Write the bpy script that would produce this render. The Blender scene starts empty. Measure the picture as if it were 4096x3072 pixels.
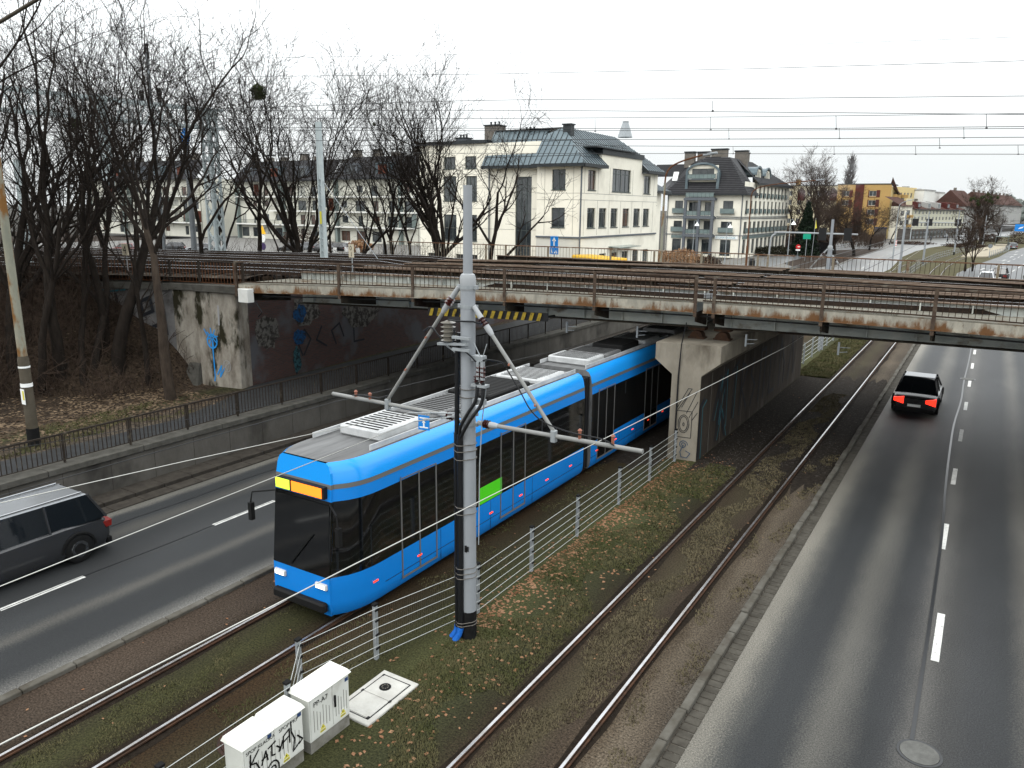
import bpy, math, random
import numpy as np
from mathutils import Vector, Matrix
random.seed(7)
R_=random.Random(11)
sc=bpy.context.scene
# ------------------------------------------------------------------ camera
CAMZ=8.8; F_=3080.0; CX,CY=2048.0,1536.0
def _ray(u,v): return np.array([(u-CX)/F_,-(v-CY)/F_,-1.0])
_vp=_ray(3990,852); _n=np.cross(_vp,_ray(2990,852-1000*math.tan(math.radians(0.6))))
_n/=np.linalg.norm(_n)
if _n[1]<0:_n=-_n
_Y=_vp/np.linalg.norm(_vp); RM=np.stack([np.cross(_Y,_n),_Y,_n])
cam=bpy.data.cameras.new('camera'); camo=bpy.data.objects.new('camera',cam); sc.collection.objects.link(camo)
cam.sensor_width=36; cam.lens=36*F_/4096; cam.clip_start=0.1; cam.clip_end=6000
m=Matrix([list(RM[i])+[0] for i in range(3)]+[[0,0,0,1]]); m.translation=(0,0,CAMZ); camo.matrix_world=m
sc.camera=camo
# surveying helpers: where does a sight line of the photograph meet a real plane of the place
def at(u,v,z=0):
    d=RM@_ray(u,v); t=(z-CAMZ)/d[2]; return (d[0]*t,d[1]*t,z)
def atY(u,v,Y):
    d=RM@_ray(u,v); t=Y/d[1]; return (d[0]*t,Y,CAMZ+d[2]*t)
def atX(u,v,X):
    d=RM@_ray(u,v); t=X/d[0]; return (X,d[1]*t,CAMZ+d[2]*t)
def far(u,v,dist):
    d=RM@_ray(u,v); t=dist/math.hypot(d[0],d[1]); return (d[0]*t,d[1]*t,CAMZ+d[2]*t)
# ------------------------------------------------------------------ light
SUN_EL,SUN_AZ=math.radians(48),math.radians(200)
w=bpy.data.worlds.new("World"); sc.world=w; w.use_nodes=True
nt=w.node_tree; nt.nodes.clear()
out=nt.nodes.new('ShaderNodeOutputWorld'); add=nt.nodes.new('ShaderNodeAddShader')
b1=nt.nodes.new('ShaderNodeBackground'); b2=nt.nodes.new('ShaderNodeBackground')
sky=nt.nodes.new('ShaderNodeTexSky'); sky.sky_type='NISHITA'; sky.sun_disc=False
sky.sun_elevation=SUN_EL; sky.sun_rotation=SUN_AZ; sky.dust_density=5
b1.inputs[1].default_value=0.012
tc=nt.nodes.new('ShaderNodeTexCoord'); sx=nt.nodes.new('ShaderNodeSeparateXYZ'); rp=nt.nodes.new('ShaderNodeValToRGB')
nz=nt.nodes.new('ShaderNodeTexNoise'); nz.inputs['Scale'].default_value=1.3; nz.inputs['Detail'].default_value=3
mx=nt.nodes.new('ShaderNodeMath'); mx.operation='MULTIPLY_ADD'; mx.inputs[1].default_value=0.10
nt.links.new(tc.outputs['Generated'],sx.inputs[0]); nt.links.new(tc.outputs['Generated'],nz.inputs[0])
nt.links.new(nz.outputs[0],mx.inputs[0]); nt.links.new(sx.outputs[2],mx.inputs[2]); nt.links.new(mx.outputs[0],rp.inputs[0])
e=rp.color_ramp.elements; e[0].position=0.0; e[0].color=(.85,.89,.90,1); e[1].position=0.42; e[1].color=(2.35,2.42,2.45,1)
k=rp.color_ramp.elements.new(0.12); k.color=(.93,.965,.97,1)
b2.inputs[1].default_value=1.0; nt.links.new(rp.outputs[0],b2.inputs[0]); nt.links.new(sky.outputs[0],b1.inputs[0])
nt.links.new(b1.outputs[0],add.inputs[0]); nt.links.new(b2.outputs[0],add.inputs[1]); nt.links.new(add.outputs[0],out.inputs[0])
sl=bpy.data.lights.new('sun','SUN'); sl.energy=0.7; sl.angle=math.radians(25); sl.color=(1,.97,.92)
so=bpy.data.objects.new('sun',sl); sc.collection.objects.link(so)
so.rotation_euler=(math.radians(42),0,math.radians(-20))
sc.view_settings.view_transform='Standard'; sc.view_settings.look='None'; sc.view_settings.exposure=0; sc.view_settings.gamma=1
# ------------------------------------------------------------------ materials
MATS={}
PALE={'yellow_wall','yellow_light','platform_sand','grey_wall','coat_blue','skin','sign_red','sign_green','sign_teal','board_cream','grass_green','grass_dry','polished','white','whitish','cream_wall','cream_panel','apt_wall','slab_white','cab_white','cab_roof','pvc','car_white','roof_light','tram_blue','cant_blue_lit','rail_top','fence_wire','wire_bright','paint','head_lamp','tail_red','amber_led','green_led','green_panel','sign_blue','yellow_paint','terrace_wall','pale_yellow','stone_grey','zinc','hazy_tree','blue_boot','spray_bright','slab','warn_yellow','sign_yellow','pane','pane_warm','girder','blind'}
DIM=.54
def dim(c,k=None): return None if c is None else tuple(x*(k or DIM) for x in c)
def mat(name,c,c2=None,scale=3.0,rough=.7,bump=0.0,bscale=None,metal=0,lo=.35,hi=.65,stretch=None,emit=0,detail=6,spec=None,alpha=1,c3=None,s3=.6,lo3=.55,hi3=.7,trans=0):
    if name in MATS: return MATS[name]
    if name not in PALE and not emit: c,c2,c3=dim(c),dim(c2),dim(c3)
    m=bpy.data.materials.new(name); m.use_nodes=True; n=m.node_tree.nodes; L=m.node_tree.links
    p=n['Principled BSDF']; p.inputs['Roughness'].default_value=rough; p.inputs['Metallic'].default_value=metal
    if spec is None: spec=.10 if rough>=.6 else (.3 if rough>=.4 else .5)
    p.inputs['Specular IOR Level'].default_value=spec
    p.inputs['Base Color'].default_value=(*c,1)
    if trans: p.inputs['Transmission Weight'].default_value=trans
    co=n.new('ShaderNodeTexCoord'); mp=n.new('ShaderNodeMapping'); L.new(co.outputs['Object'],mp.inputs[0])
    if stretch: mp.inputs['Scale'].default_value=stretch
    cur=None
    if c2 is not None:
        t=n.new('ShaderNodeTexNoise'); t.inputs['Scale'].default_value=scale; t.inputs['Detail'].default_value=detail; t.inputs['Roughness'].default_value=.65
        L.new(mp.outputs[0],t.inputs[0]); r=n.new('ShaderNodeValToRGB'); L.new(t.outputs[0],r.inputs[0])
        r.color_ramp.elements[0].position=lo; r.color_ramp.elements[1].position=hi
        r.color_ramp.elements[0].color=(*c,1); r.color_ramp.elements[1].color=(*c2,1); cur=r.outputs[0]
    if c3 is not None:
        t=n.new('ShaderNodeTexNoise'); t.inputs['Scale'].default_value=s3; t.inputs['Detail'].default_value=5; t.inputs['Roughness'].default_value=.6
        L.new(mp.outputs[0],t.inputs[0]); r=n.new('ShaderNodeValToRGB'); L.new(t.outputs[0],r.inputs[0])
        r.color_ramp.elements[0].position=lo3; r.color_ramp.elements[1].position=hi3
        mxn=n.new('ShaderNodeMix'); mxn.data_type='RGBA'; L.new(r.outputs[0],mxn.inputs[0])
        if cur: L.new(cur,mxn.inputs[6])
        else: mxn.inputs[6].default_value=(*c,1)
        mxn.inputs[7].default_value=(*c3,1); cur=mxn.outputs[2]
    if cur: L.new(cur,p.inputs['Base Color'])
    if bump:
        t=n.new('ShaderNodeTexNoise'); t.inputs['Scale'].default_value=bscale or scale*6; t.inputs['Detail'].default_value=4
        L.new(mp.outputs[0],t.inputs[0]); b=n.new('ShaderNodeBump'); b.inputs['Strength'].default_value=bump; b.inputs['Distance'].default_value=.03
        L.new(t.outputs[0],b.inputs['Height']); L.new(b.outputs[0],p.inputs['Normal'])
    if emit:
        p.inputs['Emission Color'].default_value=(*c,1); p.inputs['Emission Strength'].default_value=emit
    MATS[name]=m; return m
def mathn(n,L,op,a,b=None,c=None):
    q=n.new('ShaderNodeMath'); q.operation=op
    for i,x in enumerate((a,b,c)):
        if x is None: continue
        if isinstance(x,(int,float)): q.inputs[i].default_value=x
        else: L.new(x,q.inputs[i])
    return q.outputs[0]
def band_mat(name,stops,x0,x1,grain=(.75,1.3),gscale=25,rough=.8,wob=.4,dith=.9,bump=.25,patch=.25,coord='X',spec=.5,wet=None):
    """ground whose colour changes in worn strips across the road (X), broken up by noise"""
    stops=[(x_,dim(c_,.50 if 'asphalt' in name else .62)) for x_,c_ in stops]
    m=bpy.data.materials.new(name); m.use_nodes=True; n=m.node_tree.nodes; L=m.node_tree.links; p=n['Principled BSDF']
    p.inputs['Roughness'].default_value=rough; p.inputs['Specular IOR Level'].default_value=spec
    co=n.new('ShaderNodeTexCoord'); s=n.new('ShaderNodeSeparateXYZ'); L.new(co.outputs['Object'],s.inputs[0])
    mp=n.new('ShaderNodeMapping'); mp.inputs['Scale'].default_value=(1,.35,1); L.new(co.outputs['Object'],mp.inputs[0])
    a=n.new('ShaderNodeTexNoise'); a.inputs['Scale'].default_value=1.6; a.inputs['Detail'].default_value=8; a.inputs['Roughness'].default_value=.75; L.new(mp.outputs[0],a.inputs[0])
    fg=n.new('ShaderNodeTexNoise'); fg.inputs['Scale'].default_value=gscale*.7; fg.inputs['Detail'].default_value=3; fg.inputs['Roughness'].default_value=.7; L.new(co.outputs['Object'],fg.inputs[0])
    x=mathn(n,L,'MULTIPLY_ADD',mathn(n,L,'SUBTRACT',a.outputs[0],.5),wob,s.outputs[0])
    x=mathn(n,L,'MULTIPLY_ADD',mathn(n,L,'SUBTRACT',fg.outputs[0],.5),dith,x)
    f=n.new('ShaderNodeMapRange'); f.inputs[1].default_value=x0; f.inputs[2].default_value=x1; L.new(x,f.inputs[0])
    r=n.new('ShaderNodeValToRGB'); L.new(f.outputs[0],r.inputs[0]); el=r.color_ramp.elements
    while len(el)>1: el.remove(el[-1])
    for i,(xx,c) in enumerate(stops):
        q=el[0] if i==0 else el.new((xx-x0)/(x1-x0)); q.position=(xx-x0)/(x1-x0); q.color=(*c,1) if len(c)==3 else c
    g=n.new('ShaderNodeTexNoise'); g.inputs['Scale'].default_value=gscale; g.inputs['Detail'].default_value=5; g.inputs['Roughness'].default_value=.8; L.new(co.outputs['Object'],g.inputs[0])
    g2=n.new('ShaderNodeTexNoise'); g2.inputs['Scale'].default_value=.5; g2.inputs['Detail'].default_value=6; L.new(mp.outputs[0],g2.inputs[0])
    gm=n.new('ShaderNodeMapRange'); gm.inputs[1].default_value=.38; gm.inputs[2].default_value=.62; gm.inputs[3].default_value=grain[0]; gm.inputs[4].default_value=grain[1]; L.new(g.outputs[0],gm.inputs[0])
    g3=n.new('ShaderNodeMapRange'); g3.inputs[1].default_value=.3; g3.inputs[2].default_value=.7; g3.inputs[3].default_value=1-patch; g3.inputs[4].default_value=1+patch; L.new(g2.outputs[0],g3.inputs[0])
    tot=mathn(n,L,'MULTIPLY',gm.outputs[0],g3.outputs[0])
    vm=n.new('ShaderNodeVectorMath'); vm.operation='SCALE'; L.new(r.outputs[0],vm.inputs[0]); L.new(tot,vm.inputs['Scale'])
    L.new(vm.outputs[0],p.inputs['Base Color'])
    b=n.new('ShaderNodeBump'); b.inputs['Strength'].default_value=bump; b.inputs['Distance'].default_value=.03; L.new(g.outputs[0],b.inputs['Height']); L.new(b.outputs[0],p.inputs['Normal'])
    MATS[name]=m; return m
# ------------------------------------------------------------------ mesh builder
class MB:
    def __init__(s): s.v=[]; s.f=[]
    def quad(s,a,b,c,d): i=len(s.v); s.v+= [tuple(a),tuple(b),tuple(c),tuple(d)]; s.f.append((i,i+1,i+2,i+3)); return s
    def poly(s,pts): i=len(s.v); s.v+=[tuple(p) for p in pts]; s.f.append(tuple(range(i,i+len(pts)))); return s
    def box(s,x0,x1,y0,y1,z0,z1):
        return s.hexa([(x0,y0,z0),(x1,y0,z0),(x1,y1,z0),(x0,y1,z0),(x0,y0,z1),(x1,y0,z1),(x1,y1,z1),(x0,y1,z1)])
    def hexa(s,p):
        i=len(s.v); s.v+=[tuple(q) for q in p]
        s.f+=[tuple(i+k for k in q) for q in ((0,3,2,1),(4,5,6,7),(0,1,5,4),(1,2,6,5),(2,3,7,6),(3,0,4,7))]; return s
    def bar(s,a,b,w,h,up=(0,0,1)):
        a=Vector(a);b=Vector(b);d=(b-a); 
        if d.length<1e-6: return s
        d.normalize(); up=Vector(up)
        if abs(d.dot(up))>.98: up=Vector((1,0,0))
        r=d.cross(up).normalized(); u=r.cross(d).normalized(); r*=w/2; u*=h/2
        return s.hexa([a-r-u,a+r-u,b+r-u,b-r-u,a-r+u,a+r+u,b+r+u,b-r+u])
    def tube(s,pts,r,n=8,cap=True):
        pts=[Vector(p) for p in pts]; k=len(pts); rr=r if hasattr(r,'__len__') else [r]*k
        base=len(s.v); ref=None
        for i,p in enumerate(pts):
            d=(pts[min(i+1,k-1)]-pts[max(i-1,0)]); d=d.normalized() if d.length>1e-9 else Vector((0,0,1))
            if ref is None:
                ref=Vector((0,0,1)) if abs(d.z)<.9 else Vector((1,0,0))
            x=ref-d*ref.dot(d)
            if x.length<1e-4: x=d.orthogonal()
            x.normalize(); ref=x; y=d.cross(x)
            for j in range(n):
                a=2*math.pi*j/n; s.v.append(tuple(p+(x*math.cos(a)+y*math.sin(a))*rr[i]))
        for i in range(k-1):
            for j in range(n):
                a=base+i*n+j; b=base+i*n+(j+1)%n; s.f.append((a,b,b+n,a+n))
        if cap: s.f.append(tuple(base+j for j in reversed(range(n)))); s.f.append(tuple(base+(k-1)*n+j for j in range(n)))
        return s
    def lathe(s,c,prof,n=16,axis=(0,0,1)):
        ax=Vector(axis).normalized(); c=Vector(c); x=ax.orthogonal().normalized(); y=ax.cross(x); b=len(s.v); k=len(prof)
        for r,h in prof:
            for j in range(n):
                a=2*math.pi*j/n; s.v.append(tuple(c+ax*h+(x*math.cos(a)+y*math.sin(a))*r))
        for i in range(k-1):
            for j in range(n):
                p=b+i*n+j;q=b+i*n+(j+1)%n; s.f.append((p,q,q+n,p+n))
        s.f.append(tuple(b+j for j in reversed(range(n)))); s.f.append(tuple(b+(k-1)*n+j for j in range(n))); return s
    def prism(s,poly,z0,z1):
        n=len(poly); i=len(s.v); s.v+=[(p[0],p[1],z0) for p in poly]+[(p[0],p[1],z1) for p in poly]
        s.f.append(tuple(i+j for j in reversed(range(n)))); s.f.append(tuple(i+n+j for j in range(n)))
        for j in range(n): k=(j+1)%n; s.f.append((i+j,i+k,i+n+k,i+n+j))
        return s
    def sweep(s,path,prof,closed=True,caps=True):
        """path: list of 3-D points; prof: [(side,up)] swept along it"""
        P=[Vector(p) for p in path]; b=len(s.v); m_=len(prof)
        for i,p in enumerate(P):
            d=P[min(i+1,len(P)-1)]-P[max(i-1,0)]; d.z=0; d.normalize(); r=Vector((d.y,-d.x,0))
            for a,h in prof: s.v.append(tuple(p+r*a+Vector((0,0,h))))
        for i in range(len(P)-1):
            for j in range(m_ if closed else m_-1):
                a=b+i*m_+j; c=b+i*m_+(j+1)%m_; s.f.append((a,c,c+m_,a+m_))
        if caps and closed: s.f.append(tuple(b+j for j in reversed(range(m_)))); s.f.append(tuple(b+(len(P)-1)*m_+j for j in range(m_)))
        return s
    def loft(s,rings,closed=True):
        b=len(s.v); m_=len(rings[0])
        for r in rings: s.v+=[tuple(p) for p in r]
        for i in range(len(rings)-1):
            for j in range(m_ if closed else m_-1):
                a=b+i*m_+j; c=b+i*m_+(j+1)%m_; s.f.append((a,c,c+m_,a+m_))
        return s
    def ball(s,c,r,n=8,sq=1,jit=0,rnd=None):
        b=len(s.v)
        for i in range(1,n):
            th=math.pi*i/n
            for j in range(n*2):
                ph=math.pi*j/n; q=r*(1+(rnd.uniform(-jit,jit) if rnd else 0))
                s.v.append((c[0]+q*math.sin(th)*math.cos(ph),c[1]+q*math.sin(th)*math.sin(ph),c[2]+q*sq*math.cos(th)))
        m_=2*n
        for i in range(n-2):
            for j in range(m_): a=b+i*m_+j; e_=b+i*m_+(j+1)%m_; s.f.append((a,a+m_,e_+m_,e_))
        s.f.append(tuple(b+j for j in range(m_))); s.f.append(tuple(b+(n-2)*m_+j for j in reversed(range(m_)))); return s
    def build(s,name,mt,parent=None,smooth=False,bevel=0,fix=True):
        me=bpy.data.meshes.new(name); me.from_pydata(s.v,[],s.f); me.update()
        if fix and len(s.f)<60000:
            import bmesh
            bm=bmesh.new(); bm.from_mesh(me)
            if bevel:
                bmesh.ops.remove_doubles(bm,verts=bm.verts,dist=1e-5)
                bmesh.ops.bevel(bm,geom=list(bm.edges),offset=bevel,segments=1,affect='EDGES',clamp_overlap=True)
            bmesh.ops.recalc_face_normals(bm,faces=bm.faces); bm.to_mesh(me); bm.free()
        if isinstance(mt,str): mt=MATS[mt]
        me.materials.append(mt)
        if smooth:
            me.polygons.foreach_set('use_smooth',[True]*len(me.polygons))
            if smooth!=2: me.set_sharp_from_angle(angle=math.radians(38))
        o=bpy.data.objects.new(name,me); sc.collection.objects.link(o)
        if parent is not None: o.parent=parent
        return o
def tag(o,label=None,cat=None,group=None,kind=None):
    if label: o['label']=label
    if cat: o['category']=cat
    if group: o['group']=group
    if kind: o['kind']=kind
    return o
def thing(name,label,cat,loc=(0,0,0),rz=0,group=None):
    o=bpy.data.objects.new(name,None); sc.collection.objects.link(o); o.location=loc; o.rotation_euler=(0,0,rz); o.empty_display_size=.2
    return tag(o,label,cat,group)
def kids(o): return [c for c in bpy.data.objects if c.parent==o]
def dup(root,loc,rz=None,label=None,group=None,scale=None):
    def cp(o,par):
        c=o.copy(); sc.collection.objects.link(c); c.parent=par
        for k_ in kids(o): cp(k_,c)
        return c
    src=kids(root); r=root.copy(); sc.collection.objects.link(r); r.location=loc
    if rz is not None: r.rotation_euler=(0,0,rz)
    if scale: r.scale=scale if hasattr(scale,'__len__') else (scale,)*3
    for k_ in src: cp(k_,r)
    if label: r['label']=label
    if group: r['group']=group
    return r
def text_mb(s,size,O,U,V,N,depth=.002):
    """letters as flat mesh lying in the plane (O; U right, V up)"""
    c=bpy.data.curves.new('t','FONT'); c.body=s; c.size=size; c.extrude=0.0; c.fill_mode='FRONT'
    o=bpy.data.objects.new('t',c); sc.collection.objects.link(o); bpy.context.view_layer.update()
    me=o.evaluated_get(bpy.context.evaluated_depsgraph_get()).to_mesh()
    b=MB(); O=Vector(O);U=Vector(U);V=Vector(V);N=Vector(N)
    b.v=[tuple(O+U*v.co.x+V*v.co.y+N*depth) for v in me.vertices]; b.f=[tuple(p.vertices) for p in me.polygons]
    bpy.data.objects.remove(o); bpy.data.curves.remove(c); return b
def ribbon(mb,O,U,V,pts,w,off=.004):
    O=Vector(O);U=Vector(U).normalized();V=Vector(V).normalized();N=U.cross(V)
    for (a,b) in zip(pts,pts[1:]):
        A=Vector((a[0],a[1],0));B=Vector((b[0],b[1],0)); d=(B-A)
        if d.length<1e-6: continue
        d.normalize(); p=Vector((-d.y,d.x,0))*w/2; e_=d*w*.35
        mb.poly([O+U*q.x+V*q.y+N*off for q in (A-p-e_,B-p+e_,B+p+e_,A+p-e_)]); off+=.0006
    return mb
def lerp(a,b,t): return a+(b-a)*t
def dens(pts,step=2.0):
    o=[]
    for a,b in zip(pts,pts[1:]):
        a=Vector(a);b=Vector(b); n=max(1,int((b-a).length/step))
        for i in range(n): o.append(a.lerp(b,i/n))
    o.append(Vector(pts[-1])); return o
def smoothpath(pts,n=6):
    P=[Vector(p) for p in pts]; P=[P[0]*2-P[1]]+P+[P[-1]*2-P[-2]]; o=[]
    for i in range(1,len(P)-2):
        for k_ in range(n):
            t=k_/n; a,b,c,d=P[i-1],P[i],P[i+1],P[i+2]
            o.append(.5*((2*b)+(c-a)*t+(2*a-5*b+4*c-d)*t*t+(3*b-a-3*c+d)*t**3))
    o.append(P[-2]); return o
# base palette
PALE.add('portal_grey'); mat('portal_grey',(.36,.41,.42),(.44,.49,.49),2,rough=.6)
mat('steel',(.30,.33,.35),(.36,.39,.41),2,rough=.45,metal=.2)
mat('galv',(.46,.50,.52),(.58,.62,.64),6,rough=.5,metal=.3,bump=.05)
mat('dark',(.012,.012,.013),rough=.5); mat('black_gloss',(.006,.006,.007),rough=.12); mat('rubber',(.012,.012,.012),(.02,.02,.02),8,rough=.8)
mat('glass_dark',(.018,.022,.026),rough=.06,spec=.8)
mat('white',(.75,.76,.74),rough=.5); mat('whitish',(.62,.63,.60),(.52,.52,.49),2,rough=.6)
mat('copper',(.42,.16,.10),rough=.5); mat('porcelain',(.07,.016,.012),rough=.15); mat('grey_ins',(.26,.24,.20),rough=.3)
mat('rust',(.13,.055,.028),(.23,.10,.045),5,rough=.85,bump=.3)
mat('rail_side',(.050,.034,.025),(.028,.02,.016),6,rough=.9)
mat('rusty_rail',(.12,.06,.035),(.055,.035,.025),6,rough=.8,bump=.2)
mat('polished',(.42,.43,.45),(.30,.29,.28),3,rough=.25,metal=.8)
mat('rail_top',(.62,.63,.65),(.50,.50,.50),3,rough=.25,metal=.5)
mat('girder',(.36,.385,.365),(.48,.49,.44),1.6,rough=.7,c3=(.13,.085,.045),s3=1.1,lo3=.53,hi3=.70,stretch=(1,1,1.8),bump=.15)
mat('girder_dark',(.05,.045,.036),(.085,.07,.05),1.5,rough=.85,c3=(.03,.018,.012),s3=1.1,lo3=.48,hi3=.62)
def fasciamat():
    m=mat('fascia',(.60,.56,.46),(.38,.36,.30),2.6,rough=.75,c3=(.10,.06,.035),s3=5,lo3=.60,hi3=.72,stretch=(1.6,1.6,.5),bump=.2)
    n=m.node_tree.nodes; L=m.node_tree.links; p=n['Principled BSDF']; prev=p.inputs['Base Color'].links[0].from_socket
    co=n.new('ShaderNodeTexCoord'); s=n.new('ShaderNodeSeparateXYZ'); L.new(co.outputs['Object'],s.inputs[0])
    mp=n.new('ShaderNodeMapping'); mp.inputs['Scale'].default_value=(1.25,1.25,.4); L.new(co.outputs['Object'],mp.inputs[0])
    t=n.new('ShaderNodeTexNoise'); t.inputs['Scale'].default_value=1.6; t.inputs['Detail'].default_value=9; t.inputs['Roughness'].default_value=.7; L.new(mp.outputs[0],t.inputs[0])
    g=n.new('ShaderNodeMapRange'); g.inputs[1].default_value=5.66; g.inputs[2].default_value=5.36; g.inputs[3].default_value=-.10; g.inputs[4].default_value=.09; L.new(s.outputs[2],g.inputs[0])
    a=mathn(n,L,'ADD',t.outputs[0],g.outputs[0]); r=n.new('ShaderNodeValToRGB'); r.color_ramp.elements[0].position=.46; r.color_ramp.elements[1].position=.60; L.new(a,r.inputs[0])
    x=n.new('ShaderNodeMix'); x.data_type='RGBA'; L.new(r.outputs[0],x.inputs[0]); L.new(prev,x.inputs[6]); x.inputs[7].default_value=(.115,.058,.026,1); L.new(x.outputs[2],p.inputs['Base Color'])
mat('flange',(.22,.155,.11),(.11,.072,.05),2.5,rough=.85,c3=(.42,.35,.27),s3=5,lo3=.56,hi3=.68,stretch=(.25,2.5,2),bump=.3)
mat('brown_rail',(.15,.11,.08),(.075,.05,.038),5,rough=.8,c3=(.24,.21,.165),s3=3,lo3=.56,hi3=.7)
mat('dark_bar',(.045,.028,.018),(.075,.045,.028),6,rough=.85)
mat('street_rail',(.060,.048,.038),(.038,.030,.024),4,rough=.8,c3=(.16,.135,.10),s3=3,lo3=.58,hi3=.72)
mat('rust_rail',(.15,.075,.045),(.24,.13,.07),4,rough=.85,c3=(.42,.37,.30),s3=2.5,lo3=.52,hi3=.62,bump=.2)
mat('concrete',(.46,.415,.335),(.32,.285,.225),1.3,rough=.9,c3=(.115,.095,.07),s3=.7,lo3=.54,hi3=.72,bump=.25,bscale=14,stretch=(1,1,.45))
mat('kerb_dark',(.085,.075,.062),(.05,.043,.036),3,rough=.95,bump=.5)
mat('concrete_grey',(.20,.187,.165),(.125,.116,.10),1.2,rough=.9,c3=(.03,.028,.026),s3=.55,lo3=.56,hi3=.74,bump=.25,bscale=14,stretch=(1,.6,.4))
mat('coping',(.155,.148,.13),(.092,.088,.075),3,rough=.9,bump=.3)
mat('slab',(.46,.455,.42),(.37,.36,.33),3,rough=.85,bump=.15,c3=(.25,.24,.21),s3=2.5,lo3=.6,hi3=.8)
mat('wing_concrete',(.27,.26,.255),(.18,.175,.17),1.5,rough=.9,c3=(.07,.065,.06),s3=.6,lo3=.5,hi3=.65,bump=.3)
mat('moss_wall',(.56,.52,.44),(.24,.205,.165),1.3,rough=.95,c3=(.04,.036,.02),s3=.75,lo3=.53,hi3=.61,bump=.5,bscale=9,stretch=(1.5,1.5,.6))
mat('grimy_shaded_concrete',(.095,.078,.062),(.055,.045,.037),1.5,rough=.95,c3=(.15,.13,.115),s3=.5,lo3=.55,hi3=.7,bump=.3,bscale=14,stretch=(1,1,.3))  # grime plus the shade under the bridge, both put into the colour
mat('bark',(.036,.028,.022),(.018,.014,.011),6,rough=.95,bump=.5,bscale=20,stretch=(1,1,.3))
mat('bark_light',(.105,.08,.06),(.05,.038,.03),6,rough=.95,bump=.5,bscale=20,stretch=(1,1,.3))
mat('twigs',(.045,.029,.022),(.105,.075,.055),1.5,rough=.95)
fasciamat()
# ------------------------------------------------------------------ ground
asph=(.034,.037,.039); mid=(.12,.115,.10); sand=(.24,.225,.19)
band_mat('asphalt_right',[(-3.5,sand),(-3.12,sand),(-2.8,(.085,.085,.078)),(-2.45,asph),(-1.95,asph),(-1.5,(.135,.13,.115)),(-1.25,(.11,.107,.097)),(-.85,asph),(-.5,(.046,.048,.05)),(-.1,(.135,.13,.12)),(.3,(.062,.062,.06)),(.75,(.048,.05,.052)),(1.3,(.042,.045,.047)),(1.75,(.14,.133,.118)),(2.2,asph),(3.0,asph),(3.7,mid)],-3.6,4.2,rough=.6,spec=.22,gscale=38,grain=(.45,1.8),patch=.22,bump=.5)
band_mat('asphalt_left',[(-21,(.12,.115,.10)),(-20.75,(.19,.18,.155)),(-20.5,asph),(-19.9,asph),(-19.4,(.10,.096,.085)),(-18.9,asph),(-17.7,(.048,.05,.051)),(-17.4,(.042,.045,.047)),(-16.6,(.043,.046,.048)),(-16.25,(.115,.11,.098)),(-15.9,asph),(-14.9,asph),(-14.6,(.12,.118,.11)),(-14.2,(.27,.26,.24))],-21,-14.1,rough=.6,spec=.22,gscale=38,grain=(.45,1.8),patch=.22,bump=.5)
soil=(.045,.033,.022); soil2=(.075,.06,.042); gr=(.044,.044,.018); gr2=(.062,.064,.026)
band_mat('verge',[(-14,(.05,.036,.026)),(-13.2,(.062,.047,.035)),(-12.8,(.03,.022,.015)),(-12.3,(.038,.036,.017)),(-11.9,gr),(-11.4,(.032,.026,.014)),(-10.9,(.04,.024,.012)),(-10.0,(.042,.035,.018)),(-9.3,gr),(-8.4,gr2),(-7.4,(.046,.048,.022)),(-6.7,(.03,.026,.014)),(-6.3,(.035,.024,.016)),(-5.7,(.055,.046,.027)),(-5.1,(.042,.031,.022)),(-4.7,(.06,.045,.03)),(-4.35,(.105,.085,.062)),(-3.9,(.075,.06,.045)),(-3.6,(.12,.105,.085))],-14.1,-3.5,rough=.95,gscale=26,grain=(.35,2.0),wob=.9,bump=.55,patch=.3,spec=.1)
def sheet(name,left,right,z,mt,label=None,kind='structure'):
    b=MB(); n=len(left)
    for i in range(n-1): b.quad((*left[i],z),(*right[i],z),(*right[i+1],z),(*left[i+1],z))
    o=b.build(name,mt); return tag(o,kind=kind)
mat('plain_ground',(.10,.095,.085),(.075,.07,.06),.05,rough=.95,c3=(.05,.055,.03),s3=.02)
tag(MB().quad((-3000,-60,-.06),(3000,-60,-.06),(3000,5000,-.06),(-3000,5000,-.06)).build('ground','plain_ground'),kind='structure')
YN=-25
# far alignment of the avenue (curving to the right)
rl=[(-3.45,YN),(-3.45,60),(-3.6,100),(-4,133),(-1.5,162),(1.35,188),(3.35,217),(9,260),(34,400),(100,700),(190,1100)]
rr=[(3.9,YN),(3.9,60),(3.9,100),(4.2,133),(7,162),(10,188),(13,217),(19,260),(45,400),(112,700),(203,1100)]
ll=[(-20.95,YN),(-20.95,60),(-20.95,100),(-21.2,133),(-22.3,170),(-22.2,202),(-22.3,220),(-19.5,268),(-6,400),(55,700),(140,1100)]
lr=[(-14.15,YN),(-14.15,60),(-14.15,100),(-13.3,135),(-15.2,175),(-15.0,202),(-13.5,226),(-8.5,262),(8,400),(70,700),(155,1100)]
sheet('road',rl,rr,.0,'asphalt_right'); sheet('road',ll,lr,.0,'asphalt_left')
mat('far_asphalt_dark',(.11,.115,.118),(.15,.155,.155),.4,rough=.5,stretch=(1,.15,1))
mat('far_asphalt',(.18,.19,.195),(.27,.275,.275),.4,rough=.3,c3=(.24,.245,.245),s3=.25,lo3=.5,hi3=.7,stretch=(1,.15,1))
def cut(l,y0,y1): return [p for p in l if y0<=p[1]<=y1]
sheet('road',cut(rl,60,1200),cut(rr,60,1200),.006,'far_asphalt_dark'); sheet('road',cut(ll,100,1200),cut(lr,100,1200),.006,'far_asphalt')
sheet('verge',[p for p in lr],[p for p in rl],.002,'verge')
mat('far_grass',(.10,.09,.04),(.14,.125,.06),.8,rough=.95,bump=.4,c3=(.05,.035,.022),s3=.3)
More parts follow.
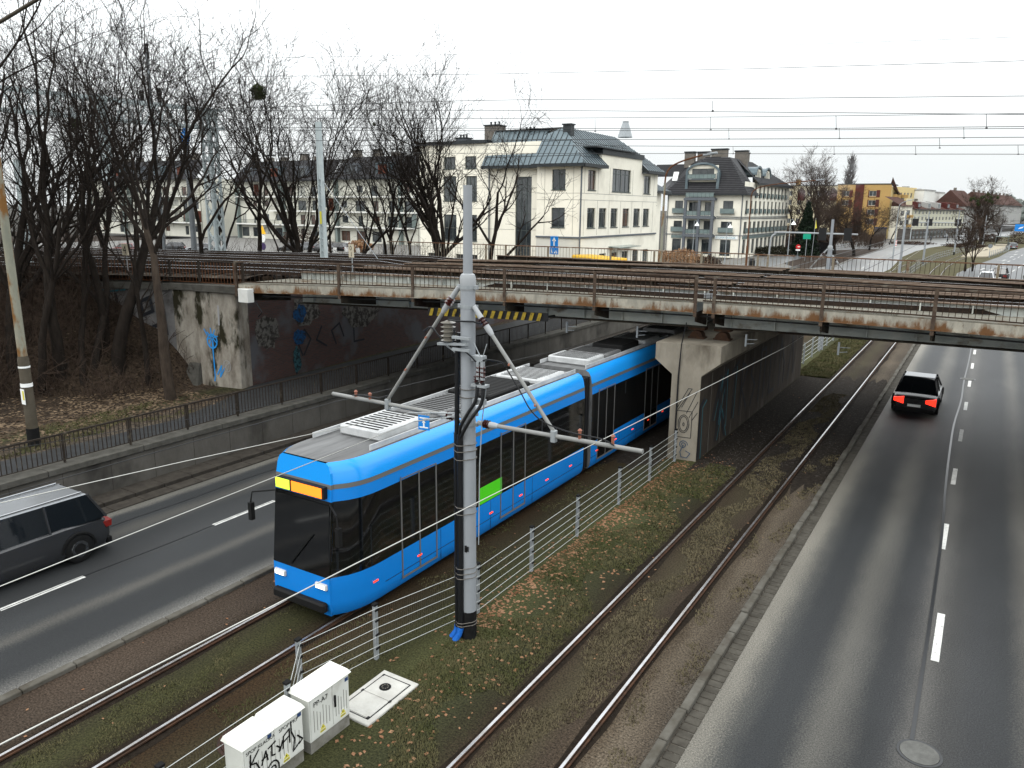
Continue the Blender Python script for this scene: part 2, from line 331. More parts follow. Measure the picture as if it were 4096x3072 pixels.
sheet('verge',cut(lr,100,700),cut(rl,100,700),.006,'far_grass')
mat('paving',(.22,.215,.20),(.28,.27,.25),.5,rough=.6)
tag(MB().poly([(-36,112,.0),(-21.3,112,.0),(-21.3,133,0),(-22.4,170,0),(-22.3,220,0),(-19.6,268,0),(-6,400,0),(-40,420,0),(-60,300,0),(-41,186,0),(-41,140,0)]).build('pavement','paving'),kind='structure')
sheet('road',[(-36,118),(-35.4,150),(-33,192),(-27,222)],[(-30,118),(-30.5,150),(-30,190),(-23,215)],.008,'far_asphalt')
mat('bed_soil',(.045,.032,.024),(.07,.05,.036),.6,rough=.95,bump=.5)
tag(MB().poly([(x,y,.05) for x,y in [(-30.2,138),(-31.7,190),(-26.5,204),(-22.8,205),(-22.9,165),(-21.9,138),(-25,126)]]).build('flower_bed','bed_soil'),kind='structure')
mat('platform_sand',(.33,.29,.22),(.27,.24,.18),1,rough=.9)
tag(MB().prism([(-5.2,181),(-.6,185),(2.2,217),(4,262),(1,262),(-3.2,222)],.006,.2).build('tram_platform','platform_sand'),'low sandy concrete tram stop platform between the tracks and the far lane','platform')
# kerbs, gutter
mat('kerb',(.19,.18,.155),(.11,.10,.08),2,rough=.9,bump=.3,c3=(.085,.07,.055),s3=1.2)
mat('gutter',(.13,.12,.10),(.075,.068,.056),3,rough=.9,bump=.4)
b=MB(); g=MB(); rk=random.Random(3)
y=YN
while y<110:
    j=rk.uniform(-.02,.02); h=rk.uniform(-.015,.015)
    b.hexa([(-3.76+j,y,-.1),(-3.6+j,y,-.1),(-3.6+j,y+.97,-.1),(-3.76+j,y+.97,-.1),(-3.76+j,y,.12+h),(-3.6+j,y,.12+h),(-3.6+j,y+.97,.12-h),(-3.76+j,y+.97,.12-h)]); y+=1.0
tag(b.build('kerb','kerb',bevel=.015),kind='structure')
y=YN
while y<60:
    g.box(-3.585,-3.32,y,y+.19,-.05,.012+rk.uniform(0,.012)); y+=.215
tag(g.build('gutter','gutter',bevel=.01),kind='structure')
b=MB(); y=YN
while y<110: b.box(-14.3,-14.12,y,y+.98,-.1,.085+rk.uniform(-.012,.012)); y+=1
tag(b.build('kerb','kerb',bevel=.015),kind='structure')
# painted lane lines, tar seams
mat('paint',(.60,.60,.57),(.42,.42,.40),4,rough=.6,c3=(.20,.20,.19),s3=14,lo3=.58,hi3=.68)
mat('tar',(.016,.018,.021),rough=.35); mat('old_tar',(.10,.105,.10),rough=.6)
b=MB()
for (y0,y1) in [(4.2,6.3),(10.4,12.0),(16.3,18.5),(22.4,24.4),(28.3,30.2),(34.1,36.1),(39.9,41.7),(45.6,47.3),(51.2,53.1),(56.6,58.5)]: b.box(-.02,.13,y0,y1,.003,.008) if y0<20 else b.box(-.2,-.06,y0,y1,.003,.008)
for k_ in range(1,9): b.box(-.2,-.06,58+6*k_,60+6*k_,.003,.010)
for (y0,y1) in [(3.2,5.2),(7.3,9.2),(12.9,15.1),(18.8,20.8),(24.8,26.8),(30.8,32.8),(40,42),(50,52)]: b.box(-17.78,-17.64,y0,y1,.003,.008)
for off,(l,r),t in ((.5,(rl,rr),0),(.5,(ll,lr),0)):
    for i in range(3,8):
        n=int(math.hypot(l[i+1][0]-l[i][0],l[i+1][1]-l[i][1])/8)
        for q in range(n):
            for ff in ((.5,) if l is ll else (.38,.75)):
                a=[lerp(lerp(l[i][c],r[i][c],ff),lerp(l[i+1][c],r[i+1][c],ff),q/n) for c in (0,1)]; d=[lerp(lerp(l[i][c],r[i][c],ff),lerp(l[i+1][c],r[i+1][c],ff),(q+.5)/n) for c in (0,1)]
                b.bar((a[0],a[1],.012),(d[0],d[1],.012),.16,.004)
# turn arrows far down the road
for (u,v) in [(3955,1092),(3921,1077),(4008,1042),(4039,1028),(4054,1019),(4060,1008)]:
    x,y,_=at(u,v,0); b.bar((x,y-2,.014),(x+.5,y+2,.014),.2,.004); b.poly([(x+.1,y+1.4,.016),(x+.9,y+1.4,.016),(x+.5,y+3.2,.016)]); b.bar((x,y-.2,.013),(x-.9,y+.5,.013),.2,.004)
for i in range(9): b.box(-12+i*.55,-11.7+i*.55,258,266,.008,.013)
tag(b.build('road_marking','paint'),kind='structure')
b=MB(); P=[(-.12,13.4),(-.14,18),(-.2,23.5),(-.33,28),(-.42,33),(-.45,37),(-.36,42),(-.40,47),(-.36,53),(-.36,60)]
P=smoothpath([(x,y,.01) for x,y in P],5)
for i,(p,q) in enumerate(zip(P,P[1:])): b.bar(p,q,.07,.006)
tag(b.build('tar_seam','tar'),kind='structure')
b=MB()
for i in range(70): b.bar((-17.71+.03*math.sin(i*1.3),-4+i,.0075),(-17.71+.03*math.sin((i+1)*1.3),-3+i,.0075),.028,.005)
for i in range(60): b.bar((-20.0+.03*math.sin(i*1.7),-2+i,.0075),(-20.0+.03*math.sin((i+1)*1.7),-1+i,.0075),.022,.005)
tag(b.build('tar_seam','tar'),kind='structure')
# white edge line on the tarred seam beyond the manhole
# manhole covers in the right lane
mat('manhole',(.21,.21,.195),(.15,.15,.14),6,rough=.7,bump=.3)
def manhole(x,y,r,label,m1='manhole',m2='tar',z=.004):
    t=thing('manhole_cover',label,'manhole cover',(x,y,z),group='manhole covers')
    MB().lathe((0,0,0),[(r*1.12,0),(r*1.12,.006),(r*.98,.007),(r*.98,.0)],32).build('frame',m2,t)
    b=MB().lathe((0,0,.001),[(r*.96,0),(r*.96,.014),(r*.9,.016)],32); b.box(-.02,.02,r*.6,r*.72,.015,.02); b.box(-.02,.02,-r*.72,-r*.6,.015,.02)
    b.build('lid',m1,t,smooth=True)
manhole(.02,13.1,.31,'pale round concrete manhole cover in the lane nearest the camera'); manhole(-.24,47.7,.33,'small distant manhole cover on the lane line near the dark car')
mat('rusty_cover',(.085,.04,.028),(.055,.04,.035),8,rough=.9,bump=.3)
x,y,_=at(985,2960,0); manhole(x,y,.42,'rusty brown round manhole cover in the grass behind the graffiti cabinet','rusty_cover','rusty_cover')
# ------------------------------------------------------------------ near tram tracks
railprof=[(-.075,-.02),(.075,-.02),(.075,.0),(.012,.02),(.012,.10),(.036,.11),(.036,.14),(-.036,.14),(-.036,.11),(-.012,.10),(-.012,.02),(-.075,.0)]
rl_=[( -12.65,YN),(-12.65,50),(-12.65,100),(-12.5,134),(-11.6,162),(-8.2,202),(-5,245),(2,300),(24,400)]
rr_=[(-11.1,YN),(-11.1,50),(-11.1,100),(-10.95,134),(-10.1,161),(-6.8,201),(-3.6,244),(3.4,299),(25.4,399)]
r2l=[(-6.36,YN),(-6.36,50),(-6.4,90),(-7.4,134),(-7.0,161),(-5.6,184),(-3.2,214),(.4,260),(26,400)]
r2r=[(-4.84,YN),(-4.84,50),(-4.9,90),(-5.9,134),(-5.5,160),(-4.1,183),(-1.7,213),(1.9,259),(27.5,399)]
def track(label,paths,z=0):
    t=thing('tram_track',label,'tram track',(0,0,z),group='street tram tracks')
    for pth in paths:
        P=smoothpath([(x,y,-.065) for x,y in pth],5)
        ra=MB().sweep(P,railprof).build('rail','rusty_rail',t)
        MB().sweep(P,[(-.026,.1405),(.026,.1405),(.026,.143),(-.026,.143)]).build('running_surface','polished',ra)
        MB().sweep(P,[(.05,.09),(.085,.09),(.085,.115),(.05,.115)]).build('guard_strip','rusty_rail',ra)
    return t
track('grassed tram track under the blue tram, left of the wire fence',[rl_,rr_])
track('empty grassed tram track right of the fence beside the right carriageway kerb',[r2l,r2r])
mat('bare_soil',(.022,.017,.013),(.055,.044,.034),7,rough=.95,bump=1.0,bscale=30,c3=(.11,.10,.085),s3=5,lo3=.60,hi3=.70)
rk=random.Random(41)
for (xa,xb,ya,yb,z) in ((-8.07,-3.78,25.2,44.5,.0035),(-14.1,-9.15,24,46,.0035)):
    N_=24; P=[(lerp(xa,xb,i/N_),ya+rk.uniform(-1.0,.8)) for i in range(N_+1)]+[(lerp(xb,xa,i/N_),yb+rk.uniform(-1,1)) for i in range(N_+1)]
    b=MB(); top=P[N_+1:][::-1]
    for i in range(N_): b.quad((*P[i],z),(*P[i+1],z),(*top[i+1],z),(*top[i],z))
    tag(b.build('bare_ground','bare_soil'),kind='structure')
# narrow trench soil along rails
mat('dark_soil',(.018,.013,.009),(.035,.026,.018),9,rough=1,bump=.8)
b=MB()
for X in (-12.65,-11.1,-6.36,-4.84):
    P=[(X,YN+i*1.5,.0) for i in range(90)]
    for s_ in (-1,1):
        for i in range(len(P)-1):
            w0=.13+.05*math.sin(i*2.1+X)+.03*math.sin(i*5.7); w1=.13+.05*math.sin((i+1)*2.1+X)+.03*math.sin((i+1)*5.7)
            x0=X+s_*.05
            b.quad((x0,P[i][1],.006),(x0+s_*w0,P[i][1],.006),(x0+s_*w1,P[i+1][1],.006),(x0,P[i+1][1],.006))
tag(b.build('trackside_soil','dark_soil'),kind='structure')
# ------------------------------------------------------------------ railway lines of the viaduct, surveyed on level planes
def fitline(px,z,deg=2):
    pts=np.array([at(u,v,z)[:2] for u,v in px]); return np.poly1d(np.polyfit(pts[:,0],pts[:,1],deg)),pts
NR,_=fitline([(1031,1044),(1337,1054),(1656,1060),(2011,1073),(2385,1085),(2799,1101),(2870,1105),(3300,1128),(3750,1154)],6.6)
FR,_=fitline([(1556,963),(1900,976),(2300,989),(2600,1000),(2864,1008),(3400,1030),(4096,1060)],6.6)
FL={}
for k_,vs in dict(a=(1026,1034,1040,1051,1077,1103),b=(1037,1047,1059,1070,1093,1131),c=(1048,1069,1082,1096,1125,1159),d=(1070,1101,1118,1130,1156,1188),e=(1098,1132,1147,1162,1189,1227)).items():
    FL[k_],_=fitline(list(zip((1500,2300,2600,2890,3400,4096),vs)),6.0)
def ext(f,xl=-26.5,xr=2.0):
    dl=float(f.deriv()(xl)); dr=float(f.deriv()(xr))
    return lambda x: float(f(x)) if xl<=x<=xr else (float(f(xl))+dl*(x-xl) if x<xl else float(f(xr))+dr*(x-xr))
NR=ext(NR,-26,0); FR=ext(FR,-30,2)
for k_ in FL: FL[k_]=ext(FL[k_],-27,1)
FRr=FR
LINES=dict(e=FL['e'],d=FL['d'],c=FL['c'],b=FL['b'],a=lambda x:FRr(x)-.75)
XA=-26.4; XJ=-8.35; XE=13.0        # abutment, expansion joint over the pier, right end
def rng(a,b,s=1.5):
    n=max(1,int(round((b-a)/s))); return [a+(b-a)*i/n for i in range(n+1)]
br=thing('railway_bridge','long rusty grey steel girder railway bridge crossing over both carriageways','bridge')
ZT=6.0; ZB=4.68
spans=[(XA+.9,XJ-.15),(XJ+.15,XE)]
def longi(f,x0,x1,prof,mb,off=0): mb.sweep([(x,f(x)+off,0) for x in rng(x0,x1)],prof)
for nm,f in LINES.items():
    for s_,(x0,x1) in enumerate(spans):
        offs=(0,) if nm=='e' else ((0,) if nm=='a' else (-.34,.34))
        for of in offs:
            g_=MB(); longi(f,x0,x1,[(-.02,ZB),(.02,ZB),(.02,ZT-.03),(-.02,ZT-.03)],g_,of)
            # web stiffeners and cover plates
            for i,x in enumerate(rng(x0+.6,x1-.1,1.5)):
                y=f(x)+of; g_.box(x-.02,x+.02,y-.19,y-.021,ZB+.03,ZT-.04); g_.box(x-.02,x+.02,y+.021,y+.19,ZB+.03,ZT-.04)
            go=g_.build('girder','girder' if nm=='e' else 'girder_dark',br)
            t_=MB(); longi(f,x0,x1,[(-.17,ZT-.03),(.17,ZT-.03),(.17,ZT),(-.17,ZT)],t_,of)
            xs=rng(x0+1.2,x1-1.2,4.2)
            for i in range(len(xs)-1):
                if i%2==0: longi(f,xs[i],xs[i+1],[(-.15,ZT),(.15,ZT),(.15,ZT+.022),(-.15,ZT+.022)],t_,of)
            t_.build('top_flange','flange',go)
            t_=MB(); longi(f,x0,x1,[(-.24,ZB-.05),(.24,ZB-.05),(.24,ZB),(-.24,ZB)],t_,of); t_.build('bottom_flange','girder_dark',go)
# trough floors, tracks
trk=[('e','d',.2,-.36),('d','c',.36,-.36),('c','b',.36,-.36),('b','a',.36,-.2)]
ORD='edcba'
LAB=['nearest railway track of the four, just behind the near bridge railing','second railway track from the near bridge railing','third railway track from the near bridge railing','farthest railway track of the four beside the far bridge railing']
def emb_center(i,x):   # track centres west of the abutment, sweeping round to the left
    base=[(-27,22.7+.75),(-33,20.6),(-45,14.8),(-60,5.5),(-80,-9)]
    xs=[p[0] for p in base][::-1]; ys=[p[1] for p in base][::-1]
    y=float(np.interp(x,xs,ys)); return y+[0,3.7,6.6,9.9][i]*(1+.004*(-27-x)*0)
EMB=[[(-27.5,23.8),(-33,21.8),(-40,18.4),(-50,12.4),(-64,2.2),(-84,-15)],
     [(-27.5,27.8),(-33,25.9),(-40,23.6),(-50,19.5),(-64,12),(-84,-2)],
     [(-27.5,31.7),(-34,29.4),(-42,27.2),(-50,24.2),(-64,18),(-84,7)],
     [(-27.5,35.6),(-34,33.6),(-42,30.6),(-50,27.3),(-64,21.8),(-84,12)]]
mat('sleeper',(.050,.042,.035),(.032,.027,.022),3,rough=.95,bump=.3)
mat('deckplate',(.045,.036,.028),(.028,.022,.018),2,rough=.9)
for i,(p,q,o0,o1) in enumerate(trk):
    fm=lambda x,p=p,q=q,o0=o0,o1=o1: (LINES[p](x)+o0+LINES[q](x)+o1)/2
    fl=MB()
    for s_,(x0,x1) in enumerate(spans):
        xs=rng(x0,x1)
        for a,c in zip(xs,xs[1:]):
            fl.hexa([(a,LINES[p](a)+o0,5.28),(c,LINES[p](c)+o0,5.28),(c,LINES[q](c)+o1,5.28),(a,LINES[q](a)+o1,5.28),(a,LINES[p](a)+o0,5.34),(c,LINES[p](c)+o0,5.34),(c,LINES[q](c)+o1,5.34),(a,LINES[q](a)+o1,5.34)])
        for x in rng(x0+.6,x1-.6,2.4): fl.box(x-.08,x+.08,LINES[p](x)+o0,LINES[q](x)+o1,4.75,5.279)
    fl.build('floor_plate','deckplate',br)
    path=[(x,fm(x)) for x in rng(XE,XA,1.5)]+EMB[i]
    t=thing('railway_track',LAB[i],'railway track',group='railway tracks over the bridge')
    P=[Vector((x,y,5.70 if x>XA-.5 else 5.86)) for x,y in path]
    P=[Vector((v.x,v.y,v.z)) for v in dens(P,1.2)]
    for s_ in (-.75,.75):
        ra=MB().sweep(P,[(s_-.07,0),(s_+.07,0),(s_+.036,.13),(s_+.036,.16),(s_-.036,.16),(s_-.036,.13)]).build('rail','rail_side',t)
        MB().sweep(P,[(s_-.036,.1605),(s_+.036,.1605),(s_+.036,.168),(s_-.036,.168)]).build('running_surface','rail_top',ra)
    sl_=MB(); acc=0
    for k_ in range(len(P)-1):
        d=(P[k_+1]-P[k_]); n=max(1,round(d.length/.62))
        for j in range(n):
            c=P[k_]+d*(j+.5)/n
            if c.x>XA: continue
            dd=d.normalized(); r=Vector((-dd.y,dd.x,0)); a_=c-r*1.25; b_=c+r*1.25
            sl_.bar(a_+Vector((0,0,-.09)),b_+Vector((0,0,-.09)),.24,.17)
    sl_.build('sleepers','sleeper',t); tag(bpy.data.objects[-1] if False else t)
# near walkway, fascia, railing
mat('walkway',(.33,.32,.27),(.20,.18,.14),3,rough=.9,c3=(.16,.09,.045),s3=2)
def railing(parent,f,x0,x1,zt,zb,mrail,mbar,post_xs,off=0,step=.17,pz=None,mpost='brown_rail',pw=.11,zf=lambda x:0):
    sec=MB(); xs=rng(x0,x1,1.2)
    sec.sweep([(x,f(x)+off,zf(x)) for x in xs],[(-.045,zt-.055),(.045,zt-.055),(.045,zt),(-.045,zt)])
    sec.build('handrail',mrail,parent)
    s2=MB(); s2.sweep([(x,f(x)+off,zf(x)) for x in xs],[(-.02,zb),(.02,zb),(.02,zb+.04),(-.02,zb+.04)])
    x=x0+step/2
    while x<x1:
        y=f(x)+off; z=zf(x); s2.hexa([(x-.009,y-.009,zb+z+.041),(x+.009,y-.009,zb+z+.041),(x+.009,y+.009,zb+z+.041),(x-.009,y+.009,zb+z+.041),(x-.009,y-.009,zt+z-.056),(x+.009,y-.009,zt+z-.056),(x+.009,y+.009,zt+z-.056),(x-.009,y+.009,zt+z-.056)]); x+=step
    s2.build('baluster_panel',mbar,parent)
    for x in post_xs:
        y=f(x)+off; z=zf(x); p=MB(); p.box(x-pw/2,x+pw/2,y-.075,y-.05,(pz if pz is not None else zb)+z,zt+z-.06); p.box(x-.012,x+.012,y-.05,y+.06,(pz if pz is not None else zb)+z,zt+z-.06)
        p.build('railing_post',mpost,parent)
wp=[at(u,v,6.6)[0] for u,v in [(1337,1054),(1656,1060),(2011,1073),(2385,1085),(2799,1101),(2870,1105),(3300,1128),(3750,1154)]]
wp=[wp[0]-4.0]+wp+[wp[-1]+3.5,wp[-1]+7]
fa=MB(); wk=MB()
for (x0,x1) in ((XA+.5,XJ-.12),(XJ+.12,XE)):
    longi(NR,x0,x1,[(-.0,5.36),(.03,5.36),(.03,5.66),(-.0,5.66)],fa,-.0+.0); longi(NR,x0,x1,[(-.12,5.33),(.10,5.33),(.10,5.358),(-.12,5.358)],fa)
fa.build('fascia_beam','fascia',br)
for (x0,x1) in ((XA+.5,XJ-.12),(XJ+.12,XE)):
    xs=rng(x0,x1)
    for a,c in zip(xs,xs[1:]):
        wk.hexa([(a,NR(a)-.02,5.662),(c,NR(c)-.02,5.662),(c,LINES['e'](c)-.2,5.662),(a,LINES['e'](a)-.2,5.662),(a,NR(a)-.02,5.70),(c,NR(c)-.02,5.70),(c,LINES['e'](c)-.2,5.70),(a,LINES['e'](a)-.2,5.70)])
wk.build('walkway_plate','walkway',br)
gt=MB()
for i in range(120):
    x=-11.2+i*.075; y=NR(x); gt.box(x,x+.03,y+.02,y+.75,5.705,5.735)
gt.build('walkway_grating','fascia',br)
for x in wp: 
    cl=MB(); cl.hexa([(x-.03,NR(x)+.05,5.0),(x+.03,NR(x)+.05,5.0),(x+.03,LINES['e'](x)-.2,4.75),(x-.03,LINES['e'](x)-.2,4.75),(x-.03,NR(x)+.05,5.33),(x+.03,NR(x)+.05,5.33),(x+.03,LINES['e'](x)-.2,5.33),(x-.03,LINES['e'](x)-.2,5.33)])
    cl.build('walkway_bracket','girder_dark',br)
railing(br,NR,XA+.4,XJ-.1,6.6,5.74,'brown_rail','dark_bar',wp[:6],off=-.02,pz=5.18)
railing(br,NR,XJ+.1,XE,6.6,5.74,'brown_rail','dark_bar',wp[6:],off=-.02,pz=5.18)
# far railing with its own pale posts
FRT=FR
mat('cream_post',(.42,.38,.29),(.30,.24,.17),3,rough=.85,c3=(.2,.09,.04),s3=4)
fxs=[at(u,1000,6.6)[0] for u in (1556,1700,1990,2378,2622,2866,3128,3172,3440,3711,3995)]
fw=MB()
for a,c in zip(rng(XA-3,XE),rng(XA-3,XE)[1:]): fw.hexa([(a,FR(a)-.5,5.5),(c,FR(c)-.5,5.5),(c,FR(c)+.15,5.5),(a,FR(a)+.15,5.5),(a,FR(a)-.5,5.6),(c,FR(c)-.5,5.6),(c,FR(c)+.15,5.6),(a,FR(a)+.15,5.6)])
fw.build('walkway_plate','walkway',br)
railing(br,FR,at(1556,963,6.6)[0],XJ-.1,6.6,5.62,'rust_rail','cream_post',[x for x in fxs if x<XJ],step=.2,mpost='cream_post')
railing(br,FR,XJ+.1,XE,6.6,5.62,'rust_rail','dark_bar',[x for x in fxs if x>XJ],step=.2,mpost='cream_post')
# cable pipe under fascia and expansion joint fittings
j=MB()
for k_ in range(4): j.tube([(XJ-.16,NR(XJ)+.9,5.76+.05*k_),(XJ+.2,NR(XJ)+.9,5.76+.05*k_)],.018)
j.build('joint_pipes','steel',br)
p=MB(); longi(NR,XA+1,XE,[(.0,5.12),(.05,5.12),(.05,5.17),(.0,5.17)],p,.55); p.build('cable_duct','dark',br)
# yellow and black clearance board
mat('hazard_yellow',(.55,.40,.05),(.36,.25,.04),8,rough=.8,c3=(.05,.04,.03),s3=6)
hx0,hx1=-18.6,-13.9
hb=thing('clearance_board','worn yellow and black striped clearance board hung on the bridge girder above the tram','warning board')
b=MB(); b.sweep([(x,NR(x)+.16,0) for x in rng(hx0,hx1,.5)],[(-.015,4.64),(.015,4.64),(.015,4.96),(-.015,4.96)]); b.build('board','dark',hb)
b=MB(); x=hx0+.06
while x<hx1-.2:
    y=NR(x)+.14; b.hexa([(x,y-.012,4.65),(x+.15,y-.012,4.65),(x+.15,y,4.65),(x,y,4.65),(x+.10,y-.012,4.95),(x+.25,y-.012,4.95),(x+.25,y,4.95),(x+.10,y,4.95)]); x+=.30
b.build('yellow_stripes','hazard_yellow',hb)
b=MB()
for x in rng(hx0+.3,hx1-.3,1.4): b.box(x-.03,x+.03,NR(x)+.176,LINES['e'](x)-.2,4.7,4.76)
b.build('hanger','dark',hb)
# wire brackets hanging from the girder soffit
for (u,v,l) in ((2301,1284,.42),(2559,1300,.42),(2980,1320,.42),(3352,1350,.42)):
    x,y,z=atY(u,v,26.4); y=NR(x)+.5
    t=thing('wire_bracket','galvanised bracket hanging under the bridge girder '+{2301:'left of the two beside the retaining wall',2559:'above the tram roof left of the pier',2980:'just right of the concrete pier',3352:'above the empty right track'}[u],'bracket',group='wire brackets under the girder')
    MB().box(x-.03,x+.03,y-.03,y+.03,ZB-.05-l,ZB-.05).build('hanger','steel',t)
    b=MB(); b.bar((x+.04,y,ZB-.22),(x+.34,y+.1,ZB-.22),.02,.02); b.bar((x+.04,y,ZB-.38),(x+.26,y+.1,ZB-.36),.02,.02); b.build('arm','steel',t)
# ------------------------------------------------------------------ central pier
pr=thing('bridge_pier','tall concrete pier wall with a flared hammer head and faded graffiti under the bridge','bridge pier')
y0,y1=25.75,43.3; xl,xr_=-9.12,-8.1
b=MB(); prof=[(xl,-.1),(xr_,-.1),(xr_,3.12),(xr_+.62,3.62),(xr_+.62,4.22),(xr_+.62,4.22),(xl-.62,4.22),(xl-.62,3.62),(xl,3.12)]
def pt(x,z,y): return (x,y+ (x-xl)*.12,z)
n=len(prof); b.v=[pt(x,z,y0) for x,z in prof]+[pt(x,z,y1) for x,z in prof]; b.f=[tuple(reversed(range(n))),tuple(range(n,2*n))]+[(i,(i+1)%n,n+(i+1)%n,n+i) for i in range(n)]
b.build('pier_wall','concrete',pr)
b=MB().hexa([(xr_,y0+.14,0),(xr_+.012,y0+.14,0),(xr_+.012,y1+.1,0),(xr_,y1+.1,0),(xr_,y0+.14,3.1),(xr_+.012,y0+.14,3.1),(xr_+.012,y1+.1,3.1),(xr_,y1+.1,3.1)]); b.build('side_face','grimy_shaded_concrete',pr)  # thin skin darkening the side wall: painted under-bridge shade over real grime
b=MB()
for z in (.6,1.2,1.8,2.4,3.0,3.6): b.box(xl+.01,xr_-.01,y0+.05,y0+.051,z,z+.01)
b=MB(); 
for k_ in range(12):
    y=y0+1.4+k_*1.45; b.box(xr_+.0121,xr_+.018,y,y+.05,0,3.05)
b.build('shutter_marks','concrete_grey',pr)
for nm,f in LINES.items():
    for xx in (XJ-.45,XJ+.45):
        be=MB(); y=f(xx); y=max(y,y0+.35); be.box(xx-.3,xx+.3,y-.2,y+.2,4.22,4.28); be.lathe((xx,y-.18,4.28),[(.24,0),(.24,.36)],20,axis=(0,1,0)); be.box(xx-.3,xx+.3,y-.2,y+.2,4.54,4.62); be.build('bearing','rusty_rail',pr)
cp=MB(); cp.tube([(xl+.25,y0-.02,0),(xl+.25,y0-.02,3.1),(xl+.3,y0-.04,4.2),(xl+.45,y0-.1,5.0)],[.03,.03,.02,.02]); cp.build('downpipe','dark',pr)
mat('spray_black',(.03,.033,.04),rough=.7); mat('spray_blue',(.035,.10,.20),rough=.7); mat('spray_cyan',(.04,.19,.24),rough=.7); mat('spray_bright',(.02,.22,.55),rough=.7); mat('spray_white',(.5,.5,.5),rough=.7); mat('spray_grey',(.19,.19,.20),(.14,.14,.15),2,rough=.8)
O=(xl,y0-.004,0); U=(1,.12,0); V=(0,0,1)
b=MB()
def ell(cx,cy,a,c,n=18,t0=0,t1=6.283): return [(cx+a*math.cos(lerp(t0,t1,i/n)),cy+c*math.sin(lerp(t0,t1,i/n))) for i in range(n+1)]
for pl_ in [ell(.52,1.35,.19,.33),ell(.52,1.35,.14,.27),ell(.52,1.33,.025,.06),[(.25,.85),(.8,.85),(.8,1.82),(.25,1.82),(.25,.85)],[(.25,1.9),(.62,2.65),(.75,2.65),(.3,1.86)],[(.6,1.75),(.95,2.6)],[(.7,1.6),(.98,2.2)],[(.8,1.5),(.98,1.8)],[(.42,1.95),(.68,2.5)]]: ribbon(b,O,U,V,pl_,.022)
b.build('black_graffiti','spray_black',pr)
b=MB(); ribbon(b,O,U,V,[(.55+.16*(1-i/26)*math.cos(i*.55),.58+.16*(1-i/26)*math.sin(i*.55)) for i in range(22)]+[(.45,.3),(.5,.12),(.7,.1),(.82,.28),(.65,.36)],.022); b.build('blue_graffiti','spray_blue',pr)
# big block letters on the long side wall
def letters(O,U,V,items,col,wd,parent,name):
    for L_ in items: o=ribbon(MB(),O,U,V,L_,wd).build(name[:-1] if name.endswith('s') else name,col,parent)
    return o
O=(xr_+.02,y0+.12,0); U=(0,1,0)
LT=[[(.15,.1),(.1,2.0),(.5,2.2)],[(1.6,1.2),(2.4,2.7),(2.2,.9),(3.0,2.9),(3.2,.6)],[(2.1,.3),(2.6,1.4),(3.3,.2)],[(4.2,.7),(4.3,2.8)],[(3.9,2.6),(4.8,2.9)],[(5.3,.6),(5.4,2.7),(6.2,2.4),(5.5,1.6),(6.3,.7)],[(7.2,2.6),(6.8,2.0),(7.6,1.4),(7.0,.6)],[(8.3,.5),(8.4,2.8),(9.2,2.8),(9.2,.5)],[(10.2,2.8),(10.3,.5),(11.2,.5)],[(12.2,.5),(12.2,2.8),(13.2,1.4),(13.2,.5)],[(14.2,.5),(14.8,2.8),(15.4,.6)]]
letters(O,U,V,LT,'spray_black',.16,pr,'letter_outlines'); 
letters((xr_+.02,y0+.2,-.06),U,V,[[(x+.18,z-.02) for x,z in l] for l in LT[:4]],'spray_cyan',.07,pr,'letter_highlights')
# ------------------------------------------------------------------ left abutment and the brick wall beneath the bridge
ab=thing('bridge_abutment','mossy stained concrete bridge abutment with blue and white graffiti on the left','abutment')
cx0,cy0=-27.45,21.55
ZG=1.0
# buttress pier (right), main face (left), top coping
def skewbox(mb,A,B,t,z0,z1,top=None):
    A=Vector((*A,0));B=Vector((*B,0)); d=(B-A).normalized(); n=Vector((-d.y,d.x,0))*t
    return mb.hexa([(A.x,A.y,z0),(B.x,B.y,z0),(B.x+n.x,B.y+n.y,z0),(A.x+n.x,A.y+n.y,z0),(A.x,A.y,z1),(B.x,B.y,z1),(B.x+n.x,B.y+n.y,z1),(A.x+n.x,A.y+n.y,z1)])
b=MB(); skewbox(b,(-30.3,20.95),(-28.7,21.35),1.0,ZG-.3,5.18); b.build('face_wall','moss_wall',ab)
b=MB(); skewbox(b,(-28.95,21.1),(-26.85,21.5),.75,ZG-.3,5.18); b.build('corner_pillar','moss_wall',ab,bevel=.03)
b=MB(); skewbox(b,(-30.4,20.8),(-28.9,21.15),1.2,5.18,5.47); skewbox(b,(-28.9,20.95),(-26.6,21.3),1.6,5.185,5.49); b.build('coping','coping',ab,bevel=.02)
b=MB(); skewbox(b,(-38.5,18.0),(-30.3,20.95),.6,ZG-.3,5.15); b.build('wing_wall','wing_concrete',ab)
b=MB(); skewbox(b,(-38.5,17.88),(-30.35,20.8),.85,5.15,5.45); b.build('wing_coping','coping',ab)
b=MB(); b.hexa([(-29.85,20.7,ZG),(-28.97,20.8,ZG-.2),(-28.97,21.2,ZG-.2),(-29.85,21.0,ZG-.2),(-29.6,20.95,ZG+1.0),(-28.97,21.0,ZG+1.0),(-28.97,21.25,ZG+1.0),(-29.6,21.1,ZG+1.0)]); b.build('leaning_slab','coping',ab,bevel=.04)
P0=Vector((-28.95,21.1,0)); U=Vector((1.6,.3,0)).normalized(); V=Vector((0,0,1)); O=P0-Vector((0,.012,0))
b=MB()
for a in range(8):
    an=a*math.pi/4+.2; ribbon(b,O,U,V,[(.75+.06*math.cos(an),3.2+.06*math.sin(an)),(.75+.3*math.cos(an),3.2+.42*math.sin(an))],.05)
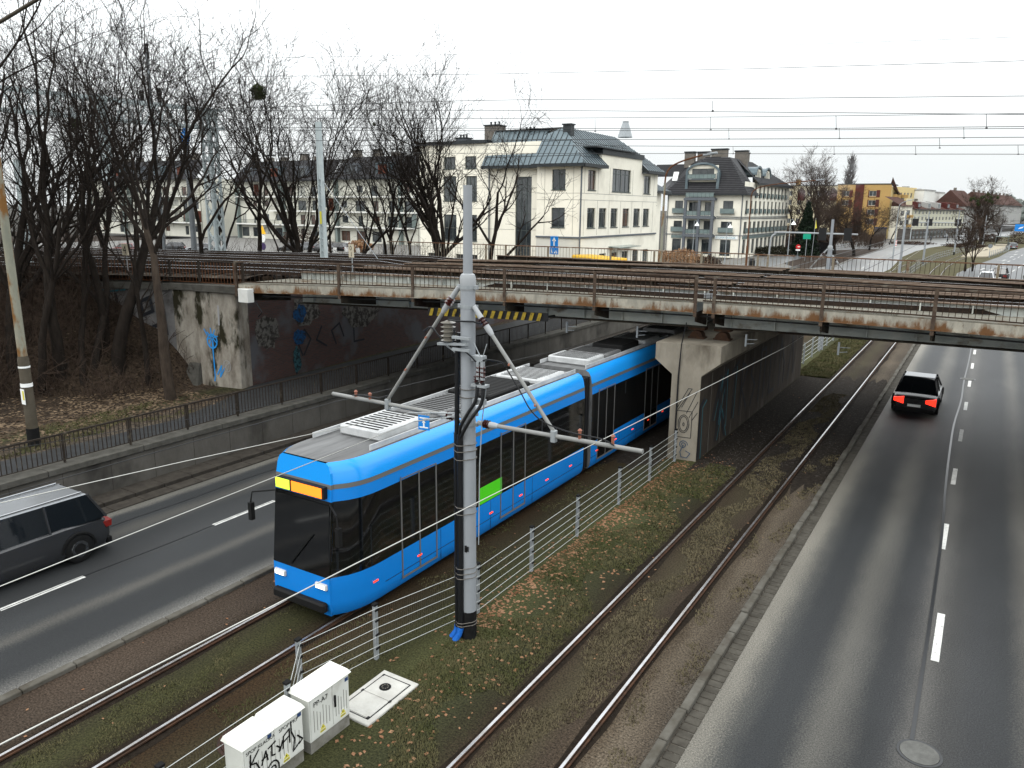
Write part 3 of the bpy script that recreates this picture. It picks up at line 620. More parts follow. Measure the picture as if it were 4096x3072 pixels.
ribbon(b,O,U,V,ell(.75,3.05,.26,.3,14),.06); ribbon(b,O,U,V,[(.75,3.0),(.77,1.5),(.73,1.3)],.06); ribbon(b,O,U,V,[(.9,1.6),(1.15,2.0),(1.05,1.5),(1.3,1.9)],.06); ribbon(b,O,U,V,[(.5,3.3),(.35,3.55)],.05)
b.build('blue_graffiti','spray_bright',ab)
b=MB(); ribbon(b,O,U,V,ell(1.45,2.0,.2,.25,14),.025); ribbon(b,O,U,V,[(1.3,2.2),(1.45,1.8),(1.6,2.2),(1.35,1.95)],.025); ribbon(b,O,U,V,[(1.2,4.6),(1.18,3.8)],.09); b.build('white_graffiti','spray_white',ab)
bx=thing('junction_box','small weathered white electrical box fixed high on the abutment corner','box')
b=MB(); q=atY(1003,1178,21.2); b.box(q[0]-.30,q[0]+.26,20.8,21.15,q[2]-.30,q[2]+.26); b.build('case','whitish',bx,bevel=.02)
b=MB(); b.tube([(q[0]+.3,21.2,q[2]-.3),(q[0]+.5,21.3,q[2]-.7),(q[0]+.2,21.35,q[2]-.9)],.03); b.build('cable','dark',bx)
# graffiti letters on wing wall
Ug=Vector((8.2,2.95,0)).normalized(); Og=Vector((-38.5,18.0,0))-Vector((0,.03,0))
letters(Og,Ug,V,[[(5.0,5.0),(5.3,4.5),(5.55,4.95)],[(5.9,4.9),(6.0,3.6)],[(5.9,3.5),(6.6,4.0),(7.2,3.3),(7.9,3.6)],[(6.6,4.8),(6.65,4.1)],[(7.1,4.6),(7.2,4.0),(7.7,4.2),(7.6,4.8),(7.1,4.6)],[(8.2,4.7),(8.3,3.2)]],'spray_black',.15,ab,'letter_outlines')
letters(Og,Ug,V,[[(5.8,3.25),(6.6,3.8),(7.2,3.05),(8.3,3.3)],[(4.9,4.7),(5.2,4.2)],[(5.2,5.08),(5.6,5.0),(6.4,5.1)]],'spray_cyan',.07,ab,'letter_highlights')
# under-bridge abutment wall (brick)
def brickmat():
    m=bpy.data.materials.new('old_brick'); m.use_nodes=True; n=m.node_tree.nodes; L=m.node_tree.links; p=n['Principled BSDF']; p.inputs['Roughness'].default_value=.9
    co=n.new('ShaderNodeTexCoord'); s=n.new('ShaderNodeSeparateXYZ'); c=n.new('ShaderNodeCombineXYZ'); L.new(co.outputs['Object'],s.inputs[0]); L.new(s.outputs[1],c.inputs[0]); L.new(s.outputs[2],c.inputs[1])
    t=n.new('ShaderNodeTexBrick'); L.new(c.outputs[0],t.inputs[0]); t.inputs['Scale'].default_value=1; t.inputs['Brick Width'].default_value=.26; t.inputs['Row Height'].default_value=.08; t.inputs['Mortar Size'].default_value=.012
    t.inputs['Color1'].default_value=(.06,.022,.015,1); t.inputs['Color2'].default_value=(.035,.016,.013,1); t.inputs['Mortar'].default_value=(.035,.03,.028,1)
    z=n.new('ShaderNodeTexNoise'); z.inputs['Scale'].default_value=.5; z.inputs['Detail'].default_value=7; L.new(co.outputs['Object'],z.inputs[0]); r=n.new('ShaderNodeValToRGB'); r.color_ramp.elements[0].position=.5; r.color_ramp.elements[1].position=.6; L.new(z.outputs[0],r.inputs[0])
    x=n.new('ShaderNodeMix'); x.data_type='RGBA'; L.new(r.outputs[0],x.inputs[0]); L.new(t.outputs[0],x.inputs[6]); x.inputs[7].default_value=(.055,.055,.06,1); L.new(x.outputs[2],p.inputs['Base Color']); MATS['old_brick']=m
brickmat()
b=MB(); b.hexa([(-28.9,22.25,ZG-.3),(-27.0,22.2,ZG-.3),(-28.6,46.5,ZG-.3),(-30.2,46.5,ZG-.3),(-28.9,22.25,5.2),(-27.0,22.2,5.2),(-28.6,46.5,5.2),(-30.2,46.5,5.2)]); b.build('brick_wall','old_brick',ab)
Ub=Vector((-1.6,24.3,0)).normalized(); Ob=Vector((-26.99,22.2,0))
letters(Ob,Ub,V,[[(3.2,1.9),(2.9,2.6),(3.4,3.1),(3.8,2.6),(3.3,1.9)],[(4.6,3.1),(4.2,2.5),(4.9,2.1)],[(5.6,2.1),(5.3,2.8),(5.9,3.1),(6.2,2.4)],[(7.0,3.2),(7.0,2.0),(7.8,2.0)]],'spray_black',.09,ab,'dark_graffiti')
mat('paint_dim',(.05,.16,.19),(.02,.03,.035),9,rough=.8,lo=.42,hi=.58); mat('paint_dimblue',(.015,.09,.24),(.03,.035,.04),7,rough=.8,lo=.45,hi=.6); mat('plaster_rest',(.20,.19,.17),(.05,.045,.04),5,rough=.9,lo=.44,hi=.56)
def patch(O,U,V,u0,u1,z0,z1,mt,nm,sd,off=.006):
    rn_=random.Random(sd); P=[]; O=Vector(O); N_=Vector(U).cross(Vector(V)).normalized()
    for k in range(18):
        a=2*math.pi*k/18; r=rn_.uniform(.72,1.1); P.append(O+Vector(U)*((u0+u1)/2+(u1-u0)/2*math.cos(a)*r)+Vector(V)*((z0+z1)/2+(z1-z0)/2*math.sin(a)*r)+N_*off)
    MB().poly(P).build(nm,mt,ab,fix=False)
patch(Ob,Ub,V,2.6,4.6,3.2,4.9,'plaster_rest','plaster_patch',3); patch(Ob,Ub,V,2.7,3.6,3.4,4.3,'paint_dimblue','blue_patch',5,.010); patch(Ob,Ub,V,2.6,3.5,2.4,3.2,'paint_dimblue','blue_patch',6,.010); patch(Ob,Ub,V,2.5,3.1,1.0,2.5,'paint_dim','cyan_patch',7,.010); patch(Ob,Ub,V,6,9.5,2.6,4.4,'plaster_rest','plaster_patch',9); patch(Ob,Ub,V,20.5,23.0,3.0,4.6,'paint_dim','cyan_patch',11,.010); patch(Ob,Ub,V,.3,1.8,2.4,4.2,'plaster_rest','plaster_patch',12)
# far-right abutment just outside frame carries the deck
b=MB(); b.box(12.5,15,25.5,43,-.1,4.6); b.build('right_end_wall','concrete',ab)
# ------------------------------------------------------------------ retaining wall, footpath, railings
XW=-22.5
rw=thing('retaining_wall','grey stained concrete retaining wall with a coping between footpath and left carriageway','retaining wall')
b=MB(); b.box(XW-.35,XW,YN,112,-.1,1.06); y=YN
b.build('wall','concrete_grey',rw)
b=MB(); y=YN
while y<112: b.box(XW-.55,XW+.1,y,y+2.985,1.06,1.25); y+=3
b.build('coping','coping',rw,bevel=.015)
b=MB(); y=YN+.9
while y<112: b.box(XW+.0005,XW+.003,y,y+.014,0,1.05); y+=1.48
b.build('panel_joint','kerb_dark',rw)
b=MB(); y=YN
while y<112: b.box(-22.28,-21.5,y,y+.985,-.05,.14); y+=1
tag(b.build('kerb','kerb_dark',bevel=.012),kind='structure')
b=MB(); y=YN
while y<112: b.box(-21.48,-20.97,y,y+.985,-.05,.03); y+=1
tag(b.build('gutter','kerb_dark',bevel=.012),kind='structure')
b=MB(); b.box(XW+.002,-22.285,YN,112,-.05,.02); tag(b.build('wall_foot_strip','dark_soil'),kind='structure')
fr=thing('footpath_railing','dark brown steel railing with vertical bars on the retaining wall','railing')
def yrail(parent,X,y0,y1,zb,zt,step,pstep,m1,m2,bw=.011,z0=lambda y:0):
    b=MB(); b.bar((X,y0,zt-.025),(X,y1,zt-.025),.055,.05); b.build('handrail',m1,parent)
    b=MB(); b.bar((X,y0,zb+.09),(X,y1,zb+.09),.04,.02)
    n=int((y1-y0)/step)
    for i in range(n):
        y=y0+(i+.5)*step; b.box(X-bw,X+bw,y-bw,y+bw,zb+.08,zt-.051)
    b.build('baluster_panel',m2,parent)
    y=y0
    while y<=y1: MB().box(X-.03,X+.03,y-.025,y+.025,zb-.0,zt-.051).build('railing_post',m2,parent); y+=pstep
yrail(fr,-22.80,YN+1,80,1.25,2.16,.14,2.1,'street_rail','street_rail')
mat('path_asphalt',(.060,.063,.066),(.042,.043,.044),3,rough=.75,bump=.3)
# ------------------------------------------------------------------ raised ground on the left with the railway embankment
def eint(i,x):
    P=EMB[i][::-1]; xs=[p[0] for p in P]; ys=[p[1] for p in P]; return float(np.interp(x,xs,ys))
def sm(t): t=min(1,max(0,t)); return t*t*(3-2*t)
rt=random.Random(5)
def hnoise(x,y): return .12*math.sin(x*.9+1.3*math.sin(y*.7))+.10*math.sin(y*1.1+x*.35)+.05*math.sin(3.1*x+2.3*y)
def zT(x,y):
    base=1.05; top=5.74
    if x<-28.9:
        wl=float(np.interp(x,[-38.5,-30.3,-28.7],[18.0,20.95,21.35])) if x>-38.5 else None
        yn=eint(0,x)-1.9; yf=eint(3,x)+2.4
        if wl is not None: yn=wl+.75 if x<-30.3 else wl+1.3
        if yn<=y<=yf: return top+(0.02*math.sin(x*2+y*3))
        if y>yf: return max(base,top-(y-yf)/1.6+hnoise(x,y)*.8)
        if wl is None: return max(base,top-(yn-y)/1.25+hnoise(x,y))
        zm=float(np.interp(x,[-38,-35,-34,-33,-31.2,-30.2,-29.6,-29.0],[5.4,5.35,5.1,4.6,3.6,2.5,1.6,1.05]))
        h=zm-max(0,wl-.2-y)/1.1
        return max(base,h+hnoise(x,y)*min(1,max(0,(h-base))))
    return base
xs=[-22.86,-23.5,-24.1]+[-24.7-.5*i for i in range(40)]+[-44.9-.9*i for i in range(50)]+[-90-5*i for i in range(30)]; xs=sorted(set(xs))
ys=[-25+1.5*i for i in range(22)]+[8.4+.4*i for i in range(60)]+[32.4+.8*i for i in range(34)]+[60+4*i for i in range(14)]; ys=sorted(set(ys))
V_=[];F_q=[]
for y in ys:
    for x in xs:
        z=zT(x,y)
        if y>112: z=lerp(1.05,-.1,sm((y-112)/4)) if x>-60 else 1.05
        V_.append((x,y,z))
nx=len(xs)
for j in range(len(ys)-1):
    for i in range(nx-1):
        a=j*nx+i; F_q.append((a,a+1,a+nx+1,a+nx))
band_mat('leaf_litter',[(-60,(.030,.021,.015)),(-30,(.034,.024,.016)),(-28.2,(.05,.036,.025)),(-27.4,(.042,.042,.018)),(-26.6,(.05,.038,.027)),(-24,(.06,.05,.038))],-62,-23.9,rough=.95,gscale=9,grain=(.25,2.4),wob=1.5,bump=1.0,patch=.35,spec=.1)
b=MB(); b.v=V_; b.f=F_q; tag(b.build('embankment','leaf_litter',smooth=2),kind='structure')
b=MB(); nP=[(-22.87,-25,1.062),(-25.3,-25,1.062),(-25.25,8,1.062),(-24.9,14,1.062),(-24.9,17,1.062),(-26.2,20.6,1.062),(-26.95,22.1,1.062),(-27.9,46,1.062),(-28.3,110,1.062),(-22.87,110,1.062)]
tag(b.poly(nP[::-1]).build('footpath','path_asphalt'),kind='structure')
mat('ballast',(.10,.08,.062),(.045,.036,.028),14,c3=(.20,.17,.13),s3=.8,lo3=.55,hi3=.7,rough=.95,bump=1.0,bscale=30)
b=MB()
for i in range(4):
    P=dens([(x,y,0) for x,y in EMB[i]],2)
    b.sweep([(p[0],p[1],0) for p in P],[(-1.75,5.735),(-1.3,5.80),(1.3,5.80),(1.75,5.735)],closed=False)
tag(b.build('ballast','ballast'),kind='structure')
mat('dry_ground',(.32,.26,.17),(.19,.15,.095),1.2,rough=.95,bump=.5,c3=(.06,.065,.025),s3=.5)
tag(MB().poly([(x,y,1.07) for x,y in [(-28.4,47),(-45,47),(-75,52),(-75,62),(-28.4,62)]]).build('verge','dry_ground'),kind='structure')
tag(MB().poly([(x,y,1.07) for x,y in [(-28.6,64),(-75,60),(-160,75),(-160,127),(-60,127),(-60,110),(-28.6,110)]]).build('car_park','paving'),kind='structure')
# railing on the abutment wing
def poly_rail(parent,P,zt,zb,step,pstep,m1,m2):
    D=dens(P,.6); b=MB(); b.tube([(p[0],p[1],zt) for p in D],.028,5); b.build('handrail',m1,parent)
    b=MB(); b.tube([(p[0],p[1],zb+.08) for p in D],.014,4)
    D2=dens(P,step)
    for p in D2: b.box(p[0]-.009,p[0]+.009,p[1]-.009,p[1]+.009,zb+.08,zt)
    b.build('baluster_panel',m2,parent)
    for p in dens(P,pstep): MB().box(p[0]-.05,p[0]+.05,p[1]-.03,p[1]+.03,zb,zt+.03).build('railing_post',m1,parent)
wrl=thing('abutment_railing','old rusty railing along the top of the abutment wing wall behind the branches','railing')
poly_rail(wrl,[(-37.5,18.5,0),(-30.4,21.0,0),(-28.9,21.35,0),(-26.4,21.6,0)],6.45,5.46,.17,3.1,'street_rail','rust')
# ------------------------------------------------------------------ tram
mat('tram_blue',(.005,.195,.62),(.006,.175,.55),.5,rough=.22,spec=.5,c3=(.02,.10,.26),s3=.9,lo3=.60,hi3=.95,stretch=(1,.4,1.6)); mat('cant_blue_lit',(.010,.27,.74),rough=.2,spec=.5); mat('tram_blue2',(.006,.13,.48),rough=.25,spec=.6); mat('tram_glass',(.004,.005,.006),rough=.07,spec=.9)  # cant colour is the body blue lightened, painting in light from above
mat('tram_grey',(.22,.22,.21),rough=.4); mat('roof_grey',(.30,.305,.305),(.16,.16,.16),1.5,rough=.6,stretch=(3,.3,1)); mat('roof_light',(.52,.53,.53),(.36,.37,.37),2,rough=.4); mat('roof_dark',(.02,.02,.02),rough=.6); mat('bellows',(.03,.03,.032),rough=.8)
mat('red_lamp',(1,.06,.02),rough=.4,emit=1.2); mat('amber_led',(1,.22,.02),emit=1.3); mat('green_led',(.62,.80,.06),emit=.75); mat('head_lamp',(1,1,.82),emit=2.2); mat('green_panel',(.07,.55,.015),rough=.4); mat('dim_interior',(.05,.055,.06),rough=.5)
tm=thing('tram','blue articulated tram with black window band passing under the bridge','tram',(-11.85,10.75,0))
HP=[(1.10,.22),(1.17,.34),(1.20,.55),(1.20,1.14),(1.19,2.80),(1.17,3.06),(1.165,3.16),(1.12,3.40),(1.04,3.54),(.92,3.60)]
SEC=[(0.0,11.2),(11.75,19.6),(20.15,31.5)]
def stat(y,z,nose):
    # width factor and back-slope of the nose
    if not nose: return 1.0,y
    s_=y; 
    if s_>1.2: return 1.0,y
    f=[.70,.86,.95,.99,1.0][int(round(s_/.3))] if s_<=1.2 else 1
    return f, y+ (.10*max(0,z-1.1)+ .30*max(0,.5-z))*(1-s_/1.2)
def bandpart(i0,i1,y0,y1,nose,name,mt,par,out=0):
    b=MB(); Ys=[0,.3,.6,.9,1.2]+[1.2+(y1-1.2)*k/6 for k in range(1,7)] if nose else [y0,y1]
    for s_ in (-1,1):
        R=[]
        for y in Ys:
            ring=[]
            for k in range(i0,i1+1):
                x,z=HP[k]; f,yy=stat(y,z,nose); ring.append((s_*(x+out)*f,yy,z))
            R.append(ring)
        b.loft(R,closed=False)
    if nose:
        for k in range(i0,i1):
            (xa,za),(xb,zb)=HP[k],HP[k+1]; fa_,ya=stat(0,za,True); fb_,yb=stat(0,zb,True)
            b.quad((-xa*fa_,ya-.06,za),(xa*fa_,ya-.06,za),(xb*fb_,yb-.06,zb),(-xb*fb_,yb-.06,zb))
            for q in (-1,1): b.quad((q*xa*fa_,ya-.06,za),(q*xa*fa_,ya,za),(q*xb*fb_,yb,zb),(q*xb*fb_,yb-.06,zb))
    return b.build(name,mt,par,smooth=True,fix=False)
for si,(y0,y1) in enumerate(SEC):
    nose=si==0
    md=bandpart(0,3,y0,y1,nose,'lower_body','tram_blue',tm); bandpart(3,4,y0,y1,nose,'window_band','tram_glass',tm,out=.004)
    bandpart(4,5,y0,y1,nose,'upper_body','tram_blue2' if 0 else 'tram_blue',tm); bandpart(5,6,y0,y1,nose,'grey_stripe','tram_grey',tm,out=.006); bandpart(6,9,y0,y1,nose,'cant_rail','cant_blue_lit',tm)
    b=MB(); Ys=[0,.3,.6,.9,1.2,y1] if nose else [y0,y1]
    for a,c in zip(Ys,Ys[1:]):
        fa_,ya=stat(a,3.6,nose); fc,yc=stat(c,3.6,nose); b.quad((-.92*fa_,ya,3.60),(.92*fa_,ya,3.60),(.92*fc,yc,3.60),(-.92*fc,yc,3.60))
    MB().box(-.75 if nose else -1.05,.75 if nose else 1.05,y0+(.4 if nose else .02),y1-.02,.2,.4).build('underframe','roof_dark',tm)
    for yy in ((y1,) if nose else (y0,y1)): b.poly([(x,yy,z) for x,z in HP]+[(-x,yy,z) for x,z in HP[::-1]])
    b.build('roof','roof_grey',tm,fix=False)
    # roof equipment
    yy=y0+(1.9 if nose else .5); k=0; rr2=random.Random(si+4)
    while yy<y1-1.4:
        L_=rr2.choice([1.6,2.2,1.2]); L_=min(L_,y1-.4-yy); h=rr2.choice([.16,.24,.2]); w_=rr2.choice([.62,.72,.8])
        bx_=MB().box(-w_,w_,yy,yy+L_,3.61,3.61+h).build('roof_unit',['roof_light','roof_grey','roof_dark'][k%3],tm,bevel=.04)
        g2=MB()
        for q in range(int(L_/.16)): g2.box(-w_*.8,w_*.8,yy+.08+q*.16,yy+.14+q*.16,3.61+h+.001,3.62+h)
        g2.build('vent_slats','roof_dark',bx_); yy+=L_+rr2.uniform(.15,.5); k+=1
    b=MB(); 
    for s_ in (-1,1): b.bar((s_*.86,y0+(1.3 if nose else .1),3.68),(s_*.86,y1-.1,3.68),.03,.12)
    b.build('roof_edge_rail','roof_light',tm)
    # windows divided by dim pillars; doors
    yy=y0+(1.9 if nose else .5)
    door=True
    while yy<y1-1.3:
        if door:
            for s_ in (-1,1):
                d=MB(); d.bar((s_*1.206,yy,.42),(s_*1.206,yy,2.9),.02,.012,(0,1,0)); 
                for q in (0,.65,1.3): d.box(min(s_*1.2,s_*1.212),max(s_*1.2,s_*1.212),yy+q-.02,yy+q+.02,.42,2.86)
                d.box(min(s_*1.2,s_*1.21),max(s_*1.2,s_*1.21),yy,yy+1.3,.42,.47); d.box(min(s_*1.2,s_*1.21),max(s_*1.2,s_*1.21),yy,yy+1.3,2.83,2.86)
                d.build('door_frame','tram_grey',tm)
                MB().box(min(s_*1.198,s_*1.206),max(s_*1.198,s_*1.206),yy+.02,yy+1.28,.47,1.2).build('door_glass','tram_glass',tm) if si>0 else None
        else:
            for s_ in (-1,1): MB().box(min(s_*1.194,s_*1.197),max(s_*1.194,s_*1.197),yy-.05,yy,1.2,2.75).build('window_pillar','dim_interior',tm)
        yy+=2.3 if door else 1.9; door=not door
    yy=y0+(.9 if nose else .4)
    b=MB()
    while yy<y1-.3: 
        for s_ in (-1,1): b.box(min(s_*1.2,s_*1.213),max(s_*1.2,s_*1.213),yy,yy+.16,.74,.775)
        yy+=1.55
    b.build('marker_light','red_lamp',tm)
    b=MB()
    for s_ in (-1,1):
        for q in (.3,.5,.7): yq=lerp(y0,y1,q); b.box(min(s_*1.198,s_*1.203),max(s_*1.198,s_*1.203),yq,yq+.012,.3,1.12)
        b.box(min(s_*1.198,s_*1.203),max(s_*1.198,s_*1.203),y0+(1.3 if nose else 0.02),y1-.02,.60,.615)
    b.build('panel_gap','roof_dark',tm)
for i in (0,1):
    a,c=SEC[i][1],SEC[i+1][0]; b=MB(); n=7
    for k in range(n):
        yy=lerp(a,c,(k+.5)/n); w_=1.12 if k%2 else 1.05; b.box(-w_,w_,yy-.03,yy+.045,.3,3.42 if k%2 else 3.36)
    b.build('gangway_bellows','bellows',tm)
MB().box(1.19,1.209,5.05,6.15,1.16,1.62).build('green_window_notice','green_panel',tm)
# front: windscreen, displays, lamps, bumper, wipers, mirrors
MB().quad((-.80,-.07+.02,1.16),(.80,-.05,1.16),(.79,.09,2.72),(-.79,.09,2.72)).build('windscreen','tram_glass',tm)
fd=MB().box(-.72,.72,.02,.12,2.86,3.12).build('destination_display','dark',tm)
MB().box(-.70,-.28,.005,.018,2.88,3.10).build('route_number_light','green_led',fd); MB().box(-.22,.66,.005,.018,2.88,3.10).build('destination_light','amber_led',fd)
for s_ in (-1,1):
    h=MB().box(s_*.62-.17,s_*.62+.17,-.11,-.04,.86,1.0).build('headlight','roof_light',tm,bevel=.02); MB().box(s_*.62-.13,s_*.62+.13,-.118,-.111,.89,.97).build('lamp','head_lamp',h)
b=MB(); b.box(-.78,.78,-.2,-.04,.36,.58); b.build('bumper','roof_dark',tm,bevel=.04)
for s_ in (-1,1):
    b=MB(); b.tube([(s_*.8,.1,2.75),(s_*1.25,-.18,2.7),(s_*1.3,-.2,2.45)],.018,6); b.box(s_*1.3-.05,s_*1.3+.05,-.24,-.14,2.05,2.45); b.build('mirror','roof_dark',tm)
b=MB(); b.bar((-.3,-.08,1.2),(.35,-.01,2.0),.02,.02); b.build('wiper','roof_dark',tm)
wh=MB()
for y in (2.2,4.0,14.5,16.3,24,26): 
    for s_ in (-1,1): wh.lathe((s_*.75,y,.37),[(.30,-.06),(.32,-.05),(.32,.05),(.30,.06)],20,axis=(1,0,0))
wh.build('wheels','rusty_rail',tm)
# ------------------------------------------------------------------ cars
mat('car_black',(.012,.012,.014),rough=.18,spec=.7); mat('car_dark',(.035,.037,.04),rough=.22,spec=.7); mat('car_silver',(.42,.44,.46),rough=.25,metal=.5); mat('car_white',(.62,.63,.64),rough=.3); mat('car_red',(.30,.02,.015),rough=.25); mat('car_glass',(.012,.016,.02),rough=.05,spec=.9); mat('tail_red',(1,.035,.015),emit=1.6,rough=.3); mat('lamp_white',(.85,.88,.9),rough=.15,emit=.25); mat('chrome',(.6,.62,.64),rough=.15,metal=1)
def make_car(label,L_,W,H,paint,roofp=None,kind='hatch',loc=(0,0,0),rz=0,lit=False,group=None,rails=False):
    """length runs along local y, nose at +y"""
    t=thing('parked_car' if group=='parked cars' else 'car',label,'car',loc,rz,group)
    w=W/2; bl=.36*H if kind!='van' else .42*H; belt=.58*H
    st=[(0,.30,.50*H+.0,.80),(.04,.22,.57*H,.92),(.25,.18,.61*H,.99),(.5,.17,.60*H,1),(.70,.17,.585*H,1),(.78,.18,.56*H,.985),(.93,.2,.49*H,.93),(.985,.24,.42*H,.84),(1,.30,.36*H,.74)]
    R=[]
    for f,zl,zb,k in st:
        y=-L_/2+f*L_; q=w*k
        R.append([(-q*.93,y,zl),(-q,y,zl+.14),(-q*1.0,y,lerp(zl,zb,.55)),(-q*.97,y,zb-.05),(-q*.88,y,zb),(q*.88,y,zb),(q*.97,y,zb-.05),(q*1.0,y,lerp(zl,zb,.55)),(q,y,zl+.14),(q*.93,y,zl)])
    b=MB().loft(R); b.poly(R[0][::-1]); b.poly(R[-1]); b.build('body',paint,t,smooth=True)
    if kind=='sedan': G=[(.13,.60,.80,.60),(.26,.97,.62,1)]; gs=[(.14,0),(.31,1),(.56,1),(.76,0)]
    elif kind=='suv': gs=[(.02,0),(.09,.97),(.55,1),(.74,0)]
    elif kind=='van': gs=[(.01,0),(.03,1),(.80,1),(.93,0)]
    else: gs=[(.02,0),(.13,.97),(.56,1),(.76,0)]
    R=[]; Rg=[]
    for f,h in gs:
        y=-L_/2+f*L_; zb=.585*H; q=w*lerp(.90,.70,h); z=lerp(zb,H,h)
        R.append([(-q,y,z),(q,y,z)])
    g=MB(); 
    a0,a1,a2,a3=R
    def off(p,dx,dy,dz): return (p[0]+dx,p[1]+dy,p[2]+dz)
    g.quad(a0[0],a0[1],a1[1],a1[0]); g.quad(a3[1],a3[0],a2[0],a2[1])
    for s_ in (0,1): g.poly([a0[s_],a1[s_],a2[s_],a3[s_]])
    g.build('windows','car_glass',t)
    r=MB(); dz=.025
    r.hexa([off(a1[0],-.005,-.03,-.04),off(a1[1],.005,-.03,-.04),off(a2[1],.005,.05,-.04),off(a2[0],-.005,.05,-.04),off(a1[0],.04,.03,dz),off(a1[1],-.04,.03,dz),off(a2[1],-.04,-.02,dz),off(a2[0],.04,-.02,dz)])
    ro=r.build('roof',roofp or paint,t,bevel=.012)
    for s_ in (0,1):
        for p,q in ((a0,a1),(a3,a2)): MB().bar(off(p[s_],0,0,0),off(q[s_],0,0,0),.07,.05).build('pillar',paint,t)
        my=(a1[s_][1]+a2[s_][1])/2; zb=.585*H; MB().bar((a0[s_][0],my,zb),(a1[s_][0],my,H),.03,.08).build('pillar',paint,t)
    if rails:
        for s_ in (-1,1): MB().tube([(s_*w*.62,a1[0][1]+.1,H+.05),(s_*w*.62,a2[0][1]-.1,H+.05)],.022,6).build('roof_rail','chrome',ro)
    wr=.165*H+.09
    for fy in (.19,.80):
        for s_ in (-1,1):
            y=-L_/2+fy*L_; wv=MB().lathe((s_*(w-.19),y,wr),[(wr*.9,0),(wr,.03*s_),(wr,.19*s_),(wr*.85,.205*s_)],20,axis=(1,0,0)).build('wheel','rubber',t)
            rm=MB(); rm.lathe((s_*(w+.008),y,wr),[(wr*.62,0),(wr*.60,.012*s_),(wr*.15,.0)],10,axis=(1,0,0)); rm.build('rim','chrome',wv)
            a=MB(); P=[(s_*(w+.001),y+wr*1.15*math.cos(x),wr+wr*1.15*math.sin(x)) for x in [math.pi*k/10 for k in range(11)]]
            a.tube(P,.035,5); a.build('wheel_arch','rubber',t)
    for s_ in (-1,1):
        MB().hexa([(s_*w*.55,L_/2-.16,.36*H+.02),(s_*w*.86,L_/2-.24,.36*H+.02),(s_*w*.86,L_/2-.34,.36*H+.02),(s_*w*.55,L_/2-.3,.36*H+.02),(s_*w*.55,L_/2-.12,.45*H),(s_*w*.86,L_/2-.22,.46*H),(s_*w*.86,L_/2-.5,.475*H),(s_*w*.55,L_/2-.5,.475*H)]).build('headlight','lamp_white',t)
        x0,x1=sorted((s_*w*.46,s_*w*.90))
        MB().hexa([(x0,-L_/2-.02,.40*H),(x1,-L_/2-.02,.33*H),(x1,-L_/2+.12,.33*H),(x0,-L_/2+.12,.40*H),(x0,-L_/2-.04,.50*H),(x1,-L_/2-.02,.545*H),(x1,-L_/2+.25,.545*H),(x0,-L_/2+.2,.50*H)]).build('taillight','tail_red' if lit else 'car_red',t)
    MB().box(-.26,.26,-L_/2-.035,-L_/2-.02,.27*H,.27*H+.11).build('number_plate','white',t)
    b=MB(); b.box(-w*.85,w*.85,-L_/2-.03,-L_/2+.1,.16,.34); b.box(-w*.75,w*.75,L_/2-.1,L_/2+.02,.16,.3); b.build('bumper','rubber',t,bevel=.02)
    return t
make_car('dark car with lit red tail lights driving away in the right carriageway',4.3,1.86,1.5,'car_black','car_silver','sedan',(-2.08,39.6,.005),0,lit=True)  # silver roof colour stands in for sky reflected on the black paint
make_car('dark grey estate car with silver roof in the left carriageway',4.7,1.86,1.62,'car_dark','car_silver','suv',(-19.45,8.15,.005),math.pi,rails=True)
make_car('black car seen through the far bridge railing at right',4.4,1.85,1.7,'car_black',None,'suv',at(3998,1122,.0),math.radians(-4))
make_car('small silver estate car driving off beyond the arrows at far right',4.4,1.8,1.5,'car_silver',None,'suv',at(4045,995,0),math.radians(12))
make_car('white car low behind the far railing beside the black car',4.2,1.8,1.5,'car_white',None,'hatch',at(3945,1134,.0),math.radians(-4))
make_car('white car waiting at the crossing in front of the white van',4.3,1.8,1.45,'car_white',None,'sedan',at(3840,962,0),math.pi)
vn=make_car('white delivery van queueing behind the white car',5.8,2.1,2.6,'car_white',None,'van',at(3853,948,0),math.pi)
make_car('dark estate car parked at the end of the far corner building',4.5,1.8,1.6,'car_black',None,'suv',at(3146,995,0),math.radians(30))
pk=[(1230,.9,'car_silver','silver'),(1290,.9,'car_dark','dark grey'),(1345,.9,'car_black','black'),(1390,.9,'car_white','white'),(1440,.9,'car_red','red-brown'),(500,.9,'car_red','red'),(800,.9,'car_silver','pale silver'),(1160,.9,'car_dark','charcoal'),(690,.9,'car_dark','slate')]
for i,(u,z,c,nm) in enumerate(pk):
    q=at(u,1002+((i*7)%9),.9); make_car(nm+' car parked behind the embankment '+['under the lattice post','right of the lattice post','by the hedge','nearest the white sign','beside the brick hoarding','left behind the number four marker','below the apartment balconies','left of the lattice post','left among the tree trunks'][i],4.3,1.8,1.5,c,None,'hatch',q,math.pi/2+.1*i,group='parked cars')
for i,(u,v) in enumerate([(3775,951),(3795,946),(3815,942),(3905,931),(3925,930),(3950,927),(3975,925),(4000,923)]):
    q=at(u,v,0); make_car(['blue-grey car queueing left of the van','pale car queueing second from the van','dark car right behind the van roof','white car in the distant queue under the mistletoe tree','silver car in the distant queue','grey car in the distant queue','white car far up the avenue','last pale car far up the avenue'][i],4.3,1.8,1.5,['car_silver','car_white','car_black','car_white','car_silver','car_dark','car_white','car_silver'][i],None,'hatch',q,math.pi-.2)
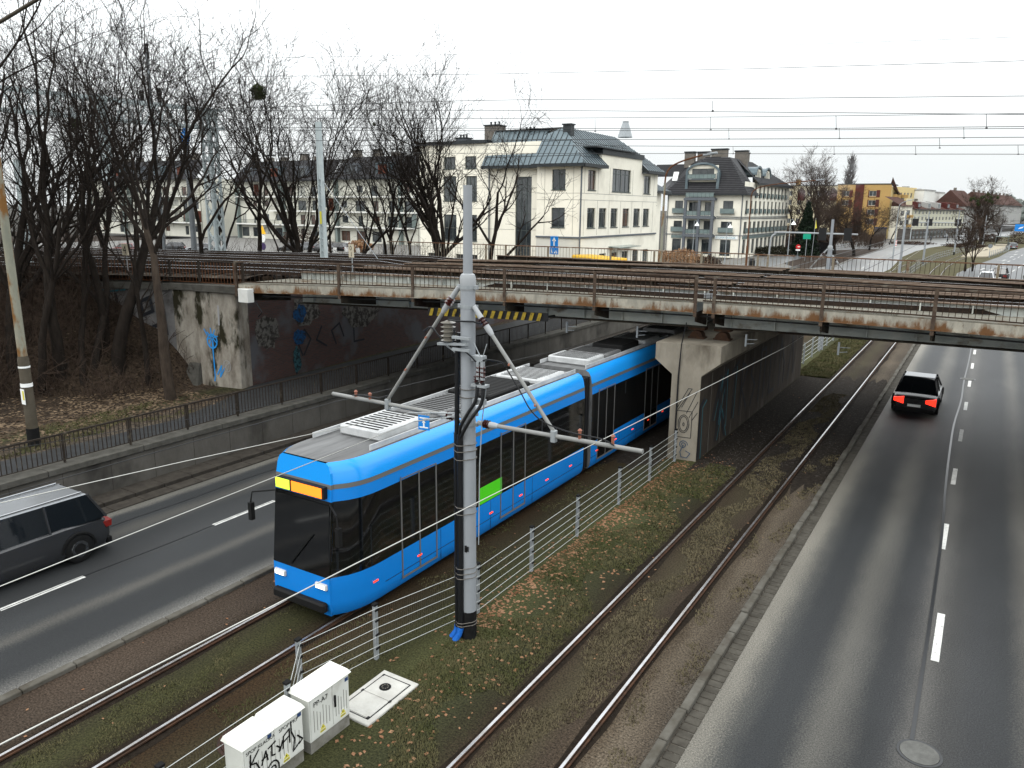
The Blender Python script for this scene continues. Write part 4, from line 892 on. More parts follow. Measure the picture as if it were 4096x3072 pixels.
# yellow truck in front of the cream building
mat('yellow_paint',(.62,.36,.01),(.54,.31,.015),2,rough=.45)
tk=thing('delivery_truck','yellow box truck parked behind the far bridge railing by the cream building','truck',(-31.6,68.2,.9),math.radians(-123))
b=MB(); b.hexa([(-1.2,-4.2,.75),(1.2,-4.2,.75),(1.2,2.4,.75),(-1.2,2.4,.75),(-1.2,-4.2,3.42),(1.2,-4.2,3.42),(1.2,2.4,3.42),(-1.2,2.4,3.42)]); b.build('cargo_box','yellow_paint',tk,bevel=.12)
b=MB(); b.loft([[(-1.15,y,.5),(1.15,y,.5),(1.1,y,h),(-1.1,y,h)] for y,h in ((2.5,2.9),(3.4,2.85),(4.2,1.7),(4.4,1.5))]); b.poly([(-1.15,4.4,.5),(1.15,4.4,.5),(1.1,4.4,1.5),(-1.1,4.4,1.5)]); b.build('cab','yellow_paint',tk)
MB().quad((-1.0,3.48,2.78),(1.0,3.48,2.78),(1.0,4.2,1.8),(-1.0,4.2,1.8)).build('windscreen','car_glass',tk)
for y in (-2.8,3.3):
    for s_ in (-1,1): MB().lathe((s_*.95,y,.48),[(.45,0),(.48,.04*s_),(.48,.24*s_),(.4,.25*s_)],18,axis=(1,0,0)).build('wheel','rubber',tk)
MB().box(-.5,.5,-4.18,2.3,.5,.749).build('chassis','dark',tk)
# ------------------------------------------------------------------ overhead line mast with cantilevers
mat('mast_paint',(.42,.45,.48),(.47,.50,.53),1.2,rough=.5,bump=.04); mat('mast_light',(.56,.585,.60),(.50,.525,.54),2,rough=.45); mat('cable_black',(.014,.015,.017),rough=.4,bump=.1,bscale=30); mat('blue_boot',(.01,.10,.42),(.02,.14,.5),20,rough=.6,bump=.5); mat('sign_blue',(.01,.20,.60),rough=.4)
mat('tube_grey',(.33,.335,.32),(.40,.405,.39),3,rough=.5)
def insul(mb,a,b,r0,r1,n=4):
    a=Vector(a);b=Vector(b); d=(b-a); L_=d.length; pr_=[(.03,0)]
    for k in range(n):
        h=L_*(k+.5)/n; pr_+=[(r0,h-L_*.32/n),(r1,h),(r0,h+L_*.2/n)]
    pr_.append((.03,L_)); return mb.lathe(a,pr_,16,axis=d)
mat('strap',(.24,.22,.19),rough=.4,metal=.4)
def make_mast(name,label,loc,full=True,h=9.2,group=None,arms=True,rz=0):
    t=thing(name,label,'tram mast',loc,rz,group)
    b=MB(); b.lathe((0,0,0),[(.162,.62),(.156,2.5),(.148,5),(.142,7.28)],28); b.build('lower_tube','mast_paint',t,smooth=True)
    MB().lathe((0,0,0),[(.166,0),(.167,.619)],28).build('black_base','rubber',t,smooth=True)
    MB().lathe((0,0,0),[(.146,7.27),(.155,7.3),(.155,7.50),(.13,7.57),(.09,7.59)],28).build('collar','mast_light',t,smooth=True)
    MB().lathe((0,0,0),[(.092,7.55),(.082,h-.001),(.08,h),(.07,h),(.07,h-.05)],24).build('upper_tube','mast_paint',t,smooth=True)
    if not arms: return t
    # arms: (attach, end), braces
    def arm(sgn,a_end,za,br_top,br_bot,nm):
        A=(sgn*.23,0,za); E_=(sgn*a_end,0,za+.02)
        b=MB().tube([(sgn*.62,0,za),E_],.042,12); b.tube([(sgn*(a_end-.005),0,za+.02),(sgn*(a_end+.01),0,za+.02)],.046,12); ao=b.build('cantilever_tube','tube_grey',t,smooth=True)
        i_=MB(); insul(i_,(sgn*.36,0,za),(sgn*.52,0,za),.05,.085,3); i_.build('insulator','porcelain',ao,smooth=True)
        c=MB(); c.tube([(sgn*.24,0,za),(sgn*.37,0,za)],.05,10); c.tube([(sgn*.51,0,za),(sgn*.60,0,za),(sgn*.7,0,za)],[.062,.062,.048],12); c.build('end_fitting','mast_light',ao,smooth=True)
        B0=Vector((sgn*.17,-.05,br_top)); B1=Vector((sgn*br_bot,0,za+.09)); d=(B1-B0).normalized()
        b=MB().tube([B0+d*.62,B1],.037,12); bo=b.build('brace_tube','tube_grey',t,smooth=True)
        i_=MB(); insul(i_,B0+d*.27,B0+d*.45,.045,.085,3); i_.build('insulator','porcelain',bo,smooth=True)
        c=MB(); c.tube([B0,B0+d*.27],[.045,.055],10); c.tube([B0+d*.44,B0+d*.56,B0+d*.66],[.058,.06,.042],12); c.build('end_fitting','mast_light',bo,smooth=True)
        f=MB(); f.box(sgn*br_bot-.05,sgn*br_bot+.05,-.055,.055,za-.11,za+.12); f.build('joint_clamp','galv',ao,bevel=.012)
        return B0,B1,d
    La=arm(-1,3.62,4.74,7.33,2.06,'l'); Ra=arm(1,3.66,4.70,6.98,1.92,'r')
    def band(z,r=.21,hh=.035,mt='galv',dd=.02):
        b=MB(); b.lathe((0,0,z),[(r,0),(r,hh)],24); b.box(r-.02,r+.06,-.03,.03,z-.01,z+hh+.01); return b
    b=MB()
    for z,r in ((7.30,.160),(6.93,.150),(4.83,.158),(4.62,.160)): b.lathe((0,0,z),[(r,0),(r,.07)],24); b.box(-r-.07,r+.07,-.03,.03,z,z+.07)
    b.build('clamp_band','galv',t)
    if not full: return t
    # bird-ring arrester on bracket, left side
    b=MB(); b.bar((-.62,-.12,6.20),(.12,-.2,6.27),.08,.05); b.bar((-.5,-.05,6.18),(-.18,-.05,6.02),.03,.03); b.box(-.2,.2,-.26,-.2,6.13,6.18); b.box(-.2,.2,-.26,-.2,6.36,6.41); b.build('bracket','galv',t)
    i_=MB(); insul(i_,(-.38,-.12,6.25),(-.38,-.12,6.68),.09,.15,5); i_.build('surge_arrester','grey_ins',t,smooth=True)
    MB().tube([(-.38,-.12,6.69),(-.1,-.25,6.70),(.2,-.12,6.70),(.3,-.03,6.66)],.016,6).build('jumper_cable','cable_black',t)
    # black feeder cables down the left face
    b=MB()
    for dx,dy,top in ((-.205,-.05,6.45),(-.165,-.13,6.30)): b.tube([(dx+.03,dy,top),(dx,dy,6.1),(dx-.02,dy-.03,3.6),(dx-.02,dy-.03,.25)],.042,10)
    b.tube([(-.25,-.1,6.5),(-.24,-.14,6.3)],.03,6); b.build('feeder_cable','cable_black',t,smooth=True)
    b=MB()
    for dx,dy in ((-.205,-.10),(-.07,-.185)): b.tube([(dx,dy,4.45),(dx,dy,.27)],.062,12)
    b.build('cable_duct','cable_black',t,smooth=True)
    b=MB()
    for dx,dy in ((-.205,-.10),(-.07,-.185)): b.tube([(dx,dy,.27),(dx-.02,dy-.03,.12),(dx-.09,dy-.09,-.02)],[.066,.06,.07],12)
    b.build('blue_cable_boot','blue_boot',t,smooth=True)
    b=MB()
    for P in ([(.30,-.12,5.55),(.29,-.16,5.2),(.12,-.20,4.9),(-.03,-.22,4.62),(-.07,-.19,4.4)],[(.42,-.1,5.55),(.41,-.14,5.15),(.2,-.22,4.8),(.03,-.24,4.5),(-.05,-.19,4.35)]): b.tube(smoothpath(P,6),.034,10)
    b.build('looped_cable','cable_black',t,smooth=True)
    # switch gear on right face
    b=MB(); b.box(.17,.42,-.14,.02,5.95,6.05); b.box(.17,.5,-.16,.0,5.45,5.5); b.box(.18,.44,-.13,-.01,5.1,5.2); b.box(.3,.36,-.17,-.1,5.6,5.95); b.box(.40,.46,-.17,-.1,5.6,5.95); b.bar((.2,-.1,6.3),(.44,-.14,5.95),.015,.015); b.bar((.5,-.1,6.3),(.4,-.14,5.95),.015,.015); b.build('switch_frame','galv',t)
    i_=MB(); insul(i_,(.25,-.08,5.51),(.25,-.08,5.66),.035,.06,3); insul(i_,(.38,-.08,5.51),(.38,-.08,5.66),.035,.06,3); insul(i_,(.33,-.13,5.63),(.33,-.13,5.88),.04,.055,3); insul(i_,(.43,-.13,5.63),(.43,-.13,5.88),.04,.055,3); i_.build('switch_insulator','porcelain',t,smooth=True)
    b=MB(); b.tube(smoothpath([(.02,-.19,6.15),(.18,-.18,6.05),(.33,-.14,5.92),(.5,-.12,6.0),(.78,-.06,5.98),(.9,-.04,5.9)],6),.016,6)
    b.tube(smoothpath([(-1.04,-.05,6.4),(-.8,-.1,6.5),(-.55,-.12,6.3),(-.3,-.12,6.15)],6),.018,6)
    b.tube(smoothpath([(.9,-.05,5.88),(1.2,-.06,5.5),(1.45,-.06,5.15),(1.75,-.05,4.95),(2.3,-.05,4.85),(2.9,-.05,4.83),(3.15,-.05,4.75)],6),.014,6)
    b.tube(smoothpath([(-2.0,-.05,4.95),(-2.3,-.05,4.86),(-2.7,-.05,4.86),(-3.0,-.05,4.82)],6),.014,6); b.build('jumper_cable','cable_black',t)
    MB().tube([(.46,-.05,5.5),(.36,-.05,4.75),(.34,-.1,3.9),(.33,-.12,2.2)],.012,6).build('operating_rod','galv',t)
    for z in (5.36,5.2,4.25,4.12,3.95,2.95,2.8,1.62,1.5,1.4,.40,.33):
        P=[(.165*math.cos(a),.165*math.sin(a),z) for a in [math.pi*2*k/20 for k in range(21)]]
        if z<4.6: P=[(.168*math.cos(a),.168*math.sin(a),z) for a in [-.9+(math.pi+1.1)*k/14 for k in range(15)]]+[(-.265,-.08,z),(-.24,-.16,z-.015),(-.10,-.25,z-.02),(.0,-.235,z-.01),(.105,-.13,z)]
        MB().tube(P,.008,5,cap=False).build('steel_strap','strap',t)
    b=MB()
    for s_,xs_ in ((-1,(2.55,2.95)),(1,(2.45,3.1))):
        for x in xs_: b.lathe((s_*x,0,4.73),[(.03,0),(.03,.16),(.045,.17),(.02,.2)],8)
    for B0,B1,d in (La,Ra):
        for q in (1.3,2.2): p=B0+d*q; b.lathe(p+Vector((0,-.05,0)),[(.02,0),(.02,.09)],6,axis=(.5,-1,0))
    b.build('copper_clamp','copper',t)
    b=MB(); 
    for pts in ([(-.2,-.15,4.86),(-.75,-.22,4.80),(-1.25,-.28,4.74)],[(-.2,-.17,4.80),(-.6,-.35,4.72),(-.95,-.5,4.66)]): b.tube(pts,.013,6); b.bar(Vector(pts[1]),Vector(pts[1])+Vector((-.2,-.05,-.02)),.06,.03); b.bar(Vector(pts[0]),Vector(pts[0])+Vector((-.16,-.03,-.02)),.05,.03)
    b.build('tension_link','galv',t)
    b=MB(); b.box(.02,.07,-.17,-.157,1.98,2.12); b.box(.075,.10,-.16,-.135,2.0,2.1); b.build('number_mark','dark',t)
    return t
MX,MY=-8.37,12.03
make_mast('tram_mast','grey tubular tram mast in the foreground with two cantilever arms and black cables',(MX,MY,0))
# section sign hanging from the left arm
sg=thing('overhead_line_sign','blue square sign with a white arrow between two bars hung under the mast arm','sign',(-9.45,12.0,4.50),math.radians(8))
MB().box(-.13,.13,-.004,.004,-.155,.155).build('plate','sign_blue',sg)
b=MB(); b.box(-.10,.10,-.008,-.0045,.085,.112); b.box(-.10,.10,-.008,-.0045,-.112,-.085); b.box(-.017,.017,-.008,-.0045,-.085,.01); b.poly([(-.045,-.008,.0),(.045,-.008,.0),(0,-.008,.06)]); b.build('white_symbol','white',sg)
b=MB(); b.box(-.06,-.04,0,.01,.155,.2); b.box(.04,.06,0,.01,.155,.2); b.build('hanger','galv',sg)
# masts further along between the tracks
def Xat(u,v,X): return atX(u,v,X)
q=atX(3312,1080,-8.75); mf=make_mast('tram_mast','tram mast with folded cantilevers rising just behind the far bridge railing',(q[0],q[1],-.9),full=False,group='tram masts along the line')
mp=make_mast('tram_mast','second tram mast behind the bridge, left of the traffic signals on the long arm',(-9.9,112,-.4),full=False,arms=False,group='tram masts along the line')
for (u,v,vt,lb) in [(3691,1055,847,'tram mast with black foot rising from the far track fence on the bend'),(3815,1020,842,'tram mast standing at the right end of the mesh fence on the bend'),(3929,988,859,'tram mast by the sandy platform right of the mistletoe tree'),(4000,956,847,'tram mast carrying a blue direction sign arm beside the shelter'),(4050,952,900,'thin tram mast behind the round dark bush at far right')]:
    x,y,_=at(u,v,0); d=math.hypot(x,y); ht=CAMZ+( (850-vt)/F_)*d; m_=dup(mp,(x,y,0),label=lb); m_.scale=(1,1,ht/9.2)
# bracket wires of the far masts
wt=thing('tram_span_wires','thin dark tram contact wires running beside the far masts','wires')
b=MB()
for (p,q) in (((-7.0,40,4.9),(-7.6,134,5.3)),((-11.8,40,4.9),(-11.6,134,5.3)),((-7.6,134,5.3),(-5.6,184,5.4)),((-11.6,134,5.3),(-8.4,195,5.4)),((-5.6,184,5.4),(-1,250,5.4)),((-8.4,195,5.4),(-3,255,5.4))): b.tube([p,q],.022,4)
for k in range(3): b.tube([(-22,150+30*k,6.2),(4,155+30*k,6.2)],.015,4)
b.build('wire','dark',wt)
# ------------------------------------------------------------------ near tram wires
mat('wire_bright',(.45,.45,.42),rough=.3,metal=.4); mat('wire_dark',(.03,.032,.035),rough=.5)
def wire(label,pts,r=.006,m_='wire_bright',name='overhead_wire',group='tram wires'):
    o=MB().tube(pts,r,5).build(name,m_,smooth=2); tag(o,label,'wire',group); return o
def P3(u,v,z): return at(u,v,z)
wire('upper bright tram wire from the mast link to the left frame edge',[(-13.4,-3.5,4.7),(-11.55,4.96,4.64),(-11.04,7.58,4.62),(-9.62,11.75,4.74)],.007)
wire('lower bright tram wire from the second mast link crossing the left carriageway',[(-8.5,-6,4.6),(-9.01,3.76,4.6),(-9.32,11.53,4.66)],.007)
wire('bright tram contact wire above the right track ending under the pier head',[(-5.6,-8,5.25),(-5.6,2.19,5.02),(-5.6,5.8,4.92),(-5.6,12.03,4.72),(-5.6,20,4.46),(-5.6,27.1,4.25),(-5.6,45,4.25),(-6.6,75,4.5),(-6.6,110,5)],.0075)
wire('tram contact wire above the blue tram roof left of the mast',[(-11.9,-8,4.9),(-11.9,4,4.62),(-11.9,12.03,4.6),(-11.9,23.6,4.14),(-11.9,46,4.1),(-11.9,110,5)],.0075,'wire_dark')
wire('thin tension wire tied to the outer end of the left mast arm',[(-15.5,-2,4.9),(-11.98,12.03,4.74)],.004,'wire_dark')
# ------------------------------------------------------------------ mesh fence between the tracks
_q=at(1148,2738,1.15); _r=at(640,3072,1.15); _r2=(_r[0]*2-_q[0],_r[1]*2-_q[1])
fp=[_r2,(_r[0],_r[1]),(_q[0],_q[1]),(-9.76,8.65),(-9.44,10.35),(-8.75,12.92),(-8.75,15.3),(-8.75,17.8),(-8.75,20.6),(-8.75,23.1),(-8.75,25.5)]
fn=thing('wire_fence','galvanised wire mesh fence with flat posts between the two tram tracks','fence')
mat('fence_wire',(.50,.52,.50),(.40,.42,.41),5,rough=.45); mat('thin_wire',(.13,.12,.09),rough=.7)
for (x,y) in fp:
    po=MB().box(x-.035,x+.035,y-.045,y+.045,-.1,1.17).build('post','galv',fn,bevel=.006); MB().box(x-.045,x+.045,y-.055,y+.055,1.17,1.21).build('cap','rubber',po)
    b=MB()
    for z in (.25,.55,.85,1.08): b.box(x+.036,x+.062,y-.05,y+.05,z-.015,z+.015)
    b.build('clip','rubber',po)
for (a,c) in zip(fp,fp[1:]):
    dz=0
    b=MB(); t=MB(); L_=math.hypot(c[0]-a[0],c[1]-a[1]); ox=.045
    for z in (.10,.30,.50,.70,.90,1.12): b.tube([(a[0]+ox,a[1],z),(c[0]+ox,c[1],z)],.0062,4); 
    n=int(L_/.05)
    for i in range(n):
        f=(i+.5)/n; x=lerp(a[0],c[0],f)+ox; y=lerp(a[1],c[1],f); t.v+=[(x-.0013,y-.0013,.06),(x+.0013,y+.0013,.06),(x+.0013,y+.0013,1.14),(x-.0013,y-.0013,1.14)]; k=len(t.v); t.f.append((k-4,k-3,k-2,k-1))
    pn=b.build('mesh_panel','fence_wire',fn,fix=False); t.build('upright_wires','thin_wire',pn,fix=False)
f2=thing('wire_fence','distant galvanised mesh fence curving between the far tram tracks','fence')
fq=[(-9.4,112),(-9.6,134),(-9.4,152),(-8.9,168),(-7.4,186),(-5.6,203),(-3.6,222)]
for D in [dens([(x,y,0) for x,y in fq],2.5)]:
    for p in D: MB().box(p[0]-.03,p[0]+.03,p[1]-.03,p[1]+.03,0,1.3).build('post','steel',f2,fix=False)
    b=MB()
    for p,q in zip(D,D[1:]):
        for z in (.3,.75,1.2): b.bar((p[0],p[1],z),(q[0],q[1],z),.02,.025)
    b.build('mesh_panel','galv',f2)
f3=thing('wire_fence','short mesh fence continuing beyond the pier on the lit grass under the bridge','fence')
for k in range(10):
    y=44.5+2.5*k; MB().box(-8.7,-8.62,y-.04,y+.04,0,1.25).build('post','galv',f3)
b=MB()
for z in (.15,.4,.65,.9,1.18): b.bar((-8.66,44.5,z),(-8.66,67,z),.014,.014)
b.build('mesh_panel','fence_wire',f3)
f4=thing('guard_rail','low mesh guard rail of the far tram stop beside the right carriageway','fence')
D=dens([(-.3,184,0),(3.2,217,0),(4,240,0)],3); b=MB()
for p in D: b.box(p[0]-.04,p[0]+.04,p[1]-.04,p[1]+.04,0,1.3)
for p,q in zip(D,D[1:]):
    for z in (.3,.6,.9,1.25): b.bar((p[0],p[1],z),(q[0],q[1],z),.03,.04)
b.build('mesh_panel','galv',f4)
# ------------------------------------------------------------------ switch cabinets and the concrete chamber
mat('cab_white',(.60,.61,.57),(.52,.53,.49),1.5,rough=.5,c3=(.36,.35,.30),s3=1.3,lo3=.60,hi3=.8); mat('cab_roof',(.70,.71,.66),(.60,.60,.55),3,rough=.55); mat('seam',(.20,.19,.16),rough=.8); mat('plinth',(.42,.41,.37),(.20,.19,.15),2.2,rough=.9,bump=.3); mat('warn_yellow',(.55,.50,.06),rough=.6); mat('label_blue',(.05,.10,.25),rough=.6)
mat('spray',(.008,.008,.008),rough=.6)
def cabinet(label,X,y0,y1,dep,zt,texts,name='switch_cabinet'):
    """faces +X; front plane at X, from y0 to y1"""
    t=thing(name,label,'cabinet'); x0=X-dep
    b=MB().box(x0,X,y0,y1,.22,zt-.05); b.build('housing','cab_white',t,bevel=.008)
    MB().box(x0+.01,X-.01,y0+.01,y1-.01,-.1,.22).build('plinth','plinth',t)
    return t,x0
U=Vector((0,1,0)); V=Vector((0,0,1)); N=Vector((1,0,0))
def warn(t,X,y,z,s=.075):
    o=MB().quad((X,y-s,z-s*1.2),(X,y+s,z-s*1.2),(X,y+s,z+s*1.1),(X,y-s,z+s*1.1)).build('warning_label','cab_roof',t)
    MB().poly([(X+.0012,y-s*.85,z-s*.25),(X+.0012,y+s*.85,z-s*.25),(X+.0012,y,z+s*.95)]).build('triangle','warn_yellow',o); b=MB(); b.quad((X+.0012,y-s*.85,z-s*.95),(X+.0012,y+s*.85,z-s*.95),(X+.0012,y+s*.85,z-s*.4),(X+.0012,y-s*.85,z-s*.4)); b.build('text_band','warn_yellow',o)
    b=MB(); b.poly([(X+.0016,y-s*.12,z),(X+.0016,y+s*.2,z+.02),(X+.0016,y-.01,z+s*.6)]); 
    for k in range(3): b.quad((X+.0016,y-s*.7,z-s*(.85-.16*k)),(X+.0016,y+s*.7,z-s*(.85-.16*k)),(X+.0016,y+s*.7,z-s*(.79-.16*k)),(X+.0016,y-s*.7,z-s*(.79-.16*k)))
    b.build('marks','spray',o)
def door(t,X,y0,y1,z0,z1,nr):
    d=MB().box(X+.0005,X+.012,y0,y1,z0,z1).build('door','cab_white',t,bevel=.003)
    b=MB()
    for i in range(nr):
        y=lerp(y0,y1,(i+1)/(nr+1)); b.box(X+.0125,X+.0155,y-.0035,y+.0035,z0+.12,z1-.22-.05*((i*7)%3))
    b.build('pressed_ribs','seam',d); return d
# cabinet PP-A7
t,x0=cabinet('pale grey two-door cabinet marked PP-A7 next to the concrete chamber cover',-8.48,7.66,8.58,.42,1.10,None)
MB().hexa([(x0-.03,7.62,1.02),(-8.44,7.62,1.02),(-8.44,8.62,1.02),(x0-.03,8.62,1.02),(x0-.0,7.66,1.10),(-8.50,7.66,1.09),(-8.50,8.58,1.09),(x0-.0,8.58,1.10)]).build('roof','cab_roof',t,bevel=.006)
d=door(t,-8.48,7.68,8.16,.26,1.0,6); door(t,-8.48,8.18,8.56,.26,1.0,5)
h=MB().box(-8.467,-8.435,8.20,8.235,.58,.80).build('handle','rubber',t,bevel=.008)
text_mb('PP-A7',.13,(-8.4625,7.74,.84),U,V,N).build('lettering','spray',t)
warn(t,-8.4655,7.93,.36); warn(t,-8.4655,8.40,.36); MB().quad((-8.465,8.47,.90),(-8.465,8.55,.90),(-8.465,8.55,.97),(-8.465,8.47,.97)).build('maker_label','label_blue',t)
# graffiti cabinet pair
t,x0=cabinet('pale double cabinet sprayed with black graffiti at the bottom frame edge',-8.48,6.35,7.52,.42,1.04,None)
MB().hexa([(x0-.03,6.31,.97),(-8.44,6.31,.97),(-8.44,6.93,.97),(x0-.03,6.93,.97),(x0,6.34,1.045),(-8.50,6.34,1.035),(-8.50,6.90,1.035),(x0,6.90,1.045)]).build('roof','cab_roof',t,bevel=.006)
MB().hexa([(x0-.03,6.932,.97),(-8.44,6.932,.97),(-8.44,7.56,.97),(x0-.03,7.56,.97),(x0,6.96,1.05),(-8.50,6.96,1.04),(-8.50,7.53,1.04),(x0,7.53,1.05)]).build('roof','cab_roof',t,bevel=.006)
door(t,-8.48,6.37,6.92,.26,.955,6); door(t,-8.48,6.94,7.50,.26,.955,6)
text_mb('SPOP KŁADKA',.085,(-8.4625,6.39,.835),U,V,N).build('lettering','spray',t); text_mb('SPOP PKP',.092,(-8.4625,7.02,.835),U,V,N).build('lettering','spray',t)
MB().quad((-8.465,6.80,.87),(-8.465,6.88,.87),(-8.465,6.88,.94),(-8.465,6.80,.94)).build('maker_label','label_blue',t); MB().quad((-8.465,7.40,.87),(-8.465,7.48,.87),(-8.465,7.48,.94),(-8.465,7.40,.94)).build('maker_label','label_blue',t)
warn(t,-8.4655,7.14,.33)
b=MB(); O=(-8.463,6.42,.15); S=lambda pts: ribbon(b,O,U,V,pts,.026)
for L_ in [[(.05,.66),(.03,.40),(.10,.28)],[(.20,.66),(.05,.50),(.14,.47),(.20,.33),(.17,.24)],[(.24,.36),(.33,.55),(.36,.38)],[(.25,.44),(.36,.46)],[(.38,.56),(.52,.60)],[(.45,.58),(.44,.40),(.50,.38)],[(.54,.50),(.60,.44),(.58,.38)],[(.60,.38),(.66,.52)],[(.66,.38),(.68,.58),(.80,.64),(.80,.40)],[(.68,.48),(.80,.52)],[(.84,.74),(.84,.56),(.90,.40),(.86,.20),(1.0,.28)],[(.96,.42),(1.06,.30),(1.0,.26)]]: S(L_)
S([(.45+.11*math.cos(a*.5),.16+.13*math.sin(a*.5)) for a in range(14)]); S([(.45+.05*math.cos(a*.7),.16+.05*math.sin(a*.7)) for a in range(10)])
b.build('black_graffiti','spray',t)
# concrete chamber slab
ch=thing('chamber_cover','pale concrete cable chamber with two lids and a round black vent','chamber cover')
MB().box(-9.02,-8.17,8.68,10.1,-.05,.045).build('frame','slab',ch,bevel=.012)
ch.location.z=0
MB().box(-8.9,-8.29,8.82,9.37,.046,.058).build('lid','slab',ch,bevel=.006); MB().box(-8.9,-8.29,9.385,9.95,.046,.058).build('lid','slab',ch,bevel=.006)
b=MB(); b.box(-8.925,-8.905,8.8,9.97,.045,.049); b.box(-8.285,-8.265,8.8,9.97,.045,.049); b.box(-8.925,-8.265,8.79,8.808,.045,.049); b.box(-8.925,-8.265,9.962,9.98,.045,.049)
for (x,y) in ((-8.92,9.38),(-8.27,9.38),(-8.3,8.83),(-8.9,9.94)): b.box(x-.02,x+.02,y-.03,y+.03,.050,.061)
b.build('lid_joint','dark',ch)
b=MB(); b.lathe((-8.62,9.66,.059),[(.11,0),(.11,.012),(.095,.014)],24); v_=b.build('vent','rubber',ch)
b=MB()
for k in range(8): a=k*math.pi/4; b.box(-8.62+.06*math.cos(a)-.012,-8.62+.06*math.cos(a)+.012,9.66+.06*math.sin(a)-.012,9.66+.06*math.sin(a)+.012,.073,.076)
b.build('vent_hole','seam',v_)
# ------------------------------------------------------------------ street lamp at far left
mat('lamp_rust',(.33,.335,.265),(.47,.455,.355),1.4,rough=.8,c3=(.30,.15,.05),s3=1.6,lo3=.48,hi3=.60,bump=.25,stretch=(2,2,.7)); mat('arm_brown',(.10,.085,.06),(.15,.13,.10),2,rough=.8)
lp=thing('street_lamp','tall rusty pale green lamp post leaning at the left edge with stickers near its foot','street lamp',(-25.9,12.4,1.04))
b=MB(); b.lathe((0,0,0),[(.19,0),(.185,.62)],16); b.build('black_foot','rubber',lp,smooth=True)
b=MB(); b.lathe((0,0,0),[(.17,.60),(.165,2.9),(.15,2.95),(.14,3.0)],16); b.build('lower_tube','arm_brown',lp,smooth=True)
b=MB(); b.lathe((0,0,0),[(.135,2.98),(.105,12.4)],16); b.build('pole','lamp_rust',lp,smooth=True)
b=MB(); b.lathe((0,0,0),[(.178,2.0),(.176,2.12)],16); b.lathe((0,0,0),[(.172,2.62),(.172,2.68)],16); b.box(-.05,.16,-.19,-.172,1.45,1.95); b.build('stickers','white',lp)
b=MB(); b.box(.06,.16,-.195,-.191,1.6,1.9); b.build('yellow_sticker','warn_yellow',lp)
b=MB(); b.tube([(0,0,12.2),(.02,0,12.45),(.25,0,12.62),(1.1,0,12.72),(4.25,0,13.25)],[.10,.07,.055,.052,.045],10); b.build('arm','arm_brown',lp,smooth=True)
b=MB(); b.hexa([(4.15,-.12,13.18),(5.0,-.16,13.27),(5.0,.16,13.27),(4.15,.12,13.18),(4.15,-.09,13.34),(5.0,-.09,13.45),(5.0,.09,13.45),(4.15,.09,13.34)]); b.build('lamp_head','dark',lp,bevel=.03)
def street_lamp(label,x,y,z,h,dx,dy,mt='lamp_rust',m2='rust',r=.1,group='street lamps'):
    t=thing('street_lamp',label,'street lamp',(x,y,z),group=group)
    MB().lathe((0,0,0),[(r*1.3,0),(r*1.2,h*.45),(r*.8,h*.46),(r*.55,h-.8)],12).build('pole',mt,t,smooth=True)
    b=MB(); b.tube(smoothpath([(0,0,h-.9),(dx*.03,dy*.03,h-.3),(dx*.15,dy*.15,h+.1),(dx*.45,dy*.45,h+.42),(dx,dy,h+.75)],4),[r*.5]*17,8); b.build('arm',m2,t,smooth=True)
    d=Vector((dx,dy,0)).normalized(); b=MB(); b.bar(Vector((dx,dy,h+.74)),Vector((dx,dy,h+.86))+d*.8,.26,.13); b.build('lamp_head','galv',t,bevel=.03); return t
q=far(2643,1040,47); qt=far(2664,632,47); street_lamp('rusty street lamp just behind the bridge in front of the cream building',q[0],q[1],.9,qt[2]-1.5,2.0,.5)
q=far(2984,1055,88); qt=far(3010,732,88); street_lamp('rusty orange street lamp right of the balcony building corner',q[0],q[1],0,qt[2]-.5,6.2,1.0,'rust')
for (u,v,vt,dist,dx,lb) in [(3640,960,862,250,2.5,'thin street lamp in front of the cream terrace'),(3575,1000,800,160,1.4,'slim lamp between the tram masts with its arm to the right')]:
    q=far(u,v,dist); qt=far(u,vt,dist); street_lamp(lb,q[0],q[1],0,qt[2]-.8,dx,.5,'galv','galv',.11)
for (u,v,vt,lb) in [(2769,1025,885,'white bell-shaped park lamp before the balcony tower'),(2900,1030,893,'white bell-shaped park lamp beside the shop sign'),(3152,1005,880,'white park lamp at the far end of the balcony building'),(2050,960,905,'tiny white park lamp seen between bare trunks')]:
    q=far(u,v,138); qt=far(u,vt,138); t=thing('park_lamp',lb,'park lamp',(q[0],q[1],0),group='park lamps'); h=qt[2]
    b=MB(); b.lathe((0,0,0),[(.09,0),(.05,h-.4)],8); b.tube([(0,0,h-.45),(.0,0,h),(.25,0,h+.15),(.5,0,h-.1)],.04,6); b.build('pole','galv',t); MB().lathe((.5,0,h-.75),[(.42,0),(.3,.25),(.1,.5),(.06,.65)],12).build('bell_shade','white',t)
